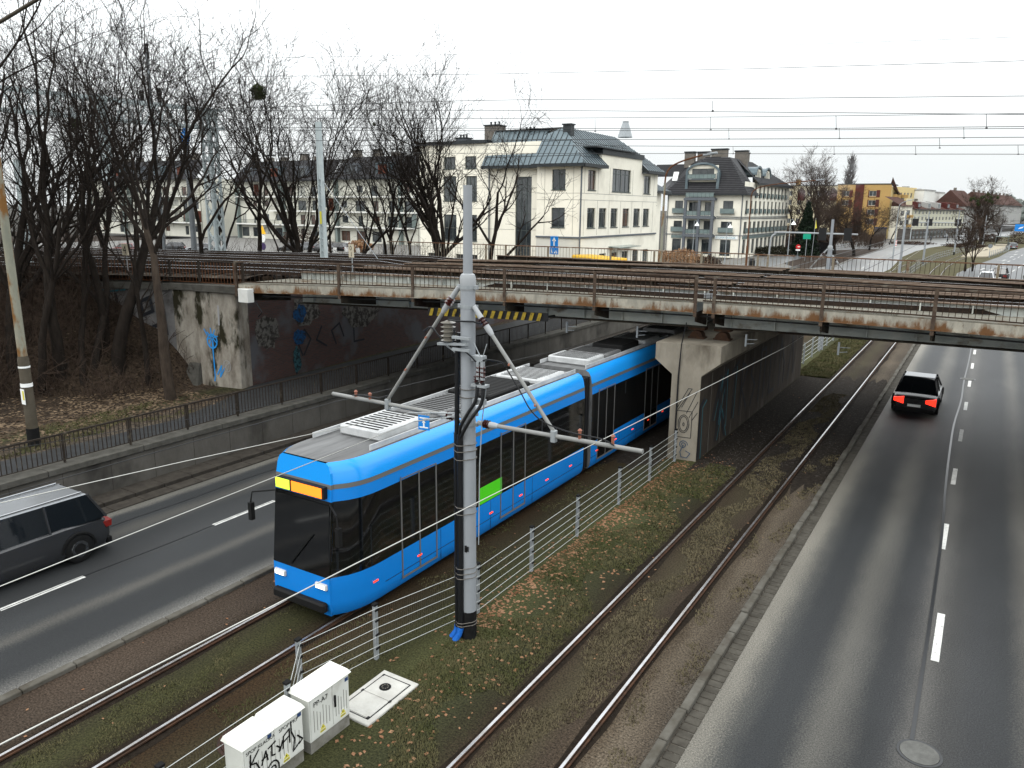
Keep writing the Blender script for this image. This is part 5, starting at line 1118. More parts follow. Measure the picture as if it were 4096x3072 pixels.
# ------------------------------------------------------------------ signals and signs beyond the bridge
def lattice(mb,A,B,w_,r=.03,n=10,faces=2):
    A=Vector(A);B=Vector(B); d=(B-A).normalized(); x=d.orthogonal().normalized() if abs(d.z)<.9 else Vector((1,0,0)); y=d.cross(x)
    C=[x*w_/2+y*w_/2,x*w_/2-y*w_/2,-x*w_/2-y*w_/2,-x*w_/2+y*w_/2]
    for c in C: mb.bar(A+c,B+c,r*1.6,r*1.6)
    for i in range(n):
        p=A.lerp(B,i/n); q=A.lerp(B,(i+1)/n)
        for k in range(4):
            a,c=C[k],C[(k+1)%4]; mb.bar(p+(a if i%2 else c),q+(c if i%2 else a),r,r)
def signal_gantry(label,base,h,ends,boards,bw,bh,r=.11):
    t=thing('signal_gantry',label,'traffic signal'); E=Vector(ends); B=Vector(base); d=(E-Vector((B.x,B.y,E.z))); 
    b=MB(); b.tube(smoothpath([B,B+Vector((0,0,h-1.1)),Vector((B.x,B.y,h))+d*.05-Vector((0,0,.15)),Vector((B.x,B.y,h+.05))+d*.12,E],5),r,8); b.build('post_and_arm','mast_light',t,smooth=True)
    for k,f in enumerate(boards):
        c=Vector((B.x,B.y,E.z))+d*f; bo=MB().box(c.x-bw/2,c.x+bw/2,c.y-.4,c.y-.34,c.z-bh/2,c.z+bh/2).build('backing_board','dark',t)
        o=MB(); 
        for q in (-.3,0,.3): o.lathe((c.x,c.y-.33,c.z+q*bh),[(.14,0),(.14,.18)],10,axis=(0,1,0))
        o.build('lamp_housing','dark',bo)
    return t
p0=far(3075,1050,112); p1=far(3110,931,112); pe=far(3431,938,116)
signal_gantry('long pale signal arm with two black boards over the road behind the bridge',(p0[0],p0[1],0),p1[2],pe,(.60,.95-.06),1.0,1.65)
p0=far(3877,960,225); pe=far(3660,889,215); t_=signal_gantry('distant signal arm with three black boards before the cream terrace',(p0[0],p0[1],0),far(3877,893,225)[2],pe,(.26,.52,.96) if 0 else (.24,.75,.99),1.35,1.7,.13)
p0=far(4098,960,210); pe=far(4012,902,225); b=thing('sign_gantry','far arm carrying a blue direction sign at the right edge','sign'); MB().tube([far(4013,901,225),far(4100,905,205)],.1,6).build('arm','mast_light',b); q=far(4083,911,206); MB().box(q[0]-1.1,q[0]+1.1,q[1]-.05,q[1]+.05,q[2]-.75,q[2]+.75).build('blue_panel','sign_blue',b); MB().poly([(q[0]-.5,q[1]-.06,q[2]-.3),(q[0]+.3,q[1]-.06,q[2]-.1),(q[0]+.6,q[1]-.06,q[2]+.3),(q[0]-.1,q[1]-.06,q[2]+.1)]).build('white_arrow','white',b)
mat('sign_red',(.50,.012,.015),rough=.5); mat('sign_green',(.0,.28,.17),rough=.5); mat('sign_yellow',(.75,.42,.02),rough=.5,emit=.15)
q=at(3188,1039,0); s=thing('no_entry_sign','round red no entry sign with white bar on the paved corner','sign',(q[0],q[1],0))
z=far(3190,987,math.hypot(q[0],q[1]))[2]; MB().lathe((0,0,z),[(.42,-.02),(.42,.02)],20,axis=(.3,-1,0)).build('disc','sign_red',s); MB().hexa([(-.3,-.05,z-.08),(.3,-.05,z-.08),(.3,-.03,z-.08),(-.3,-.03,z-.08),(-.3,-.05,z+.08),(.3,-.05,z+.08),(.3,-.03,z+.08),(-.3,-.03,z+.08)]).build('white_bar','white',s); MB().tube([(0,.05,0),(0,.05,z)],.04,6).build('post','galv',s); MB().box(-.4,.4,-.02,.02,z-.72,z-.46).build('plate','white',s)
s=thing('direction_sign','blue arrow sign above a blue pedestrian and cycle sign before the cream building','sign'); q=far(2217,967,60); w2=.33
a=MB().box(q[0]-w2,q[0]+w2,q[1]-.02,q[1]+.02,q[2]-.4,q[2]+.42).build('arrow_plate','sign_blue',s); b=MB(); b.box(q[0]-.05,q[0]+.05,q[1]-.035,q[1]-.021,q[2]-.3,q[2]+.1); b.poly([(q[0]-.19,q[1]-.035,q[2]+.05),(q[0]+.19,q[1]-.035,q[2]+.05),(q[0],q[1]-.035,q[2]+.34)]); b.build('white_arrow','white',a)
a=MB().box(q[0]-.37,q[0]+.37,q[1]-.02,q[1]+.02,q[2]-.95,q[2]-.44).build('pictogram_plate','sign_blue',s); b=MB(); b.bar((q[0]-.2,q[1]-.03,q[2]-.6),(q[0]-.26,q[1]-.03,q[2]-.88),.01,.05); b.bar((q[0]-.2,q[1]-.03,q[2]-.6),(q[0]-.14,q[1]-.03,q[2]-.88),.01,.05); b.box(q[0]-.23,q[0]-.17,q[1]-.035,q[1]-.025,q[2]-.58,q[2]-.52)
for cx_ in (.08,.25): b.lathe((q[0]+cx_,q[1]-.03,q[2]-.82),[(.06,-.004),(.06,.004)],10,axis=(0,1,0))
b.bar((q[0]+.08,q[1]-.03,q[2]-.8),(q[0]+.17,q[1]-.03,q[2]-.65),.01,.03); b.bar((q[0]+.25,q[1]-.03,q[2]-.8),(q[0]+.17,q[1]-.03,q[2]-.65),.01,.03); b.build('white_pictograms','white',a)
MB().tube([(q[0],q[1]+.06,.9),(q[0],q[1]+.06,q[2]+.4)],.04,6).build('post','galv',s)
def plate_sign(name,label,q,w_,h_,mt,post=1.4,group=None):
    s=thing(name,label,'sign',q,group=group); MB().box(-w_/2,w_/2,-.02,.02,0,h_).build('plate',mt,s); MB().tube([(0,.04,-post),(0,.04,h_)],.025,6).build('post','galv',s); return s
mat('board_cream',(.52,.47,.36),(.45,.40,.30),3,rough=.8)
q=atY(503,1021,20.5); s=plate_sign('kilometre_board','small white board with a black 4 behind the branches on the embankment',(q[0],q[1],q[2]),.45,.50,'board_cream',.9); text_mb('4',.5,(-.14,-.021,.08),(1,0,0),(0,0,1),(0,-1,0)).build('digit','spray',s)
q=atY(1406,1030,27.5); s=plate_sign('kilometre_board','cream board with stacked black digits standing among the bridge rails',(q[0],q[1],q[2]),.30,.62,'board_cream',.75); text_mb('0',.3,(-.09,-.021,.34),(1,0,0),(0,0,1),(0,-1,0)).build('digit','spray',s); text_mb('1',.3,(-.06,-.021,.05),(1,0,0),(0,0,1),(0,-1,0)).build('digit','spray',s)
s=thing('warning_sign','orange warning triangle above round white and violet signs between tree trunks','sign'); q=far(1050,930,105)
MB().poly([(q[0]-.65,q[1],q[2]-.2),(q[0]+.65,q[1],q[2]-.2),(q[0],q[1],q[2]+.95)]).build('orange_triangle','sign_yellow',s); MB().lathe((q[0],q[1],q[2]-.75),[(.46,-.02),(.46,.02)],16,axis=(0,1,0)).build('white_disc','white',s); mat('violet',(.08,.05,.16),rough=.5); MB().lathe((q[0],q[1],q[2]-1.75),[(.46,-.02),(.46,.02)],16,axis=(0,1,0)).build('violet_disc','violet',s); MB().tube([(q[0],q[1]+.1,.9),(q[0],q[1]+.1,q[2]+.6)],.05,6).build('post','galv',s)
for i,(u,v) in enumerate([(1305,1006),(1386,1008),(1432,1012),(1340,1010),(1478,1014)]):
    q=atY(u,v,50); plate_sign('verge_marker',['square white marker on a short post left of the stacked-digit board','square white marker just left of the stacked-digit board','square white marker right of the stacked-digit board','square white marker in the dry bush','last square white marker toward the bridge railing'][i],q,.42,.42,'white',1.4,group='white square markers on the verge')
q=far(3228,945,150); s=thing('green_board','small green board on the fence left of the black signal board','sign'); MB().box(q[0]-.65,q[0]+.65,q[1]-.03,q[1]+.03,q[2]-.5,q[2]+.5).build('panel','sign_green',s); MB().tube([(q[0],q[1]+.08,0),(q[0],q[1]+.08,q[2])],.05,6).build('post','galv',s)
q=far(3262,893,150); s=thing('banner_flag','thin yellow banner flag on a pole before the park trees','flag'); MB().tube([(q[0]-.15,q[1],0),(q[0],q[1],q[2]+.9)],.04,6).build('pole','galv',s); MB().poly([(q[0],q[1]-.02,q[2]+.8),(q[0]+.32,q[1]-.02,q[2]-.8),(q[0]-.06,q[1]-.02,q[2]-1.0)]).build('cloth','warn_yellow',s)
q=at(3955,1030,0); s=thing('round_sign','small round sign seen from behind on the platform edge','sign'); z=far(3957,984,math.hypot(q[0],q[1]))[2]; MB().lathe((q[0],q[1],z),[(.42,-.02),(.42,.02)],16,axis=(0,1,0)).build('disc','steel',s); MB().tube([(q[0],q[1],0),(q[0],q[1],z)],.04,6).build('post','galv',s)
# ------------------------------------------------------------------ railway portal, poles and wires
gp=thing('catenary_portal','grey lattice portal spanning the railway tracks among the bare trees at left','catenary portal')
A_=Vector((-41.6,32.2,5.6)); Bn=Vector((-45.4,8.2,3.0)); zt_,zb_=14.4,13.35
b=MB(); T0=Vector((-45.6,6.4,0)); T1=Vector((-41.5,33.0,0))
for z in (zt_,zb_):
    for s_ in (-.35,.35): b.bar(T0+Vector((s_,0,z)),T1+Vector((s_,0,z)),.15,.15)
n=22
for i in range(n):
    p=T0.lerp(T1,i/n); q=T0.lerp(T1,(i+1)/n)
    for s_ in (-.35,.35):
        m_=(p+q)/2; b.bar(p+Vector((s_,0,zb_)),m_+Vector((s_,0,zt_)),.05,.05); b.bar(m_+Vector((s_,0,zt_)),q+Vector((s_,0,zb_)),.05,.05)
    b.bar(p+Vector((-.35,0,zt_)),p+Vector((.35,0,zt_)),.05,.05); b.bar(p+Vector((-.35,0,zb_)),p+Vector((.35,0,zb_)),.05,.05)
b.build('lattice_beam','portal_grey',gp)
for P in (A_,Bn):
    b=MB(); lattice(b,P,Vector((P.x+.05,P.y,zt_)),.62,.075,11); b.build('lattice_column','portal_grey',gp)
nb=plate_sign('post_number_board','small white number plate on the lattice portal column',(A_.x+.05,A_.y-.4,9.1),.34,.62,'white',.01); 
text_mb('12',.24,(-.13,-.021,.34),(1,0,0),(0,0,1),(0,-1,0)).build('digits','spray',nb); text_mb('5',.24,(-.06,-.021,.06),(1,0,0),(0,0,1),(0,-1,0)).build('digits','spray',nb)
for f in (.22,.52,.74):
    p=T0.lerp(T1,f); b=MB(); lattice(b,(p.x,p.y,9.8),(p.x,p.y,zt_+.2),.35,.06,8); b.build('hanging_post','portal_grey',gp)
def pole(name,label,u,vb,vt,Y=None,dist=None,r=.16,lat=False,zb=5.2):
    q=far(u,vb,dist); qt=far(u,vt,dist); t=thing(name,label,'catenary mast',(q[0],q[1],zb)); h=qt[2]-zb
    if lat:
        b=MB()
        b.hexa([(-.2,-.12,0),(-.12,-.12,0),(-.12,.12,0),(-.2,.12,0),(-.14,-.1,h),(-.08,-.1,h),(-.08,.1,h),(-.14,.1,h)]); b.hexa([(.12,-.12,0),(.2,-.12,0),(.2,.12,0),(.12,.12,0),(.08,-.1,h),(.14,-.1,h),(.14,.1,h),(.08,.1,h)])
        for i in range(14): z=.3+i*h*.045; b.box(-.13,.13,-.03,.03,z,z+.06)
        b.box(-.13,.13,-.08,.08,h*.62,h); b.build('channel_post','portal_grey',t)
    else: MB().lathe((0,0,0),[(r,0),(r*.7,h)],10).build('post','steel',t,smooth=True)
    return t,h
t,h=pole('catenary_mast','pale steel channel mast with a yellow number plate in front of the apartment block',1296,1015,488,dist=46,lat=True)
MB().box(-.07,.07,-.14,-.125,2.6,3.3).build('number_plate','warn_yellow',t); q=t.location; b=MB(); b.tube([(.1,0,h*.62),(4.4,.4,0)],.02,5); b.build('guy_wire','galv',t)
t,h=pole('catenary_mast','grey concrete pole carrying a blue diamond sign with a white letter',778,1000,520,dist=56,r=.2,zb=4)
s=MB(); z=h-.5; s.poly([(.3,-.25,z-.75),(.85,-.25,z),(.3,-.25,z+.75),(-.25,-.25,z)]); s=s.build('blue_diamond','sign_blue',t); b=MB(); b.box(.12,.2,-.27,-.255,z-.22,z+.22); b.box(.4,.48,-.27,-.255,z-.22,z+.22); b.box(.12,.48,-.27,-.255,z-.22,z-.13); b.build('white_letter','white',s); MB().bar((-1.1,0,h),(.2,0,h),.08,.05).build('cross_arm','steel',t)
t,h=pole('catenary_mast','tall thin mast with dark double insulators rising above the portal',648,900,215,dist=58,r=.14,zb=4)
b=MB(); 
for x,z in ((.0,h-.1),(-.9,h-2.9),(.9,h-2.9)):
    for s_ in (-.1,.12): insul(b,(x+s_,0,z-.3),(x+s_,0,z+.7),.06,.1,4)
b.build('insulator','dark',t); MB().bar((-1,0,h-3.1),(1,0,h-3.1),.06,.06).build('cross_arm','steel',t)
t,h=pole('catenary_mast','galvanised lattice mast behind the ivy-dark trunks at far left',112,1000,640,dist=47,lat=True,zb=3.5)
t,h=pole('catenary_mast','slim grey post behind the far bridge railing, near the brick apartment entrance',1536,1010,920,dist=60,r=.07,zb=5)
# railway wires: each lies above its own track and is surveyed on that track's line
def on_line(u,v,f):
    d=RM@_ray(u,v); lo,hi=5,300
    g=lambda t: d[1]*t-f(d[0]*t)
    ts=np.linspace(8,200,400); prev=g(ts[0])
    for a,c in zip(ts,ts[1:]):
        if g(a)*g(c)<=0:
            for _ in range(40):
                m_=(a+c)/2
                if g(a)*g(m_)<=0: c=m_
                else: a=m_
            return (d[0]*a,d[1]*a,CAMZ+d[2]*a)
    return None
def trackline(i):
    p,q,o0,o1=trk[i]; fm=lambda x:(LINES[p](x)+o0+LINES[q](x)+o1)/2
    def f(x):
        if x>-27.5: return fm(min(x,12))
        return eint(i,x)
    return f
WIRES=[(0,[(0,470),(1000,432),(1900,402),(3000,394),(4096,384)],'w'),(0,[(0,440),(1000,443),(1900,441),(3000,448),(4096,458)],'c'),
 (1,[(0,500),(1000,475),(1900,474),(3000,467),(4096,454)],'w'),(1,[(0,530),(1000,521),(1900,523),(3000,521),(4096,514)],'c'),
 (2,[(0,535),(1000,512),(1900,513),(3000,515),(4096,506)],'w'),(2,[(0,590),(1000,566),(1900,560),(3000,556),(4096,549)],'c'),
 (3,[(0,620),(1000,588),(1900,581),(3000,586),(4096,580)],'w'),(3,[(0,640),(1000,612),(1900,613),(3000,615),(4096,617)],'c')]
nm={'w':'sagging messenger wire','c':'level contact wire'}
for i,px,k in WIRES:
    f=trackline(i); P=[on_line(u,v,f) for u,v in px]; P=[p for p in P if p]
    e_=Vector(P[-1])+(Vector(P[-1])-Vector(P[-2]))*.8; P=smoothpath([tuple(p) for p in P]+[tuple(e_)],5)
    wire(nm[k]+' over the '+['nearest','second','third','farthest'][i]+' railway track',P,.011 if i<2 else .013,'wire_dark','railway_wire','railway wires')
dr=[(0,[(2850,404,443),(1488,405,440)]),(1,[(2380,476,525),(2842,468,520),(3344,462,515),(3945,458,512)]),(2,[(2915,513,556),(3357,513,554),(3855,508,552)]),(3,[(2490,586,613),(2932,586,615),(3336,586,617),(3662,585,617),(4072,582,617),(3758,553,592)])]
t=thing('wire_droppers','thin vertical droppers linking the railway messenger and contact wires','wires')
for i,L_ in dr:
    f=trackline(i)
    for (u,v0,v1) in L_:
        p=on_line(u,v0,f); q=on_line(u+1,v1,f); b=MB().tube([p,q],.009,4); b.box(q[0]-.035,q[0]+.035,q[1]-.02,q[1]+.02,q[2]-.02,q[2]+.02); b.build('dropper','wire_dark',t)
wire('upper feeder line rising to the right, the highest wire in the sky',[atY(u,v,30) for u,v in ((600,240),(1900,217),(3000,185),(4096,147),(5000,110))],.007,'wire_dark','railway_wire','railway wires')
wire('lower feeder line, second highest wire in the sky',[atY(u,v,30) for u,v in ((600,310),(1900,297),(3000,275),(4096,243),(5000,210))],.010,'wire_dark','railway_wire','railway wires')
# ------------------------------------------------------------------ buildings
mat('cream_wall',(.82,.785,.675),(.77,.74,.63),.6,rough=.85,c3=(.60,.57,.48),s3=.35,lo3=.5,hi3=.8,bump=.03); mat('cream_panel',(.56,.55,.49),(.52,.51,.46),.8,rough=.85); mat('joint',(.30,.285,.24),rough=.9); mat('stone_grey',(.40,.39,.35),(.35,.34,.31),1,rough=.85)
mat('zinc',(.085,.115,.13),(.115,.15,.165),.5,rough=.40,metal=.25,c3=(.15,.185,.20),s3=.25); mat('zinc_dark',(.03,.038,.042),rough=.5); mat('seam_dark',(.035,.045,.05),rough=.5); mat('frame_grey',(.10,.125,.12),rough=.5); mat('roof_tile',(.085,.085,.092),(.125,.125,.13),1.5,rough=.6); mat('roof_tile2',(.03,.03,.033),rough=.7); mat('chimney',(.30,.27,.235),(.21,.19,.165),2,rough=.9)
mat('pane',(.022,.028,.032),(.10,.11,.11),.25,rough=.06,lo=.45,hi=.75,spec=.9); mat('pane_warm',(.05,.03,.022),(.12,.055,.035),.4,rough=.08,lo=.4,hi=.7,spec=.8); mat('blind',(.42,.42,.38),rough=.8); mat('slate_frame',(.20,.22,.245),rough=.6); mat('teal_glass',(.22,.30,.295),(.30,.38,.37),1,rough=.2)
class Fac:
    """one façade plane: origin O, unit U along it, outward normal N"""
    def __init__(s,par,O,U,wall,frame='frame_grey',pane='pane',rec=.16):
        s.par=par; s.O=Vector(O); s.U=Vector(U).normalized(); s.N=Vector((s.U.y,-s.U.x,0)); s.wall=wall; s.frame=frame; s.pane=pane; s.rec=rec
    def P(s,u,z,n=0): q=s.O+s.U*u+s.N*n; return (q.x,q.y,z)
    def build(s,w_,z0,z1,ops,name='wall',mull=(1,0)):
        us=sorted({0,w_}|{o[0] for o in ops}|{o[1] for o in ops}); zs=sorted({z0,z1}|{o[2] for o in ops}|{o[3] for o in ops}); b=MB()
        for a,c in zip(us,us[1:]):
            for e_,f in zip(zs,zs[1:]):
                m_=((a+c)/2,(e_+f)/2)
                if any(o[0]<m_[0]<o[1] and o[2]<m_[1]<o[3] for o in ops): continue
                b.quad(s.P(a,e_),s.P(c,e_),s.P(c,f),s.P(a,f))
        for o in ops:
            a,c,e_,f=o[:4]; r=-s.rec-.1
            b.quad(s.P(a,e_),s.P(a,e_,r),s.P(a,f,r),s.P(a,f)); b.quad(s.P(c,e_,r),s.P(c,e_),s.P(c,f),s.P(c,f,r)); b.quad(s.P(a,e_,r),s.P(a,e_),s.P(c,e_),s.P(c,e_,r)); b.quad(s.P(a,f),s.P(a,f,r),s.P(c,f,r),s.P(c,f))
        wo=b.build(name,s.wall,s.par,fix=False)
        for o in ops: s.window(*o[:4],mull=o[4] if len(o)>4 else mull,sill=o[5] if len(o)>5 else True)
        return wo
    def window(s,a,c,e_,f,mull=(1,0),sill=True):
        b=MB(); r=-s.rec; fw=.07
        def bar(u0,u1,z0_,z1_,d=.05): b.hexa([s.P(u0,z0_,r-d),s.P(u1,z0_,r-d),s.P(u1,z0_,r+d*.4),s.P(u0,z0_,r+d*.4),s.P(u0,z1_,r-d),s.P(u1,z1_,r-d),s.P(u1,z1_,r+d*.4),s.P(u0,z1_,r+d*.4)])
        bar(a,a+fw,e_,f); bar(c-fw,c,e_,f); bar(a+fw,c-fw,f-fw,f); bar(a+fw,c-fw,e_,e_+fw)
        for k in range(mull[0]): u=lerp(a,c,(k+1)/(mull[0]+1)); bar(u-fw*.5,u+fw*.5,e_+fw,f-fw)
        for k in range(mull[1]):
            z=f-(f-e_)*.22*(k+1) if mull[1]<3 else lerp(e_,f,(k+1)/(mull[1]+1)); bar(a+fw,c-fw,z-fw*.4,z+fw*.4,.045)
        if sill: b.hexa([s.P(a-.06,e_-.08,-.02),s.P(c+.06,e_-.08,-.02),s.P(c+.06,e_-.08,.06),s.P(a-.06,e_-.08,.06),s.P(a-.06,e_,-.02),s.P(c+.06,e_,-.02),s.P(c+.06,e_,.06),s.P(a-.06,e_,.06)])
        o=b.build('window',s.frame,s.par,fix=False)
        p=MB().quad(s.P(a+fw*.5,e_+fw*.5,r-.02),s.P(c-fw*.5,e_+fw*.5,r-.02),s.P(c-fw*.5,f-fw*.5,r-.02),s.P(a+fw*.5,f-fw*.5,r-.02)); p.build('pane',s.pane if not isinstance(s.pane,(list,tuple)) else s.pane[random.randrange(len(s.pane))],o,fix=False)
    def strip(s,b,u0,u1,z0_,z1_,n0=.002,n1=.012): b.hexa([s.P(u0,z0_,n0),s.P(u1,z0_,n0),s.P(u1,z0_,n1),s.P(u0,z0_,n1),s.P(u0,z1_,n0),s.P(u1,z1_,n0),s.P(u1,z1_,n1),s.P(u0,z1_,n1)]); return b
def seams(mb,poly,step,w_=.05,h=.04,rows=False,cross=None):
    """raised seams running up the slope of a convex roof face (or tile courses along it)"""
    P=[Vector(p) for p in poly]; n=(P[1]-P[0]).cross(P[2]-P[0]).normalized(); n=n if n.z>0 else -n
    e_=Vector((0,0,1)).cross(n).normalized(); s_=n.cross(e_).normalized()
    if rows: e_,s_=s_,-e_
    q=[((p-P[0]).dot(e_),(p-P[0]).dot(s_)) for p in P]; a=min(x for x,_ in q); c=max(x for x,_ in q); x=a+step*.5
    while x<c:
        ys_=[]
        for (x0,y0),(x1,y1) in zip(q,q[1:]+q[:1]):
            if (x0-x)*(x1-x)<0: t=(x-x0)/(x1-x0); ys_.append(y0+(y1-y0)*t)
        if len(ys_)>=2:
            u=P[0]+e_*x+s_*min(ys_)+n*(h*.5+.003); v=P[0]+e_*x+s_*max(ys_)+n*(h*.5+.003); mb.bar(u,v,w_,h,n)
        x+=step
def roofset(par,faces,m1,m2,step=.62,rows=False,name='roof',w_=.05,h=.04,cross=None):
    b=MB(); 
    for f in faces: b.poly(f)
    r=b.build(name,m1,par,fix=False); s_=MB()
    for f in faces: seams(s_,f,step,w_,h,rows)
    if cross:
        for f in faces: seams(s_,f,cross,w_*.8,h*.6,not rows)
    s_.build('seams',m2,r,fix=False); return r
def eaves(par,pts,z,th,out=.0,mt='zinc_dark'):
    b=MB()
    for p,q in zip(pts,pts[1:]): b.bar((p[0],p[1],z-th/2),(q[0],q[1],z-th/2),.16,th)
    return b.build('gutter',mt,par)
# --- cream office building
cb=thing('office_building','cream rendered three storey office building with blue grey metal hipped roof','building')
X0,Y0,X1,Y1=-35.8,71.16,-40.8,92.0; zg=.0
f=Fac(cb,(X0,Y0,0),(0,1,0),'cream_wall',pane=['pane','pane','pane_warm'])
def yy(u,v=900): return atX(u,v,X0)[1]-Y0
rows=[(a,b_,6.85,8.87,(1,1)) for a,b_ in [(1.72,3.6),(4.5,6.35),(7.5,9.3),(10.7,12.5),(13.8,15.7),(16.7,18.6)]]
rows+=[(1.7,3.5,10.66,12.64,(1,1)),(7.6,12.6,10.64,13.05,(3,1)),(16.5,18.6,10.6,12.65,(1,1))]
rows+=[(a,b_,1.2,4.1,(1,2)) for a,b_ in [(2.0,3.7),(4.9,6.6),(7.8,9.6),(10.9,12.6),(14.0,15.7),(17.1,18.8)]]
f.build(20.84,0,13.2,rows,'side_wall')
b=MB(); 
for z in (5.95,): f.strip(b,-.1,20.84,z-.12,z+.05,.003,.16)
for z in (9.65,10.3): f.strip(b,0,20.84,z,z+.03)
b.build('cornice','slate_frame',cb)
b=MB()
for u in (.9,4.05,6.95,10,13.15,16.25,19.7): f.strip(b,u,u+.03,6.1,9.62); f.strip(b,u,u+.03,10.35,13.1)
for k in range(5): f.strip(b,0,20.8,6.5+.8*k,6.515+.8*k) if k<0 else None
b.build('panel_joints','joint',cb)
f2_=Fac(cb,(X1,Y0,0),(1,0,0),'cream_wall')
f2_.build(5.0,0,13.2,[(1.75,3.3,10.66,12.65,(1,1)),(1.75,3.3,6.9,8.87,(1,1))],'front_wall')
b=MB(); f2_.strip(b,0,5.1,5.83,6.0,.003,.16); b.build('cornice','slate_frame',cb)
b=MB(); 
for z in (9.65,10.3): f2_.strip(b,0,5,z,z+.03)
for u in (.9,4.2): f2_.strip(b,u,u+.03,0.2,5.8); f2_.strip(b,u,u+.03,6.1,13)
b.build('panel_joints','joint',cb)
# ground floor cladding, glass canopy
b=MB(); f.strip(b,.02,20.8,.2,5.7,.0,.001); 
b=MB(); f2_.strip(b,.02,4.95,.1,5.75,.004,.03); b.build('ground_floor_cladding','cream_panel',cb)
b=MB(); b.hexa([f.P(7.2,4.75),f.P(13.4,4.75),f.P(13.4,4.65,1.3),f.P(7.2,4.65,1.3),f.P(7.2,4.8),f.P(13.4,4.8),f.P(13.4,4.7,1.3),f.P(7.2,4.7,1.3)]); b.build('glass_canopy','teal_glass',cb)
b=MB(); b.tube([f.P(.15,13,.12),f.P(-.1,12.6,.14),f.P(-.1,0.2,.14)],.09,8); b.tube([(-47.6,Y0+1.35,12.9),(-47.6,Y0+1.35,.2)],.08,8); b.build('drainpipe','slate_frame',cb)
# recessed left wing
f3_=Fac(cb,(-57.2,Y0+1.5,0),(1,0,0),'cream_wall')
f3_.build(16.4,0,15.6,[(3.3,5.1,9.5,12.2,(2,0)),(6.4,7.9,9.5,12.2,(2,0)),(3.3,5.1,5.1,8.0,(2,0)),(6.4,7.9,5.1,8.0,(2,0)),(3.4,5.0,13.0,14.3,(1,0)),(6.3,7.8,13.0,14.3,(1,0)),(12.9,14.9,.8,12.05,(2,5),False),(1,3,1.3,3.6,(1,0)),(5,8,1.3,3.6,(2,0))],'wing_wall')
b=MB()
for z in (4.3,6.5,8.7,10.9): f3_.strip(b,0,12.8,z,z+.03); f3_.strip(b,15,16.4,z,z+.03)
b.build('panel_joints','joint',cb)
MB().hexa([(-57.2,Y0+1.5,0),(-57.3,Y0+1.5,0),(-57.3,Y1,0),(-57.2,Y1,0),(-57.2,Y0+1.5,15.6),(-57.3,Y0+1.5,15.6),(-57.3,Y1,15.6),(-57.2,Y1,15.6)]).build('end_wall','cream_wall',cb)
MB().box(-57.5,-48.0,Y0+1.2,Y0+9,15.6,15.95).build('parapet','zinc_dark',cb)
Fac(cb,(X0-14,Y1,0),(1,0,0),'cream_wall').build(14,0,13.2,[],'rear_wall')
# hipped roof
ze,zr=13.2,16.45; ov=.75
A=(X0+ov,Y0-ov,ze);B=(X0+ov,Y1+.6,ze);C=(X0-7.2+ov,Y1-4.8,zr);D=(X0-4.2,Y0+5.0-2.2,zr);E1=(X1-.3,Y0-ov,ze);E2=(X1-.3,Y0+.75,ze);G=(-48.2,Y0+.75,ze);H=(-48.2,Y0+4.2,zr+.1)
zr=17.0; Dr=(X0-3.4,Y0+2.6,zr); Cr=(X0-3.4,Y1-5.5,zr); H=(-48.2,Y0+3.4,zr)
zs=lambda x: ze+(X0+ov-x)/(ov+3.4)*(zr-ze)
ya,yc=Y0+4.75,Y0+15.75; xb=X0-1.15
roofset(cb,[[A,(X0+ov,ya,ze),(X0-3.4,ya,zr),Dr],[(X0+ov,yc,ze),B,Cr,(X0-3.4,min(yc,Y1-5.5),zr)],[(xb,ya,zs(xb)),(xb,yc,zs(xb)),(X0-3.4,min(yc,Y1-5.5),zr),(X0-3.4,ya,zr)],[A,Dr,(X1-.3,Y0+1.9,16.2),E1],[G,E2,(X1-.3,Y0+3.2,zr),H],[B,(X0-9.5,Y1+.6,ze),Cr]],'zinc','seam_dark',.62,name='hipped_roof',w_=.06,h=.05,cross=2.1)
MB().poly([Dr,Cr,(X0-14,Y1-5.5,zr+.05),(-48.2,Y0+3.2,zr+.05)]).build('flat_roof','zinc_dark',cb)
MB().poly([E1,(X1-.3,Y0+1.9,16.2),(X1-.3,Y0+3.2,zr),E2]).build('roof_cheek','zinc',cb)
b=MB()
for p,q in ((A,(X0+ov,ya,ze)),((X0+ov,yc,ze),B),(A,E1),(E2,G)): b.bar((p[0],p[1],ze-.16),(q[0],q[1],ze-.16),.2,.32)
b.build('gutter','zinc_dark',cb); 
b=MB().hexa([(X0-.0,Y0,ze-.32),(X0+ov,Y0-ov,ze-.32),(X0+ov,ya,ze-.32),(X0,ya,ze-.32),(X0,Y0,ze-.25),(X0+ov,Y0-ov,ze-.25),(X0+ov,ya,ze-.25),(X0,ya,ze-.25)]); b.hexa([(X0-.0,yc,ze-.32),(X0+ov,yc,ze-.32),(X0+ov,Y1+.6,ze-.32),(X0,Y1,ze-.32),(X0,yc,ze-.25),(X0+ov,yc,ze-.25),(X0+ov,Y1+.6,ze-.25),(X0,Y1,ze-.25)]); b.build('soffit','slate_frame',cb)
for yq,d_ in ((ya,-.02),(yc,.02)): MB().poly([(X0+ov,yq+d_,ze-.3),(X0+ov,yq+d_,ze),(X0-1.2,yq+d_,zs(X0-1.2)),(X0-1.2,yq+d_,ze-.3)]).build('roof_cheek','zinc_dark',cb,fix=False)
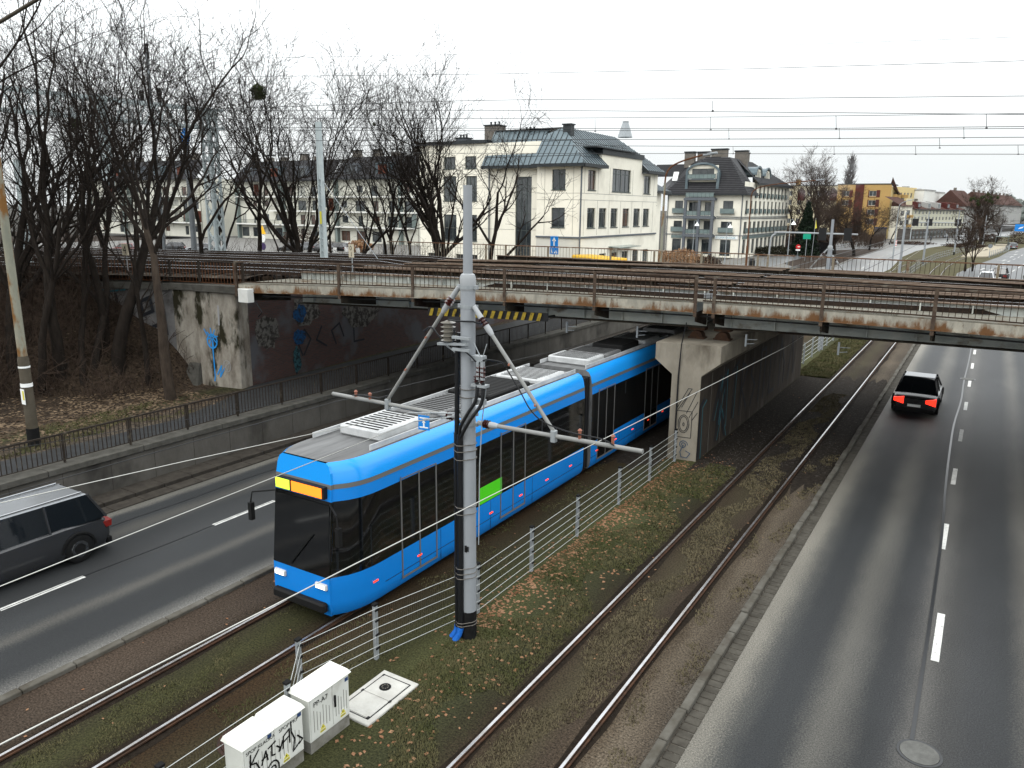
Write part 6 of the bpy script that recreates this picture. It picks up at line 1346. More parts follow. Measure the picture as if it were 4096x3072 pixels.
# front gable bay above the eaves on the street side
gz=14.35; b=MB(); b.box(X0-2.4,X0-.001,Y0+4.8,Y0+15.7,ze,gz); b.build('attic_bay','cream_wall',cb)
b=MB(); b.box(X0-2.4,X0+.18,Y0+4.6,Y0+15.9,gz,gz+.55); b.build('attic_roof_edge','zinc_dark',cb)
b=MB(); b.hexa([(X0-1.6,Y0+2.6,gz+.56),(X0+.45,Y0+2.6,gz+.56),(X0+.45,Y0+13.2,gz+.56),(X0-1.6,Y0+13.2,gz+.56),(X0-1.6,Y0+2.6,gz+.68),(X0+.45,Y0+2.6,gz+.68),(X0+.45,Y0+13.2,gz+.68),(X0-1.6,Y0+13.2,gz+.68)]); b.build('attic_canopy','zinc_dark',cb)
for (x,y,sx_,sy_,h,mt_) in [(-38.6,Y0+2.5,.45,.4,.15,'zinc_dark'),(-49.2,Y0+5,.9,.8,.7,'chimney'),(-45.2,Y0+6,.8,.6,.05,'chimney'),(-53.5,Y0+5,.7,.6,-.5,'slate_frame')]:
    c=MB().box(x-sx_,x+sx_,y-sy_,y+sy_,zr-.9,zr+h).build('chimney',mt_,cb); b=MB(); b.box(x-sx_-.1,x+sx_+.1,y-sy_-.1,y+sy_+.1,zr+h,zr+h+.12)
    for k in range(3 if sx_>.6 else 0): b.lathe((x-sx_*.6+sx_*.6*k,y,zr+h+.12),[(.10,0),(.10,.28),(.14,.3),(.12,.38)],8)
    b.build('chimney_cap','zinc_dark',c)
MB().lathe((-36.9,Y0+13.0,zr-.3),[(.9,0),(.6,.9),(.35,1.6),(.4,1.7)],6).build('roof_cowl','galv',cb)
# lower link wing at the right end
f4_=Fac(cb,(X0-1.2,Y1,0),(0,1,0),'cream_wall'); f4_.build(4.6,0,11.0,[(.6,2.2,6.7,8.9,(1,1)),(.6,2.2,1.2,4.2,(1,1)),(.6,3,9.3,10.6,(1,0))],'link_wall')
roofset(cb,[[(X0-.3,Y1-.1,11.1),(X0-.3,Y1+5.6,11.1),(X0-5,Y1+3,13.6),(X0-5,Y1-.1,13.6)]],'zinc','seam_dark',.62,name='link_roof')
MB().box(X0-.35,X0-.15,Y1,Y1+5.6,10.8,11.09).build('gutter','zinc_dark',cb)
# --- building with balcony tower
bb=thing('apartment_building','cream corner apartment building with dark tiled mansard roof and grey balcony tower','building')
BX,BY=-40.3,147.3; W2=14.8; D2=37.0
f=Fac(bb,(BX,BY,0),(0,1,0),'cream_wall',frame='frame_grey')
ops=[]
for k in range(11): u=1.5+k*3.25; ops+= [(u,u+1.5,8.2,10.6,(1,0),False)]; ops+=[(u-.2,u+1.9,4.6,6.7,(1,0),False)] ; ops+=[(u-.2,u+1.9,.6,3.4,(1,1),False)]
for k in range(9): u=7.5+k*3.1; ops+=[(u,u+1.4,11.2,13.5,(1,0),False)]
f.build(D2,0,14.0,ops,'side_wall')
g_=MB(); gl=MB()
for o in ops:
    if o[2]>4: f.strip(g_,o[0]-.12,o[1]+.12,o[2]-.05,o[2]+.02,.05,.3); f.strip(g_,o[0]-.12,o[1]+.12,o[2]+.85,o[2]+.92,.24,.3); f.strip(gl,o[0]-.1,o[1]+.1,o[2]+.05,o[2]+.85,.27,.29)
g_.build('window_railing','frame_grey',bb); gl.build('railing_glass','teal_glass',bb)
b=MB(); 
for z in (4.1,7.2,7.5): f.strip(b,-.1,D2,z,z+.12,.003,.15)
b.build('cornice','slate_frame',bb)
sg_=MB(); f.strip(sg_,.8,D2-1,3.5,4.05,.02,.12); sg_.build('shop_sign_band','teal_glass',bb)
f=Fac(bb,(BX-W2,BY,0),(1,0,0),'cream_wall')
tw0,tw1=3.9,9.7
ops=[(1.6,3.2,8.2,10.5,(1,0),False),(1.5,3.2,4.7,6.7,(1,0),False),(1.4,3.2,.5,3.3,(1,1),False),(11.0,12.9,8.2,10.5,(1,0),False),(10.8,12.9,4.7,6.7,(1,0),False),(10.9,12.9,.3,3.3,(2,1),False),
 (tw0+.5,tw0+2.5,4.6,6.8,(1,0),False),(tw0+3.6,tw0+5.3,4.6,6.8,(1,0),False),(tw0+.5,tw0+2.5,7.9,10.2,(1,0),False),(tw0+3.6,tw0+5.3,7.9,10.2,(1,0),False),(tw0+.5,tw0+2.5,.5,3.3,(1,1),False),(tw0+3.4,tw0+5.2,.5,3.3,(1,1),False),(tw0+.6,tw0+2.3,11.1,13.2,(1,0),False),(tw0+3.6,tw0+5.1,11.1,13.2,(1,0),False)]
f.build(W2,0,11.9,[o for o in ops if o[3]<11.9],'front_wall')
f_t=Fac(bb,(BX-W2+tw0,BY,0),(1,0,0),'cream_wall'); f_t.build(tw1-tw0,11.9,17.0,[(.6,2.3,12.0,13.3,(1,0),False),(3.6,5.1,12.0,13.3,(1,0),False),(.7,5.0,14.4,16.4,(2,0),False)],'dormer_wall')
b=MB()
for z in (4.1,7.2,7.5): f.strip(b,-.1,tw0-.2,z,z+.12,.003,.15); f.strip(b,tw1+.2,W2,z,z+.12,.003,.15)
b.build('cornice','slate_frame',bb)
b=MB()   # grey tower frame standing proud
for u in (tw0,tw0+2.7,tw1-.5): f.strip(b,u,u+.5,0.02,10.9,1.0,1.5)
for z in (3.75,7.15,10.55): f.strip(b,tw0-.1,tw1+.1,z,z+.4,.01,1.55)
b.build('balcony_frame','slate_frame',bb)
for z in (4.15,7.55,10.95,14.3):
    s_=MB(); f.strip(s_,tw0+.1,tw1-.1,z,z+.15,.0,1.35 if z<14 else 1.0); so_=s_.build('balcony','slate_frame',bb)
    s_=MB(); f.strip(s_,tw0+.2,tw1-.2,z+.25,z+1.0,1.3 if z<14 else .95,1.33 if z<14 else .98); s_.build('balcony_glass','teal_glass',so_); s_=MB(); f.strip(s_,tw0+.1,tw1-.1,z+1.0,z+1.08,1.28 if z<14 else .93,1.36 if z<14 else 1.0)
    for q in range(8): u=lerp(tw0+.15,tw1-.2,q/7); f.strip(s_,u,u+.05,z+.15,z+1.0,1.29 if z<14 else .94,1.35 if z<14 else .99)
    s_.build('balcony_rail','frame_grey',so_)
for (a,c,e_) in [(1.4,3.4,8.1),(1.3,3.4,4.6),(10.8,13.1,8.1),(10.6,13.1,4.6)]:
    s_=MB(); f.strip(s_,a-.2,c+.2,e_,e_+.06,.02,.5); f.strip(s_,a-.2,c+.2,e_+.95,e_+1.02,.44,.5); so_=s_.build('window_balcony','frame_grey',bb); s_=MB(); f.strip(s_,a-.18,c+.18,e_+.1,e_+.93,.46,.48); s_.build('balcony_glass','teal_glass',so_)
sb=MB(); f.strip(sb,9.9,14.3,3.45,4.02,.03,.18); so_=sb.build('shop_sign','white',bb)
mat('sign_teal',(.0,.25,.36),rough=.5); text_mb('STOMATOLOGIA',.48,f.P(10.1,3.58,.185),f.U,(0,0,1),f.N,.004).build('lettering','sign_teal',so_)
sb=MB(); f.strip(sb,1.2,3.6,3.45,4.0,.03,.15); sb.build('shop_sign','teal_glass',bb)
b=MB(); b.tube([f.P(W2-.5,11.8,.1),f.P(W2-.2,11.3,.15),f.P(W2-.2,.1,.15)],.1,8); b.tube([f.P(.2,11.8,.12),f.P(.2,.1,.12)],.08,8); b.build('drainpipe','slate_frame',bb)
# mansard roof
e1=11.75; e2=13.9
A=(BX+.9,BY-.9,e1); A2=(BX+.9,BY+6.5,e1); 
RD=(BX-3.8,BY+2.0,18.5); RE=(BX-3.8,BY+18,18.4)
L0=(BX-W2-.6,BY-.9,e1); RL=(BX-8.3,BY+2.0,18.6)
roofset(bb,[[A,A2,RD],[A2,(BX-1.1,BY+6.5,14.2),(BX-3.8,BY+6.5,18.5),RD],[(BX+.8,BY+6.5,e2),(BX+.8,BY+D2-1,e2),RE,(BX-3.8,BY+6.5,18.5)],[(BX+.8,BY+D2-1,e2),(BX-8,BY+D2-1,e2),RE],[L0,A,RD,RL],[(BX-W2-6,BY+5,15.2),(BX-W2-6,BY+9,17.8),(BX-7,BY+9,17.8),(BX-7,BY+5,15.2)],[L0,RL,(BX-W2-1,BY+12,17.6),(BX-W2-5,BY+5,e1)]],'roof_tile','roof_tile2',.36,rows=True,name='tiled_roof',w_=.16,h=.05)
MB().poly([RL,RD,RE,(BX-12,BY+18,18.4)]).build('roof_top','roof_tile2',bb)
b=MB(); b.bar((A[0],A[1],e1-.12),(A2[0],A2[1],e1-.12),.25,.24); b.bar((L0[0],L0[1],e1-.12),(A[0],A[1],e1-.12),.25,.24); b.bar((BX+.8,BY+6.3,e2-.12),(BX+.8,BY+D2-1,e2-.12),.35,.3); b.build('gutter','zinc_dark',bb)
# curved dormers (barrel roofs)
def barrel(par,c,ax,w_,h,dep,mt='zinc'):
    """arched dormer: front centre c, pointing along -ax into the roof"""
    c=Vector(c); ax=Vector(ax).normalized(); s_=Vector((-ax.y,ax.x,0)); R=[]
    for d_ in (0,-dep): R.append([tuple(c+ax*d_+s_*(w_*math.cos(a))+Vector((0,0,h*math.sin(a)))) for a in [math.pi*k/12 for k in range(13)]])
    b=MB().loft(R,closed=False); R2=[[tuple(Vector(p)*1) for p in r] for r in R]
    for k in range(12):
        p,q=Vector(R[0][k]),Vector(R[0][k+1]); b.bar(p,q,.35,.3,ax)
    return b.build('dormer_roof',mt,par,fix=False)
barrel(bb,(BX-W2+(tw0+tw1)/2,BY-.35,15.6),(0,-1,0),3.1,1.75,6)
b=MB(); 
for s_ in (-1,1): b.box(BX-W2+(tw0+tw1)/2+s_*3.0-.25,BX-W2+(tw0+tw1)/2+s_*3.0+.25,BY-.5,BY+5,11.9,15.6)
b.build('dormer_cheek','zinc',bb)
for y in (BY+10.5,BY+17.5):
    barrel(bb,(BX-.3,y,15.5),(1,0,0),2.2,1.6,5); fd_=Fac(bb,(BX-.4,y-2.0,0),(0,1,0),'cream_wall'); fd_.build(4.0,14.2,16.6,[(.6,1.6,14.6,16.5,(0,0),False),(1.8,2.6,14.6,16.8 if 0 else 16.5,(0,0),False),(2.8,3.5,14.6,16.2,(0,0),False)],'dormer_wall')
for (dx,y,s_) in ((-6,3,1.5),(-11,9,1.2),(-3.5,9,1.2),(-5,15,1.3),(-13.5,8,1.0)):
    c=MB().box(BX+dx-s_,BX+dx+s_,BY+y-.5,BY+y+.5,17,19.9).build('chimney','chimney',bb); MB().box(BX+dx-s_-.12,BX+dx+s_+.12,BY+y-.62,BY+y+.62,19.9,20.15).build('chimney_cap','zinc_dark',c)
MB().hexa([(BX-W2+.2,BY+1.6,14.2),(BX-W2+1.2,BY+1.6,14.2),(BX-W2+1.2,BY+2.4,15.9),(BX-W2+.2,BY+2.4,15.9),(BX-W2+.2,BY+1.4,14.3),(BX-W2+1.2,BY+1.4,14.3),(BX-W2+1.2,BY+2.2,16.0),(BX-W2+.2,BY+2.2,16.0)]).build('skylight','white',bb)
# --- long apartment blocks behind the trees
mat('apt_wall',(.62,.61,.53),(.56,.55,.48),.5,rough=.9); mat('brick_red',(.22,.07,.045),(.16,.06,.04),3,rough=.9); mat('slab_white',(.66,.66,.62),rough=.8); mat('apt_teal',(.30,.36,.34),rough=.8)
def apt(label,x0,x1,Y,seed,z0=.9,ze=14.6,name='apartment_block',gap=3.9):
    rr_=random.Random(seed); t=thing(name,label,'building'); f=Fac(t,(x0,Y,0),(1,0,0),'apt_wall',pane=['pane','pane','blind','pane_warm']); w_=x1-x0; ops=[]; n=int(w_/gap); fl_=[z0+.3,4.4,7.6,10.8]
    for i,zf in enumerate(fl_):
        for k in range(n):
            u=(k+.5)*w_/n; r=rr_.random()
            if r<.12: continue
            ww=rr_.choice([.7,.9,1.3]); ops.append((u-ww,u+ww,zf+(.15 if r<.7 else .9),zf+2.35,(1,0),False))
    f.build(w_,z0,ze,ops,'wall')
    for i,zf in enumerate(fl_[1:]):
        k=0
        while k<n:
            L_=rr_.choice([1,2,2,3]); a=(k+.08)*w_/n; c=min(w_,(k+L_-.08)*w_/n); k+=L_
            if rr_.random()<.2: continue
            s_=MB(); f.strip(s_,a,c,zf-.18,zf+.12,.0,1.5); so_=s_.build('balcony','slab_white',t)
            s_=MB(); f.strip(s_,a,c,zf+1.0,zf+1.06,1.42,1.5); q=a
            while q<c: f.strip(s_,q,q+.03,zf+.12,zf+1.0,1.44,1.47); q+=.22
            s_.build('balcony_rail','frame_grey',so_)
            if rr_.random()<.5: s_=MB(); f.strip(s_,c-.12,c,zf+.12,zf+2.9,.01,1.4); s_.build('party_screen',rr_.choice(['apt_teal','apt_wall','brick_red']),so_)
    b=MB(); 
    for k in range(0,n,4): u=k*w_/n; f.strip(b,u,u+.6,z0,ze-.1,.0,.9)
    b.build('pilaster','apt_teal',t)
    roofset(t,[[(x0-.5,Y-1.2,ze-.1),(x1+.5,Y-1.2,ze-.1),(x1-.5,Y+3.6,ze+4.6),(x0+.5,Y+3.6,ze+4.6)]],'roof_tile','roof_tile2',.45,rows=True,name='tiled_roof',w_=.2,h=.05)
    MB().poly([(x0+.5,Y+3.6,ze+4.6),(x1-.5,Y+3.6,ze+4.6),(x1-.5,Y+12,ze+4.7),(x0+.5,Y+12,ze+4.7)]).build('flat_roof','zinc',t)
    MB().box(x0-.5,x1+.5,Y-1.35,Y-1.15,ze-.35,ze-.1).build('gutter','zinc_dark',t)
    for k in range(int(w_/9)):
        u=x0+4.5+k*9; d=MB().box(u-1.9,u+1.9,Y-.2,Y+3,ze+.3,ze+3.1).build('dormer','zinc' if k%2 else 'slate_frame',t); MB().box(u-1.2,u+1.2,Y-.26,Y-.21,ze+.7,ze+2.7).build('dormer_window',['pane','brick_red','pane'][k%3],d)
    for k in range(int(w_/5.5)):
        u=x0+2+k*5.5+rr_.uniform(-1,1); c=MB().box(u-1,u+1,Y+4,Y+5,ze+4,ze+5.7+rr_.uniform(-.3,.3)).build('chimney','chimney',t); MB().box(u-1.15,u+1.15,Y+3.85,Y+5.15,ze+5.95,ze+6.15).build('chimney_cap','zinc_dark',c)
    MB().box(x0,x1,Y+.3,Y+12,z0,ze-.05).build('rear_volume','apt_wall',t)
    return t
apt('cream balcony apartment block behind bare trees, directly left of the office building',-124,-101.5,128,3,ze=14.7)
apt('second balcony apartment block, behind the steel channel mast and the mistletoe tree',-160,-128,131,5,ze=14.6)
apt('leftmost apartment block showing through the densest tree trunks at left',-215,-168,126,8,ze=15.2)
# --- yellow corner block and the terraces along the avenue
mat('yellow_wall',(.42,.27,.10),(.37,.24,.09),.3,rough=.9); mat('yellow_light',(.60,.48,.24),rough=.9); mat('maroon',(.17,.05,.04),(.14,.045,.035),1,rough=.9); mat('pale_yellow',(.58,.52,.36),(.52,.46,.32),.4,rough=.9); mat('terrace_wall',(.50,.49,.38),(.45,.44,.35),.4,rough=.9); mat('red_tile',(.135,.068,.052),(.10,.052,.042),1.5,rough=.9); mat('red_wall',(.13,.035,.03),rough=.9); mat('shop_dark',(.10,.085,.075),(.17,.14,.12),1,rough=.7); mat('pvc',(.60,.60,.58),rough=.5); mat('grey_wall',(.36,.36,.34),(.31,.31,.30),.3,rough=.9)
yb=thing('yellow_apartment_block','ochre yellow end block with a maroon stripe and white windows','building')
YX,YY=-30.7,288.2; f=Fac(yb,(YX-16.6,YY,0),(1,0,0),'yellow_wall',frame='pvc')
ops=[]
for z in (4.7,7.75,10.8,13.85): ops+=[(10.0,12.2,z,z+1.75,(1,0),False)]
ops+=[(1.8,3.8,13.85,15.6,(1,0),False),(1.8,3.8,10.8,12.5,(1,0),False)]
f.build(16.6,0,17.6,ops,'wall'); b=MB(); f.strip(b,5.6,8.3,0.1,17.6,.02,.25); b.build('stripe','maroon',yb)
b=MB()
for o in ops: f.strip(b,o[0]-.3,o[0],o[2]-.2,o[3]+.2,.02,.1); f.strip(b,o[1],o[1]+1.1,o[2]-.2,o[3]+.2,.02,.1); f.strip(b,o[0]-.3,o[1]+1.1,o[2]-.4,o[2]-.2,.02,.1)
b.build('window_surround','maroon',yb); b=MB(); f.strip(b,12.8,16.6,0,3.2,.03,.3); b.build('shopfront','shop_dark',yb); b=MB(); f.strip(b,12.6,16.7,3.3,3.75,.05,.3); mat('navy',(.02,.06,.16),rough=.5); b.build('blue_fascia','navy',yb)
f=Fac(yb,(YX,YY,0),(.26,.97,0),'yellow_light',frame='pvc'); f.build(22,0,17.0,[(2+3*k,3.5+3*k,z,z+1.6,(1,0),False) for k in range(6) for z in (4.7,7.75,10.8,13.6)],'side_wall')
MB().box(YX-16.8,YX+.3,YY-.1,YY+16,17.6,17.95).build('roof','zinc_dark',yb); MB().poly([(YX-.5,YY+1,17.9),(YX+2.5,YY+8,14.5),(YX+2.5,YY+1,14.5),(YX+.0,YY,20)]).build('turret_roof','red_tile',yb)
for u,k in ((2,0),(8.5,1)):
    for z in (7.2,10.3,13.4): b=MB(); f.strip(b,u,u+3,z,z+1.1,.02,1.3); b.build('balcony','yellow_wall',yb)
pb=thing('apartment_block','pale yellow block half hidden by park trees left of the ochre block','building')
f=Fac(pb,(-66,291,0),(1,0,0),'pale_yellow',frame='pvc'); f.build(19,0,17.3,[(2+3.2*k,3.4+3.2*k,z,z+1.7,(1,0),False) for k in range(5) for z in (4.5,7.7,10.9,14.0)],'wall')
MB().box(-66.2,-46.8,290.9,300,17.3,17.6).build('roof','zinc_dark',pb); MB().box(-62,-60.5,292,293,17.6,19.6).build('chimney','yellow_wall',pb)
for x in (-59.5,-52,-49): 
    b=MB(); b.box(x-1.2,x+1.2,290.3,290.98,12.4,15.2); d=b.build('bay','red_wall',pb); MB().poly([(x-1.5,290.2,15.2),(x+1.5,290.2,15.2),(x,290.2,17.0)]).build('bay_roof','red_tile',d)
def terrace(label,A,B,z0,ze,zr,wall,roof,nf,seed,white=False,dorm=True,name='terrace_building'):
    t=thing(name,label,'building'); A=Vector((*A,0));B=Vector((*B,0)); d=B-A; w_=d.length; f=Fac(t,A,d,wall,frame='pvc',rec=.1); rr_=random.Random(seed); n=min(30,int(w_/3.0)); ops=[]
    for i in range(nf):
        zf=(3.6 if z0<1 else z0)+i*(ze-3.6)/nf
        for k in range(n): u=(k+.5)*w_/n; ops.append((u-.7,u+.7,zf+.5,zf+1.7,(1,0),False))
    f.build(w_,z0,ze,ops[:90],'wall')
    fe=Fac(t,A-f.N*10,f.N,wall,frame='pvc'); fe.build(10,z0,ze,[(2,3.2,zz,zz+1.5,(1,0),False) for zz in ([5.2,8.0] if ze<12 else [5.2,8.2,11.2])],'end_wall')
    if z0<1:
        b=MB(); f.strip(b,0,w_,.05,3.3,.02,.15); b.build('shopfronts','shop_dark',t); b=MB()
        for k in range(n): u=(k+.5)*w_/n; f.strip(b,u-.9,u+.9,.3,2.7,.16,.2)
        b.build('shop_windows','pane',t)
    a0=f.P(-.3,ze,.6); a1=f.P(w_+.3,ze,.6); a2=f.P(w_+.3,zr,-6); a3=f.P(-.3,zr,-6); b=MB().poly([a0,a1,a2,a3]); b.poly([a3,a2,f.P(w_+.3,ze,-12),f.P(-.3,ze,-12)]); b.poly([a0,a3,f.P(-.3,ze,-12)]); b.build('roof',roof,t,fix=False)
    MB().bar(f.P(0,ze-.1,.6),f.P(w_,ze-.1,.6),.25,.3).build('gutter','zinc_dark',t)
    if dorm:
        for k in range(int(w_/9)):
            u=4+k*9; o=MB().hexa([f.P(u-1.5,ze+.4,0),f.P(u+1.5,ze+.4,0),f.P(u+1.5,ze+.4,-4),f.P(u-1.5,ze+.4,-4),f.P(u-1.5,ze+2.2,0),f.P(u+1.5,ze+2.2,0),f.P(u+1.5,ze+2.8,-4),f.P(u-1.5,ze+2.8,-4)]).build('dormer',rr_.choice(['red_wall','maroon','grey_wall']),t); b=MB(); f.strip(b,u-1,u+1,ze+.7,ze+1.9,.01,.04); b.build('dormer_window','pane',o)
    for k in range(int(w_/12)): u=5+k*12; MB().hexa([f.P(u-.5,zr-.8,-5.6),f.P(u+.5,zr-.8,-5.6),f.P(u+.5,zr-.8,-6.4),f.P(u-.5,zr-.8,-6.4),f.P(u-.5,zr+.9,-5.6),f.P(u+.5,zr+.9,-5.6),f.P(u+.5,zr+.9,-6.4),f.P(u-.5,zr+.9,-6.4)]).build('chimney','chimney',t)
    return t
ta=at(3585,961,0); tb=at(3635,958,0); tc=at(3843,948,0)
cw=thing('corner_house','white and ochre corner house with stacked loggias before the terrace','building'); f=Fac(cw,(ta[0],ta[1],0),(tb[0]-ta[0],tb[1]-ta[1],0),'cream_wall',frame='pvc'); wl=math.hypot(tb[0]-ta[0],tb[1]-ta[1])
f.build(wl,0,10.6,[(wl*.55,wl*.85,z,z+2.0,(0,0),False) for z in (4.4,7.4)]+[(wl*.1,wl*.4,z,z+1.6,(1,0),False) for z in (4.6,7.6)],'wall'); b=MB(); f.strip(b,0,wl,.05,3.6,.02,.2); b.build('shopfront','shop_dark',cw)
b=MB(); b.poly([f.P(-.3,10.6,.8),f.P(wl+.3,10.6,.8),f.P(wl+.3,13.6,-5),f.P(-.3,13.6,-5)]); b.build('roof','red_tile',cw,fix=False); b=MB(); f.strip(b,wl*.5,wl*.92,10.9,13.0,-.3,.0); b.build('dormer','pale_yellow',cw)
for z in (4.0,7.0): b=MB(); f.strip(b,wl*.5,wl*.9,z,z+.9,.02,.9); b.build('loggia_balcony','yellow_wall',cw)
MB().poly([f.P(wl,0,0),f.P(wl,0,-10),f.P(wl,10.6,-10),f.P(wl,10.6,0)]).build('end_wall','cream_wall',cw)
terrace('long cream terrace with brown roof, red dormers and ground floor shops along the avenue',(tb[0]+.5,tb[1]),(tc[0],tc[1]),0,9.7,12.4,'terrace_wall','red_tile',3,3)
terrace('red-roofed taller house at the far end of the cream terrace',(tc[0]+.3,tc[1]+1),at(3900,945,0)[:2],0,11,17,'grey_wall','red_tile',2,4,dorm=False)
terrace('grey walled terrace with orange red roof behind the mistletoe tree',at(3925,933,0)[:2],at(4075,918,0)[:2],0,12.5,18,'grey_wall','red_tile',2,5,dorm=False)
# white stepped flats rising behind the terrace
for i in range(11):
    u0=3600+i*27; q=far(u0,800,310+i*20); top=far(u0,762+i*4.2+(i%2)*3,310+i*20)[2]
    t=thing('white_flats','white flat-roofed block rising behind the terrace roofs, '+['nearest the ochre block','second from the ochre block','third from the ochre block','fourth from the ochre block','fifth from the ochre block','sixth from the ochre block','left of the red gable','directly behind the red gable','right of the red gable','second right of the red gable','farthest right behind the mistletoe tree'][i],'building',(q[0],q[1],0),math.radians(-10),group='white flats behind the terrace')
    MB().box(-7.5,7.5,0,14,0,top).build('wall','slab_white',t); b=MB(); b.box(-7.7,7.7,-.2,14.2,top,top+.4); b.box(-1,1,4,6,top,top+1.6); b.build('roof','grey_wall',t); b=MB()
    for k in (-3.5,0,3.5): b.box(k-.8,k+.8,-.06,.0-.002,top-4,top-2.2); b.box(k-.8,k+.8,-.06,-.002,top-8,top-6.2)
    b.build('windows','pane',t)
# --- fallback far tree belts
# ------------------------------------------------------------------ trees
def bare_tree(rnd,H,r0,fork=.35,spread=.55,nlimb=4,lean=(0,0),depth=5,dens_=1.0,stems=1,upt=.35,minr=.0055,low=False):
    T=MB(); C=MB()
    def branch(p,d,L,r,lv):
        n=max(3,int(L/ (.55 if lv<2 else .32))); n=min(n,9); pts=[p.copy()]; rr=[r]; cur=d.copy()
        for i in range(n):
            cur=(cur+Vector((rnd.gauss(0,1),rnd.gauss(0,1),rnd.gauss(0,.7)))*(.10+.03*lv)+Vector((0,0,upt*(.16 if lv<3 else .06)))).normalized()
            p=p+cur*(L/n); pts.append(p.copy()); rr.append(max(minr,r*(1-.62*(i+1)/n)))
        (T if lv==0 else C).tube(pts,rr,(9 if lv==0 else 6 if lv==1 else 4 if lv==2 else 3),cap=False)
        if lv>=depth: return
        k=[nlimb,5,5,4,3,2][lv]; k=max(1,int(round(k*dens_)))
        for j in range(k):
            f=rnd.uniform(fork if lv==0 else .22,1.0) if j else 1.0
            idx=min(n,max(1,int(round(f*n)))); q=pts[idx]; ax=(pts[idx]-pts[idx-1]).normalized()
            side=ax.orthogonal().normalized(); side=(Matrix.Rotation(rnd.uniform(0,6.283),3,ax)@side)
            an=spread*(.6+.7*rnd.random())*(1 if lv else .85)
            nd=(ax*math.cos(an)+side*math.sin(an)).normalized(); 
            Lc=L*rnd.uniform(.38,.62) if lv else H*rnd.uniform(.30,.46)
            branch(q,nd,Lc,max(minr,rr[idx]*rnd.uniform(.55,.8)),lv+1)
    for s_ in range(stems):
        d=Vector((lean[0]+rnd.uniform(-.12,.12)*(stems>1),lean[1]+rnd.uniform(-.1,.1)*(stems>1),1)).normalized()
        branch(Vector((rnd.uniform(-.3,.3)*(stems>1),rnd.uniform(-.3,.3)*(stems>1),-.3)),d,H*rnd.uniform(.50,.58),r0*(1 if s_==0 else .75),0)
    return T,C
def tree(label,base,H,r0,seed,mt='bark',cm='twigs',name='bare_tree',group=None,**kw):
    t=thing(name,label,'tree',base,0,group); T,C=bare_tree(random.Random(seed),H,r0,**kw)
    T.build('trunk',mt,t,smooth=2,fix=False); C.build('crown',cm,t,fix=False); return t
mat('twigs_dark',(.022,.017,.014),(.034,.026,.02),4,rough=.95)
gT='bare trees around the railway embankment'
# near trees on the slope in front of the tracks: (u,v of the foot, top v, trunk radius)
near=[(687,1597,40,.24,101,'straight pale-barked tree standing beside the footpath in front of the wing wall',dict(fork=.62,nlimb=5,spread=.6)),
 (476,1459,-120,.30,214,'big wide-crowned tree rising left of the graffiti wing wall',dict(fork=.5,nlimb=6,spread=.6)),
 (350,1561,60,.20,303,'slim twin-stemmed tree on the leafy slope',dict(fork=.35,nlimb=5,stems=2)),
 (595,1540,300,.13,404,'thin leaning sapling left of the mossy abutment',dict(fork=.3,nlimb=4,lean=(-.08,.0))),
 (250,1480,-60,.26,505,'dark thick trunk behind the lamp post',dict(fork=.4,nlimb=6)),
 (60,1470,-150,.28,606,'leftmost big tree cut by the frame edge',dict(fork=.35,nlimb=6)),
 (165,1560,150,.18,707,'slender tree right beside the lamp post',dict(fork=.35,nlimb=5)),
 (-120,1500,-200,.3,808,'tree just outside the left edge reaching into the frame',dict(fork=.35,nlimb=6,lean=(.1,0))),
 (420,1380,120,.2,909,'tree with forked crown in the middle of the thicket',dict(fork=.4,nlimb=5))]
def on_ground(u,v):
    d=RM@_ray(u,v); t=14.0
    while t<70:
        p=(d[0]*t,d[1]*t,CAMZ+d[2]*t)
        if p[2]<=zT(p[0],p[1]): break
        t+=.08
    return p
for (u,v,vt,r,sd,lb,kw) in near:
    x,y,z=on_ground(u,v); z-=.1
    d=math.hypot(x,y); H=far(u,max(vt,-260),d)[2]-z; H=min(H,19.5)
    tree(lb,(x,y,z),H,r,sd,'bark_light' if sd in (101,) else 'bark','twigs_dark',group=gT,depth=4,minr=.0065,**kw)
# trees behind the tracks: (u, top v, distance, radius)
back=[(560,200,52,.2,11,'bare tree rising behind the lattice portal left of the blue diamond sign',dict(nlimb=5)),(690,260,56,.2,12,'bare tree just behind the concrete pole',dict(nlimb=5)),(800,160,50,.26,13,'leaning dark tree crossing in front of the lattice portal column',dict(nlimb=5,lean=(.14,0),fork=.35)),
 (905,190,54,.22,14,'twin-stemmed bare tree right of the portal column',dict(nlimb=5,stems=2)),(1010,190,52,.28,15,'bare tree carrying the big mistletoe ball',dict(nlimb=6,fork=.4)),(1110,330,60,.18,16,'slight bare tree behind the dark trunks',dict(nlimb=4)),
 (1215,215,52,.36,17,'thick multi-stemmed tree left of the steel channel mast',dict(nlimb=7,stems=3,fork=.3)),(1420,420,58,.2,18,'low spreading tree before the apartment balconies',dict(nlimb=5,spread=.7)),(1560,330,56,.24,19,'forked tree in front of the apartment and office corner',dict(nlimb=6,stems=2)),
 (1745,215,54,.38,20,'tall multi-stemmed tree in front of the office building left wing',dict(nlimb=7,stems=3,fork=.3)),(1915,330,54,.30,21,'right-leaning tree reaching toward the office roof',dict(nlimb=5,lean=(.22,0),fork=.35,spread=.65)),(1655,300,60,.2,22,'slim tree behind the multi-stemmed one',dict(nlimb=5)),
 (320,120,58,.26,23,'tall bare tree behind the tracks at left',dict(nlimb=6)),(120,150,60,.26,24,'bare tree behind the far left lattice mast',dict(nlimb=6)),(430,330,66,.2,25,'fainter bare tree farther back at left',dict(nlimb=5)),(1330,380,66,.18,26,'thin tree behind the guy wire',dict(nlimb=4)),(10,200,60,.25,27,'bare tree behind the thicket at the frame edge',dict(nlimb=5))]
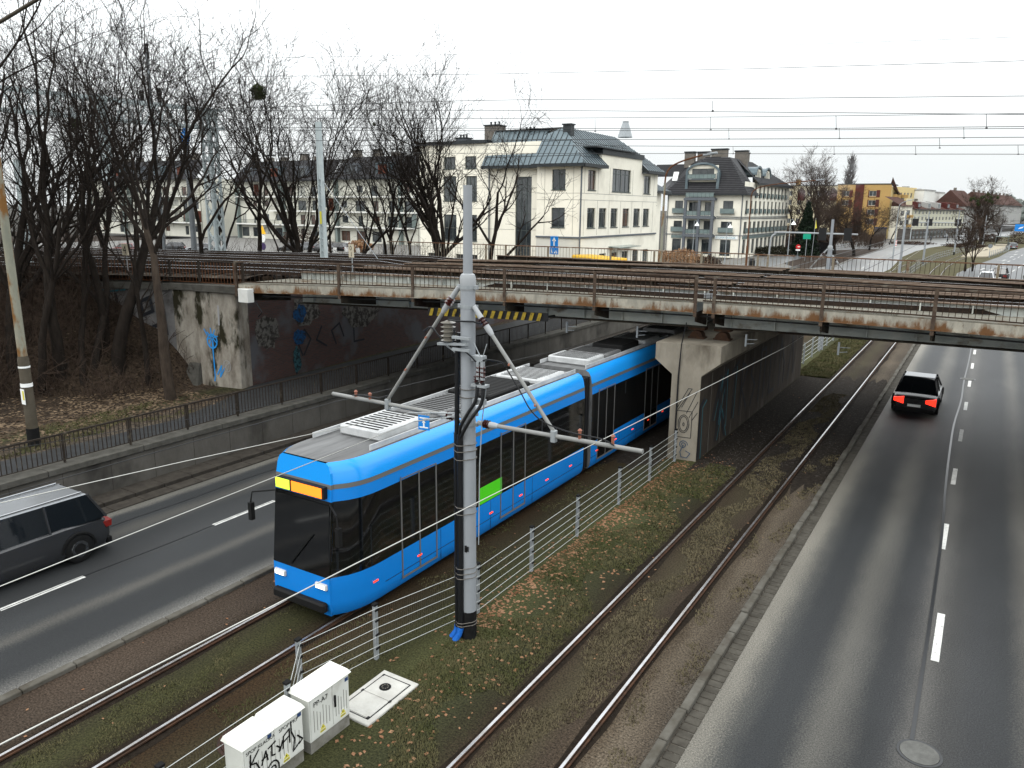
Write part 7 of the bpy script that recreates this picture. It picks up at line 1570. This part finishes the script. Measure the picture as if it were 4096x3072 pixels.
for (u,vt,dist,r,sd,lb,kw) in back:
    q=far(u,1000,dist); z=2.2; H=far(u,vt,dist)[2]-z; tree(lb,(q[0],q[1],z),H,r*.72,sd*7+1,'bark','twigs_dark',group=gT,depth=4,minr=.0085,**{**dict(fork=.35,nlimb=5),**kw})
mat('mistletoe',(.035,.05,.015),(.06,.075,.025),6,rough=.9)
def mistle(label,u,v,dist,rr,seed,group='mistletoe balls'):
    q=far(u,v,dist); rn=random.Random(seed); b=MB()
    for i in range(1500 if rr>.45 and 'big' in label else 420 if rr>.3 else 90):
        d=Vector((rn.gauss(0,1),rn.gauss(0,1),rn.gauss(0,1))).normalized(); p=d*rr*rn.uniform(.1,1)**.5; s_=rr*.13; e_=d.orthogonal().normalized()*s_; g_=d.cross(e_).normalized()*s_*.5+d*s_*.6
        b.poly([p-e_*.5,p+g_,p+e_*.5,p-g_])
    b.ball((0,0,0),rr*.6,6,1,.2,rn); o=b.build('mistletoe','mistletoe',fix=False); o.location=q; tag(o,label,'mistletoe',group)
mistle('big dense mistletoe ball against the sky left of centre',1034,370,51,.48,1); mistle('second mistletoe ball low in the left tree crowns',300,492,50,.42,2); mistle('small dark nest-like ball hanging near the wires',1497,497,55,.2,3,)
# background trees at right
for (u,vb,vt,dist,r,sd,lb,kw) in [(3245,1000,625,185,.5,31,'big bare tree with ivy-dark trunk right of the apartment building',dict(nlimb=9,fork=.35,dens_=1.25)),(3170,990,700,190,.3,32,'bare tree close to the apartment building end',dict(nlimb=6)),(3340,985,790,175,.35,33,'bushy bare tree in the small park',dict(nlimb=9,spread=.85,fork=.2,dens_=1.3)),(3420,985,780,172,.35,34,'dense bare tree in front of the ochre block',dict(nlimb=9,spread=.85,fork=.2,dens_=1.3)),(3480,975,790,200,.25,35,'slim bare tree over the maroon stripe',dict(nlimb=5)),
 (3925,940,738,260,.6,36,'mistletoe tree with round crown above the avenue',dict(nlimb=12,fork=.18,spread=.75,dens_=1.25)),(3280,985,830,180,.25,40,'low bare tree beside the evergreen',dict(nlimb=5,spread=.8)),(3560,950,850,240,.2,41,'small street tree before the corner house',dict(nlimb=5)),(3990,930,850,280,.3,44,'bare tree right of the mistletoe tree',dict(nlimb=6,spread=.7))]:
    q=far(u,vb,dist); H=far(u,vt,dist)[2]; tree(lb,(q[0],q[1],0),H,r,sd*3,'bark','twigs',group='bare trees along the far avenue',depth=5,minr=.013,**kw)
for (u,v,lb) in [(3853,1085,'twisted small tree in the far tram verge'),(3885,1060,'second twisted small tree in the far tram verge')]:
    x,y,_=at(u,1085,0); d=math.hypot(x,y); tree(lb,(x,y,0),far(u,925,d)[2]+1,.16,77+u,'bark','twigs',group='small verge trees',depth=4,nlimb=5,spread=.5,minr=.02,stems=2)
for i,(u,v) in enumerate([(3885,795),(3896,794),(3912,800),(3911,812),(3926,790),(3937,787),(3945,799),(3952,778),(3957,805),(3964,788),(3969,808),(3991,790),(3914,817),(3960,800),(3882,800)]):
    mistle(['mistletoe ball in the avenue tree, '+k for k in ('leftmost high one','second from left','lower left of the pair','lower one of the middle left','highest in the middle','centre one','centre lower one','topmost one','centre right one','largest on the right branch','right lower one','outermost on the right','lowest one at left','right of centre','leftmost low one')][i],u,v,259,.55,50+i,'mistletoe balls of the avenue tree')
# poplar
def poplar(label,u,vb,vt,dist,sd):
    q=far(u,vb,dist); H=far(u,vt,dist)[2]; rn=random.Random(sd); T=MB(); C=MB(); T.tube([(0,0,0),(0,0,H*.5),(.2,0,H*.97)],[.5,.35,.05],7)
    for i in range(230):
        z=H*rn.uniform(.12,.9); a=rn.uniform(0,6.28); L_=H*rn.uniform(.12,.24)*(1-.6*z/H); p=Vector((0,0,z)); d=Vector((math.cos(a)*.75,math.sin(a)*.75,1)).normalized(); pts=[p]
        for k in range(5): d=(d+Vector((rn.gauss(0,.08),rn.gauss(0,.08),.12))).normalized(); pts.append(pts[-1]+d*L_/5)
        C.tube(pts,[.11,.09,.08,.07,.06,.04],3,cap=False)
        for j in range(7):
            s_=pts[rn.randrange(1,6)]; d2=(d+Vector((rn.gauss(0,.4),rn.gauss(0,.4),0))).normalized(); C.tube([s_,s_+d2*L_*.35],[.06,.035],3,cap=False)
    t=thing('poplar_tree',label,'tree',(q[0],q[1],0)); T.build('trunk','bark',t,fix=False); C.build('crown','twigs',t,fix=False)
poplar('tall narrow leafless poplar behind the smoke above the ochre block',3375,935,605,330,5)
# conifer and shrubs
mat('evergreen',(.012,.024,.014),(.025,.042,.022),3,rough=.95); mat('hedge',(.035,.045,.02),(.055,.04,.028),3,rough=.95); mat('dry_bush',(.40,.22,.12),(.54,.33,.18),3,rough=.95); mat('brown_bush',(.07,.045,.035),(.11,.07,.05),3,rough=.95); mat('hazy_tree',(.10,.12,.11),(.15,.165,.15),.5,rough=.95)
def leafclump(name,label,cat,q,rx,ry,rz,mt,n,sz,seed,group=None,cone=False):
    rn=random.Random(seed); b=MB()
    for i in range(n):
        d=Vector((rn.gauss(0,1),rn.gauss(0,1),rn.gauss(0,1))).normalized()*rn.uniform(.35,1)**.5; 
        if cone: h=rn.random(); a=rn.uniform(0,6.28); rr=(1-h)*rn.uniform(.5,1)+.05; p=Vector((rx*rr*math.cos(a),ry*rr*math.sin(a),h*2*rz))
        else: p=Vector((d.x*rx*(1+.2*math.sin(5*d.y)),d.y*ry,max(0,d.z*rz*(1+.15*math.sin(7*d.x))+rz*.75)))
        e_=Vector((rn.gauss(0,1),rn.gauss(0,1),rn.gauss(0,1))).normalized()*sz*rn.uniform(.6,1.3); g_=e_.orthogonal().normalized()*sz*.5; g_=Matrix.Rotation(rn.uniform(0,6),3,e_)@g_
        b.poly([p-e_,p+g_,p+e_,p-g_])
    o=b.build(name,mt,fix=False); o.location=q; tag(o,label,cat,group); return o
q=far(3222,960,170); leafclump('conifer','dark evergreen tree under the big bare tree at right','tree',(q[0],q[1],0),3.0,3.0,5.2,'evergreen',2600,.42,1,cone=True)
q=far(2700,1050,118); leafclump('bush','pale orange-brown dry bush behind the far bridge railing','bush',(q[0]+.3,q[1],-.2),4.6,2.5,1.9,'dry_bush',5200,.16,2)
q=far(2830,1050,117); leafclump('bush','dark purple-brown shrub at the right end of the dry bush','bush',(q[0],q[1],-.2),1.9,1.8,1.5,'brown_bush',1500,.16,3)
for i,(u,v,rx,rz,mt_,lb) in enumerate([(3060,1012,2.2,1.1,'hedge','brown-green hedge clump before the shop windows, left one'),(3112,1010,2.2,1.1,'hedge','green hedge clump before the shop windows, right one'),(3172,985,3.2,1.8,'brown_bush','brown hedge right of the parked dark estate car'),(4085,963,4.0,2.4,'brown_bush','round dark bush at the right edge above the silver car'),(3960,955,3,1.4,'brown_bush','low dark shrub by the tram shelter'),(3860,978,5.0,.6,'brown_bush','flat spreading shrub on the avenue verge'),(3640,965,6,.45,'brown_bush','low brown shrub strip before the terrace shops'),(1195,985,4,2.2,'brown_bush','rusty brown hedge before the apartment terraces'),(1440,1000,2.5,1.3,'dry_bush','dry tangled shrub beside the square markers')]):
    q=at(u,v+12,0 if u>2000 else .9); leafclump('bush',lb,'bush',q,rx,rx*.7,rz,mt_,1600,.2,20+i)
# hazy far tree line
fb=MB(); rn=random.Random(9)
for i in range(6500):
    u=rn.uniform(3700,4700); dist=rn.uniform(520,900); top=far(u,800+max(0,4010-u)*.16+22*math.sin(u*.02)+rn.uniform(0,25),dist)[2]; q=far(u,850,dist); z=rn.uniform(.2,1)**.7*max(2,top); s_=rn.uniform(1.2,3); a=Vector((rn.gauss(0,1),rn.gauss(0,1),rn.gauss(0,1))).normalized()*s_; g_=a.orthogonal().normalized()*s_*.6
    p=Vector((q[0],q[1],z)); fb.poly([p-a,p+g_,p+a,p-g_])
tag(fb.build('far_woods','hazy_tree',fix=False),'hazy blue-grey woods closing the avenue at far right','woods',kind='stuff')
fb=MB()
for i in range(5200):
    u=rn.uniform(3130,3540); dist=rn.uniform(205,262); q=far(u,900,dist); z=rn.uniform(0,5.5)*(.6+.4*math.sin(u*.03)); p=Vector((q[0],q[1],z)); d=Vector((rn.gauss(0,.5),rn.gauss(0,.5),1)).normalized(); fb.tube([p,p+d*rn.uniform(.8,2)],[.05,.02],3,cap=False)
tag(fb.build('park_thicket','twigs',fix=False),'dense brown thicket filling the small park before the ochre block','thicket',kind='stuff')
o=thing('dark_fence','dark paling fence along the park behind the no entry sign','fence'); P=[far(3205,1000,172),far(3335,985,182)]; b=MB(); D=dens([(p[0],p[1],0) for p in P],.5)
for p in D: b.box(p[0]-.2,p[0]+.2,p[1]-.05,p[1]+.05,0,2.4)
b.build('palings','dark',o)
# undergrowth on the slope: tangles of thin stems
ug=MB(); rn=random.Random(21)
def ugstem(x,y,z,L_,r,lean):
    d=Vector((rn.gauss(0,lean),rn.gauss(0,lean),1)).normalized(); p=Vector((x,y,z-.05)); pts=[p]; n=5
    for k in range(n): d=(d+Vector((rn.gauss(0,.16),rn.gauss(0,.16),rn.gauss(-.03,.08)))).normalized(); p=p+d*L_/n; pts.append(p)
    ug.tube(pts,[r*(1-.7*k/n) for k in range(n+1)],3,cap=False)
    for j in range(rn.randint(2,5)):
        s_=pts[rn.randint(1,n-1)]; e_=(d+Vector((rn.gauss(0,.7),rn.gauss(0,.7),rn.gauss(0,.4)))).normalized(); m_=s_+e_*L_*.18; ug.tube([s_,m_,m_+(e_+Vector((rn.gauss(0,.4),rn.gauss(0,.4),rn.gauss(0,.3)))).normalized()*L_*.18],[r*.5,r*.35,r*.2],3,cap=False)
cnt=0
while cnt<7500:
    x=rn.uniform(-60,-29.4); yn=eint(0,x)-1.9
    if x>-38.5: yn=float(np.interp(x,[-38.5,-30.3,-28.7],[18.0,20.95,21.35]))-.15
    y=yn-rn.random()**1.2*(8 if x<-33 else 4)
    if x>-32.2 and rn.random()<.7: continue
    if y<12.5 and x>-40: continue
    z=zT(x,y); L_=rn.uniform(.7,3.6)*(1.0 if x<-33 else .5); ugstem(x,y,z,L_,rn.uniform(.006,.020),.5); cnt+=1
for i in range(1500):   # beyond the tracks
    u=rn.uniform(0,1900); q=far(u,1000,rn.uniform(48,66)); ugstem(q[0],q[1],2.6,rn.uniform(1.2,4.2),rn.uniform(.012,.03),.35)
tag(ug.build('undergrowth','twigs',fix=False),'tangled leafless brown undergrowth covering the embankment slopes','undergrowth',kind='stuff')
# fallen leaves
mat('leaf_brown',(.32,.155,.08),(.46,.27,.155),2.5,rough=.85,lo=.4,hi=.6); mat('leaf_pale',(.27,.195,.125),(.09,.06,.038),1.2,rough=.85,lo=.42,hi=.58)
def leafbit(b,x,y,z,s_,rn):
    a=rn.uniform(0,6.28); t=rn.uniform(-.5,.5); c,s2=math.cos(a)*s_,math.sin(a)*s_; h=s_*rn.uniform(.1,.7)
    b.poly([(x-c,y-s2,z+.004),(x-s2*.6,y+c*.6,z+.006+h*.5),(x+c*.9,y+s2*.9,z+.004+h*max(t,0)),(x+s2*.7,y-c*.7,z+.006)])
b=MB(); rn=random.Random(33)
for i in range(2300):
    y=6+rn.random()**1.0*21; r=rn.random()
    if r<.62: x=-8.66+abs(rn.gauss(0,.28))*(1 if y>12 else 2.5); y=12.5+rn.random()*13
    else: x=rn.uniform(-9.2,-6.8)
    if y<12 and x<-8.2 and rn.random()<.5: x+=1.0
    leafbit(b,x,y,0.004,rn.uniform(.025,.06),rn)
for i in range(260): leafbit(b,rn.uniform(-14,-4),rn.uniform(5,40),.01,rn.uniform(.02,.05),rn)
tag(b.build('fallen_leaves','leaf_brown',fix=False),'brown fallen leaves caught along the foot of the mesh fence','leaves',kind='stuff')
b=MB()
for i in range(6500):
    x=rn.uniform(-44,-26.6); y=rn.uniform(9,22); z=zT(x,y)
    if x>-28.5 and y>20: continue
    if rn.random()<.5: x=-28.4+rn.gauss(0,1.6); y=rn.uniform(9,20); 
    if x>-25.6: continue
    z=zT(x,y); leafbit(b,x,y,z+.01,rn.uniform(.04,.10),rn)
tag(b.build('leaf_carpet','leaf_pale',fix=False),'pale fallen leaves and litter strewn over the slope beside the footpath','leaves',kind='stuff')
# grass tufts and moss
mat('grass_green',(.046,.052,.018),(.095,.082,.042),1.2,rough=.95); mat('grass_dry',(.12,.10,.06),(.07,.06,.035),1.5,rough=.95)
def tufts(n,xr_,yr,label,mt,hgt=.05,seed=1,f=None):
    rn=random.Random(seed); b=MB()
    for i in range(n):
        x=rn.uniform(*xr_); y=yr[0]+(yr[1]-yr[0])*rn.random()**1.5
        if f and not f(x,y,rn): continue
        z=zT(x,y) if x<-24 else .0
        for k in range(3):
            a=rn.uniform(0,6.28); h=hgt*rn.uniform(.4,1.2); w_=.006+.0004*y; dx,dy=math.cos(a),math.sin(a); ox,oy=rn.gauss(0,.03),rn.gauss(0,.03)
            b.v+=[(x+ox-dy*w_,y+oy+dx*w_,z),(x+ox+dy*w_,y+oy-dx*w_,z),(x+ox+dx*h*.8,y+oy+dy*h*.8,z+h)]; k_=len(b.v); b.f.append((k_-3,k_-2,k_-1))
    tag(b.build('grass',mt,fix=False),label,'grass',kind='stuff')
def nz2(x,y): return math.sin(1.7*x+.6*math.sin(2.1*y))*math.sin(1.1*y+1.3*math.sin(.9*x))
tufts(30000,(-8.6,-6.6),(5.5,26),'short mossy grass between the fence and the empty tram track','grass_green',.04,2,lambda x,y,r: nz2(x,y)>-.35)
tufts(14000,(-12.4,-9.0),(5,24),'thin mossy grass between and beside the rails of the left track','grass_green',.035,3,lambda x,y,r: nz2(x*1.2,y)>.0 and abs(x+11.1)>.25)
tufts(15000,(-6.1,-5.05),(7,40),'dry winter grass between the rails of the right track','grass_dry',.04,4,lambda x,y,r: nz2(x*2,y)>-.4)
tufts(9000,(-8.4,-6.6),(43.5,62),'bright green grass patch beyond the pier','grass_green',.08,5)
tufts(5000,(-28.0,-25.2),(8,18),'green grass fringe beside the footpath','grass_green',.09,6,lambda x,y,r: nz2(x,y)>-.1)
tufts(5000,(-4.6,-3.8),(6,30),'dry weeds along the right carriageway kerb','grass_dry',.05,7,lambda x,y,r: nz2(x*3,y*1.5)>.25)
# gravel around the pier foot and under the bridge
mat('stones',(.12,.11,.095),(.22,.205,.18),9,rough=.95)
b=MB(); rn=random.Random(8)
for i in range(5000):
    y=24+rn.random()*26; x=rn.uniform(-8.0,-3.9); 
    if y<27 and not (-8.2<x<-6.4): continue
    s_=rn.uniform(.008,.022); Q=[(x-s_,y,.004),(x,y-s_,.004),(x+s_,y,.004),(x,y+s_,.004)]
    for k in range(4): b.poly([Q[k],Q[(k+1)%4],(x,y,.004+s_*.7)])
tag(b.build('gravel','stones',fix=False),'loose gravel and chippings in the shade under the bridge','gravel',kind='stuff')
# ------------------------------------------------------------------ small far people
mat('coat_dark',(.02,.022,.03),rough=.9); mat('coat_blue',(.05,.10,.2),rough=.9); mat('coat_red',(.2,.04,.04),rough=.9); mat('skin',(.42,.27,.2),rough=.7)
def person(label,u,v,coat,rz=0,stride=.25,z=0):
    q=at(u,v,z); me=bpy.data.meshes.new('body'); s=stride
    P=[(0,0,.95),(0,0,1.2),(0,0,1.42),(0,0,1.52),(0,0,1.66),(.10,0,.9),(.12,s*.6,.5),(.12,s,.08),(.12,s+.16,.04),(-.10,0,.9),(-.12,-s*.3,.5),(-.12,-s*1.1,.1),(-.12,-s*1.0+.14,.04),(.19,0,1.40),(.24,-s*.5,1.12),(.22,-s*.1,.88),(-.19,0,1.40),(-.24,s*.5,1.12),(-.22,s*.9,.9)]
    E_=[(0,1),(1,2),(2,3),(3,4),(0,5),(5,6),(6,7),(7,8),(0,9),(9,10),(10,11),(11,12),(2,13),(13,14),(14,15),(2,16),(16,17),(17,18)]
    RR=[.15,.15,.14,.06,.10,.10,.075,.05,.045,.10,.075,.05,.045,.07,.055,.04,.07,.055,.04]
    me.from_pydata(P,E_,[]); o=bpy.data.objects.new('person',me); sc.collection.objects.link(o); md=o.modifiers.new('s','SKIN')
    for i,r in enumerate(RR): me.skin_vertices[0].data[i].radius=(r,r)
    me.skin_vertices[0].data[0].use_root=True; o.modifiers.new('b','SUBSURF').levels=1; bpy.context.view_layer.update()
    m2=bpy.data.meshes.new_from_object(o.evaluated_get(bpy.context.evaluated_depsgraph_get())); bpy.data.objects.remove(o); m2.materials.clear(); m2.materials.append(MATS[coat])
    o=bpy.data.objects.new('person',m2); sc.collection.objects.link(o); o.location=q; o.rotation_euler=(0,0,rz); tag(o,label,'person')
    h=MB().ball((0,0,1.70),.11,8,1.2).build('hair','coat_dark',o,smooth=2); fc=MB().ball((0,.035,1.68),.095,8,1.15).build('face','skin',o,smooth=2)
person('person in a dark coat striding across the far crossing, just left of the white car',3788,974,'coat_dark',math.radians(-80),.38)
person('person in a dark coat standing at the kerb left of the striding walker',3722,968,'coat_dark',.3,.05)
person('person in a blue jacket by the shopfronts under the terrace',3603,958,'coat_blue',1,.15)
person('person in black walking by the ochre block entrance',3541,972,'coat_dark',2,.2)
person('person in a pale coat near the small park, left of the ochre shopfront',3528,966,'coat_blue',2,.1)
person('person in black at the kerb beyond the flower bed',3457,966,'coat_dark',2,.1)
# far guard rails and barrier
t=thing('barrier','red and white striped roadwork beacon at the kerb by the crossing','barrier'); q=at(3581,990,0); MB().box(q[0]-.25,q[0]+.25,q[1]-.05,q[1]+.05,.2,1.9).build('panel','white',t); b=MB()
for k in range(4): b.hexa([(q[0]-.26,q[1]-.06,.35+k*.4),(q[0]+.26,q[1]-.06,.5+k*.4),(q[0]+.26,q[1]+.06,.5+k*.4),(q[0]-.26,q[1]+.06,.35+k*.4),(q[0]-.26,q[1]-.06,.5+k*.4),(q[0]+.26,q[1]-.06,.65+k*.4),(q[0]+.26,q[1]+.06,.65+k*.4),(q[0]-.26,q[1]+.06,.5+k*.4)])
b.build('red_stripes','sign_red',t)
gr_=thing('guard_rail','galvanised tubular guard rail around the far flower bed','fence'); b=MB(); D=dens([at(3300,1012,0),at(3380,994,0),at(3480,984,0),at(3560,988,0)],2.2)
for p in D: b.box(p[0]-.04,p[0]+.04,p[1]-.04,p[1]+.04,0,1.1)
for p,q in zip(D,D[1:]):
    for z in (.55,1.1): b.bar((p[0],p[1],z),(q[0],q[1],z),.06,.06)
b.build('rails','galv',gr_)
sh=thing('tram_shelter','small glazed tram shelter on the sandy platform at far right','shelter'); q=at(4005,985,0); MB().box(q[0]-1.6,q[0]+1.6,q[1]-3,q[1]+3,2.5,2.65).build('roof','frame_grey',sh); MB().box(q[0]-1.5,q[0]-1.45,q[1]-2.9,q[1]+2.9,.3,2.3).build('glass_wall','teal_glass',sh)
b=MB(); 
for dy in (-2.9,0,2.9): b.box(q[0]-1.6,q[0]-1.5,q[1]+dy-.05,q[1]+dy+.05,0,2.5); b.box(q[0]+1.4,q[0]+1.5,q[1]+dy-.05,q[1]+dy+.05,0,2.5)
b.build('posts','frame_grey',sh)
bn=thing('litter_bin','black bollard-like bin by the hedge behind the bridge railing','bin'); q=far(3008,1040,110); MB().lathe((q[0],q[1],0),[(.42,0),(.42,2.2),(.3,2.4)],12).build('body','dark',bn); MB().lathe((q[0],q[1],2.4),[(.34,0),(.30,.08)],12).build('lid','rubber',bn)

# ------------------------------------------------------------------ chimney smoke and the hazy air
def volmat(name,dens_,col,noise=False,scale=.06,lo=.42,hi=.72,aniso=0):
    m=bpy.data.materials.new(name); m.use_nodes=True; n=m.node_tree.nodes; L=m.node_tree.links; n.clear(); o=n.new('ShaderNodeOutputMaterial'); v=n.new('ShaderNodeVolumePrincipled'); v.inputs['Color'].default_value=(*col,1); v.inputs['Density'].default_value=dens_; v.inputs['Anisotropy'].default_value=aniso; L.new(v.outputs[0],o.inputs['Volume'])
    if noise:
        co=n.new('ShaderNodeTexCoord'); t=n.new('ShaderNodeTexNoise'); t.inputs['Scale'].default_value=scale; t.inputs['Detail'].default_value=3; L.new(co.outputs['Object'],t.inputs[0]); r=n.new('ShaderNodeMapRange'); r.inputs[1].default_value=lo; r.inputs[2].default_value=hi; r.inputs[3].default_value=0; r.inputs[4].default_value=dens_; L.new(t.outputs[0],r.inputs[0]); L.new(r.outputs[0],v.inputs['Density'])
    MATS[name]=m; return m
volmat('smoke_air',.045,(.85,.89,.93),True,.11,.46,.72)
q=far(3335,690,262); b=MB().ball((0,0,0),1,8,1,.12,random.Random(2)); b.v=[(x*11,y*6,z*9+x*3) for x,y,z in b.v]; o=b.build('smoke','smoke_air',smooth=2); o.location=q; tag(o,'pale drifting chimney smoke in front of the poplar','smoke',kind='stuff')
volmat('haze_air',.00002,(.93,.96,.98))
hz=MB().box(-3100,3100,-65,5100,-1.1,46).build('haze','haze_air'); tag(hz,kind='stuff')
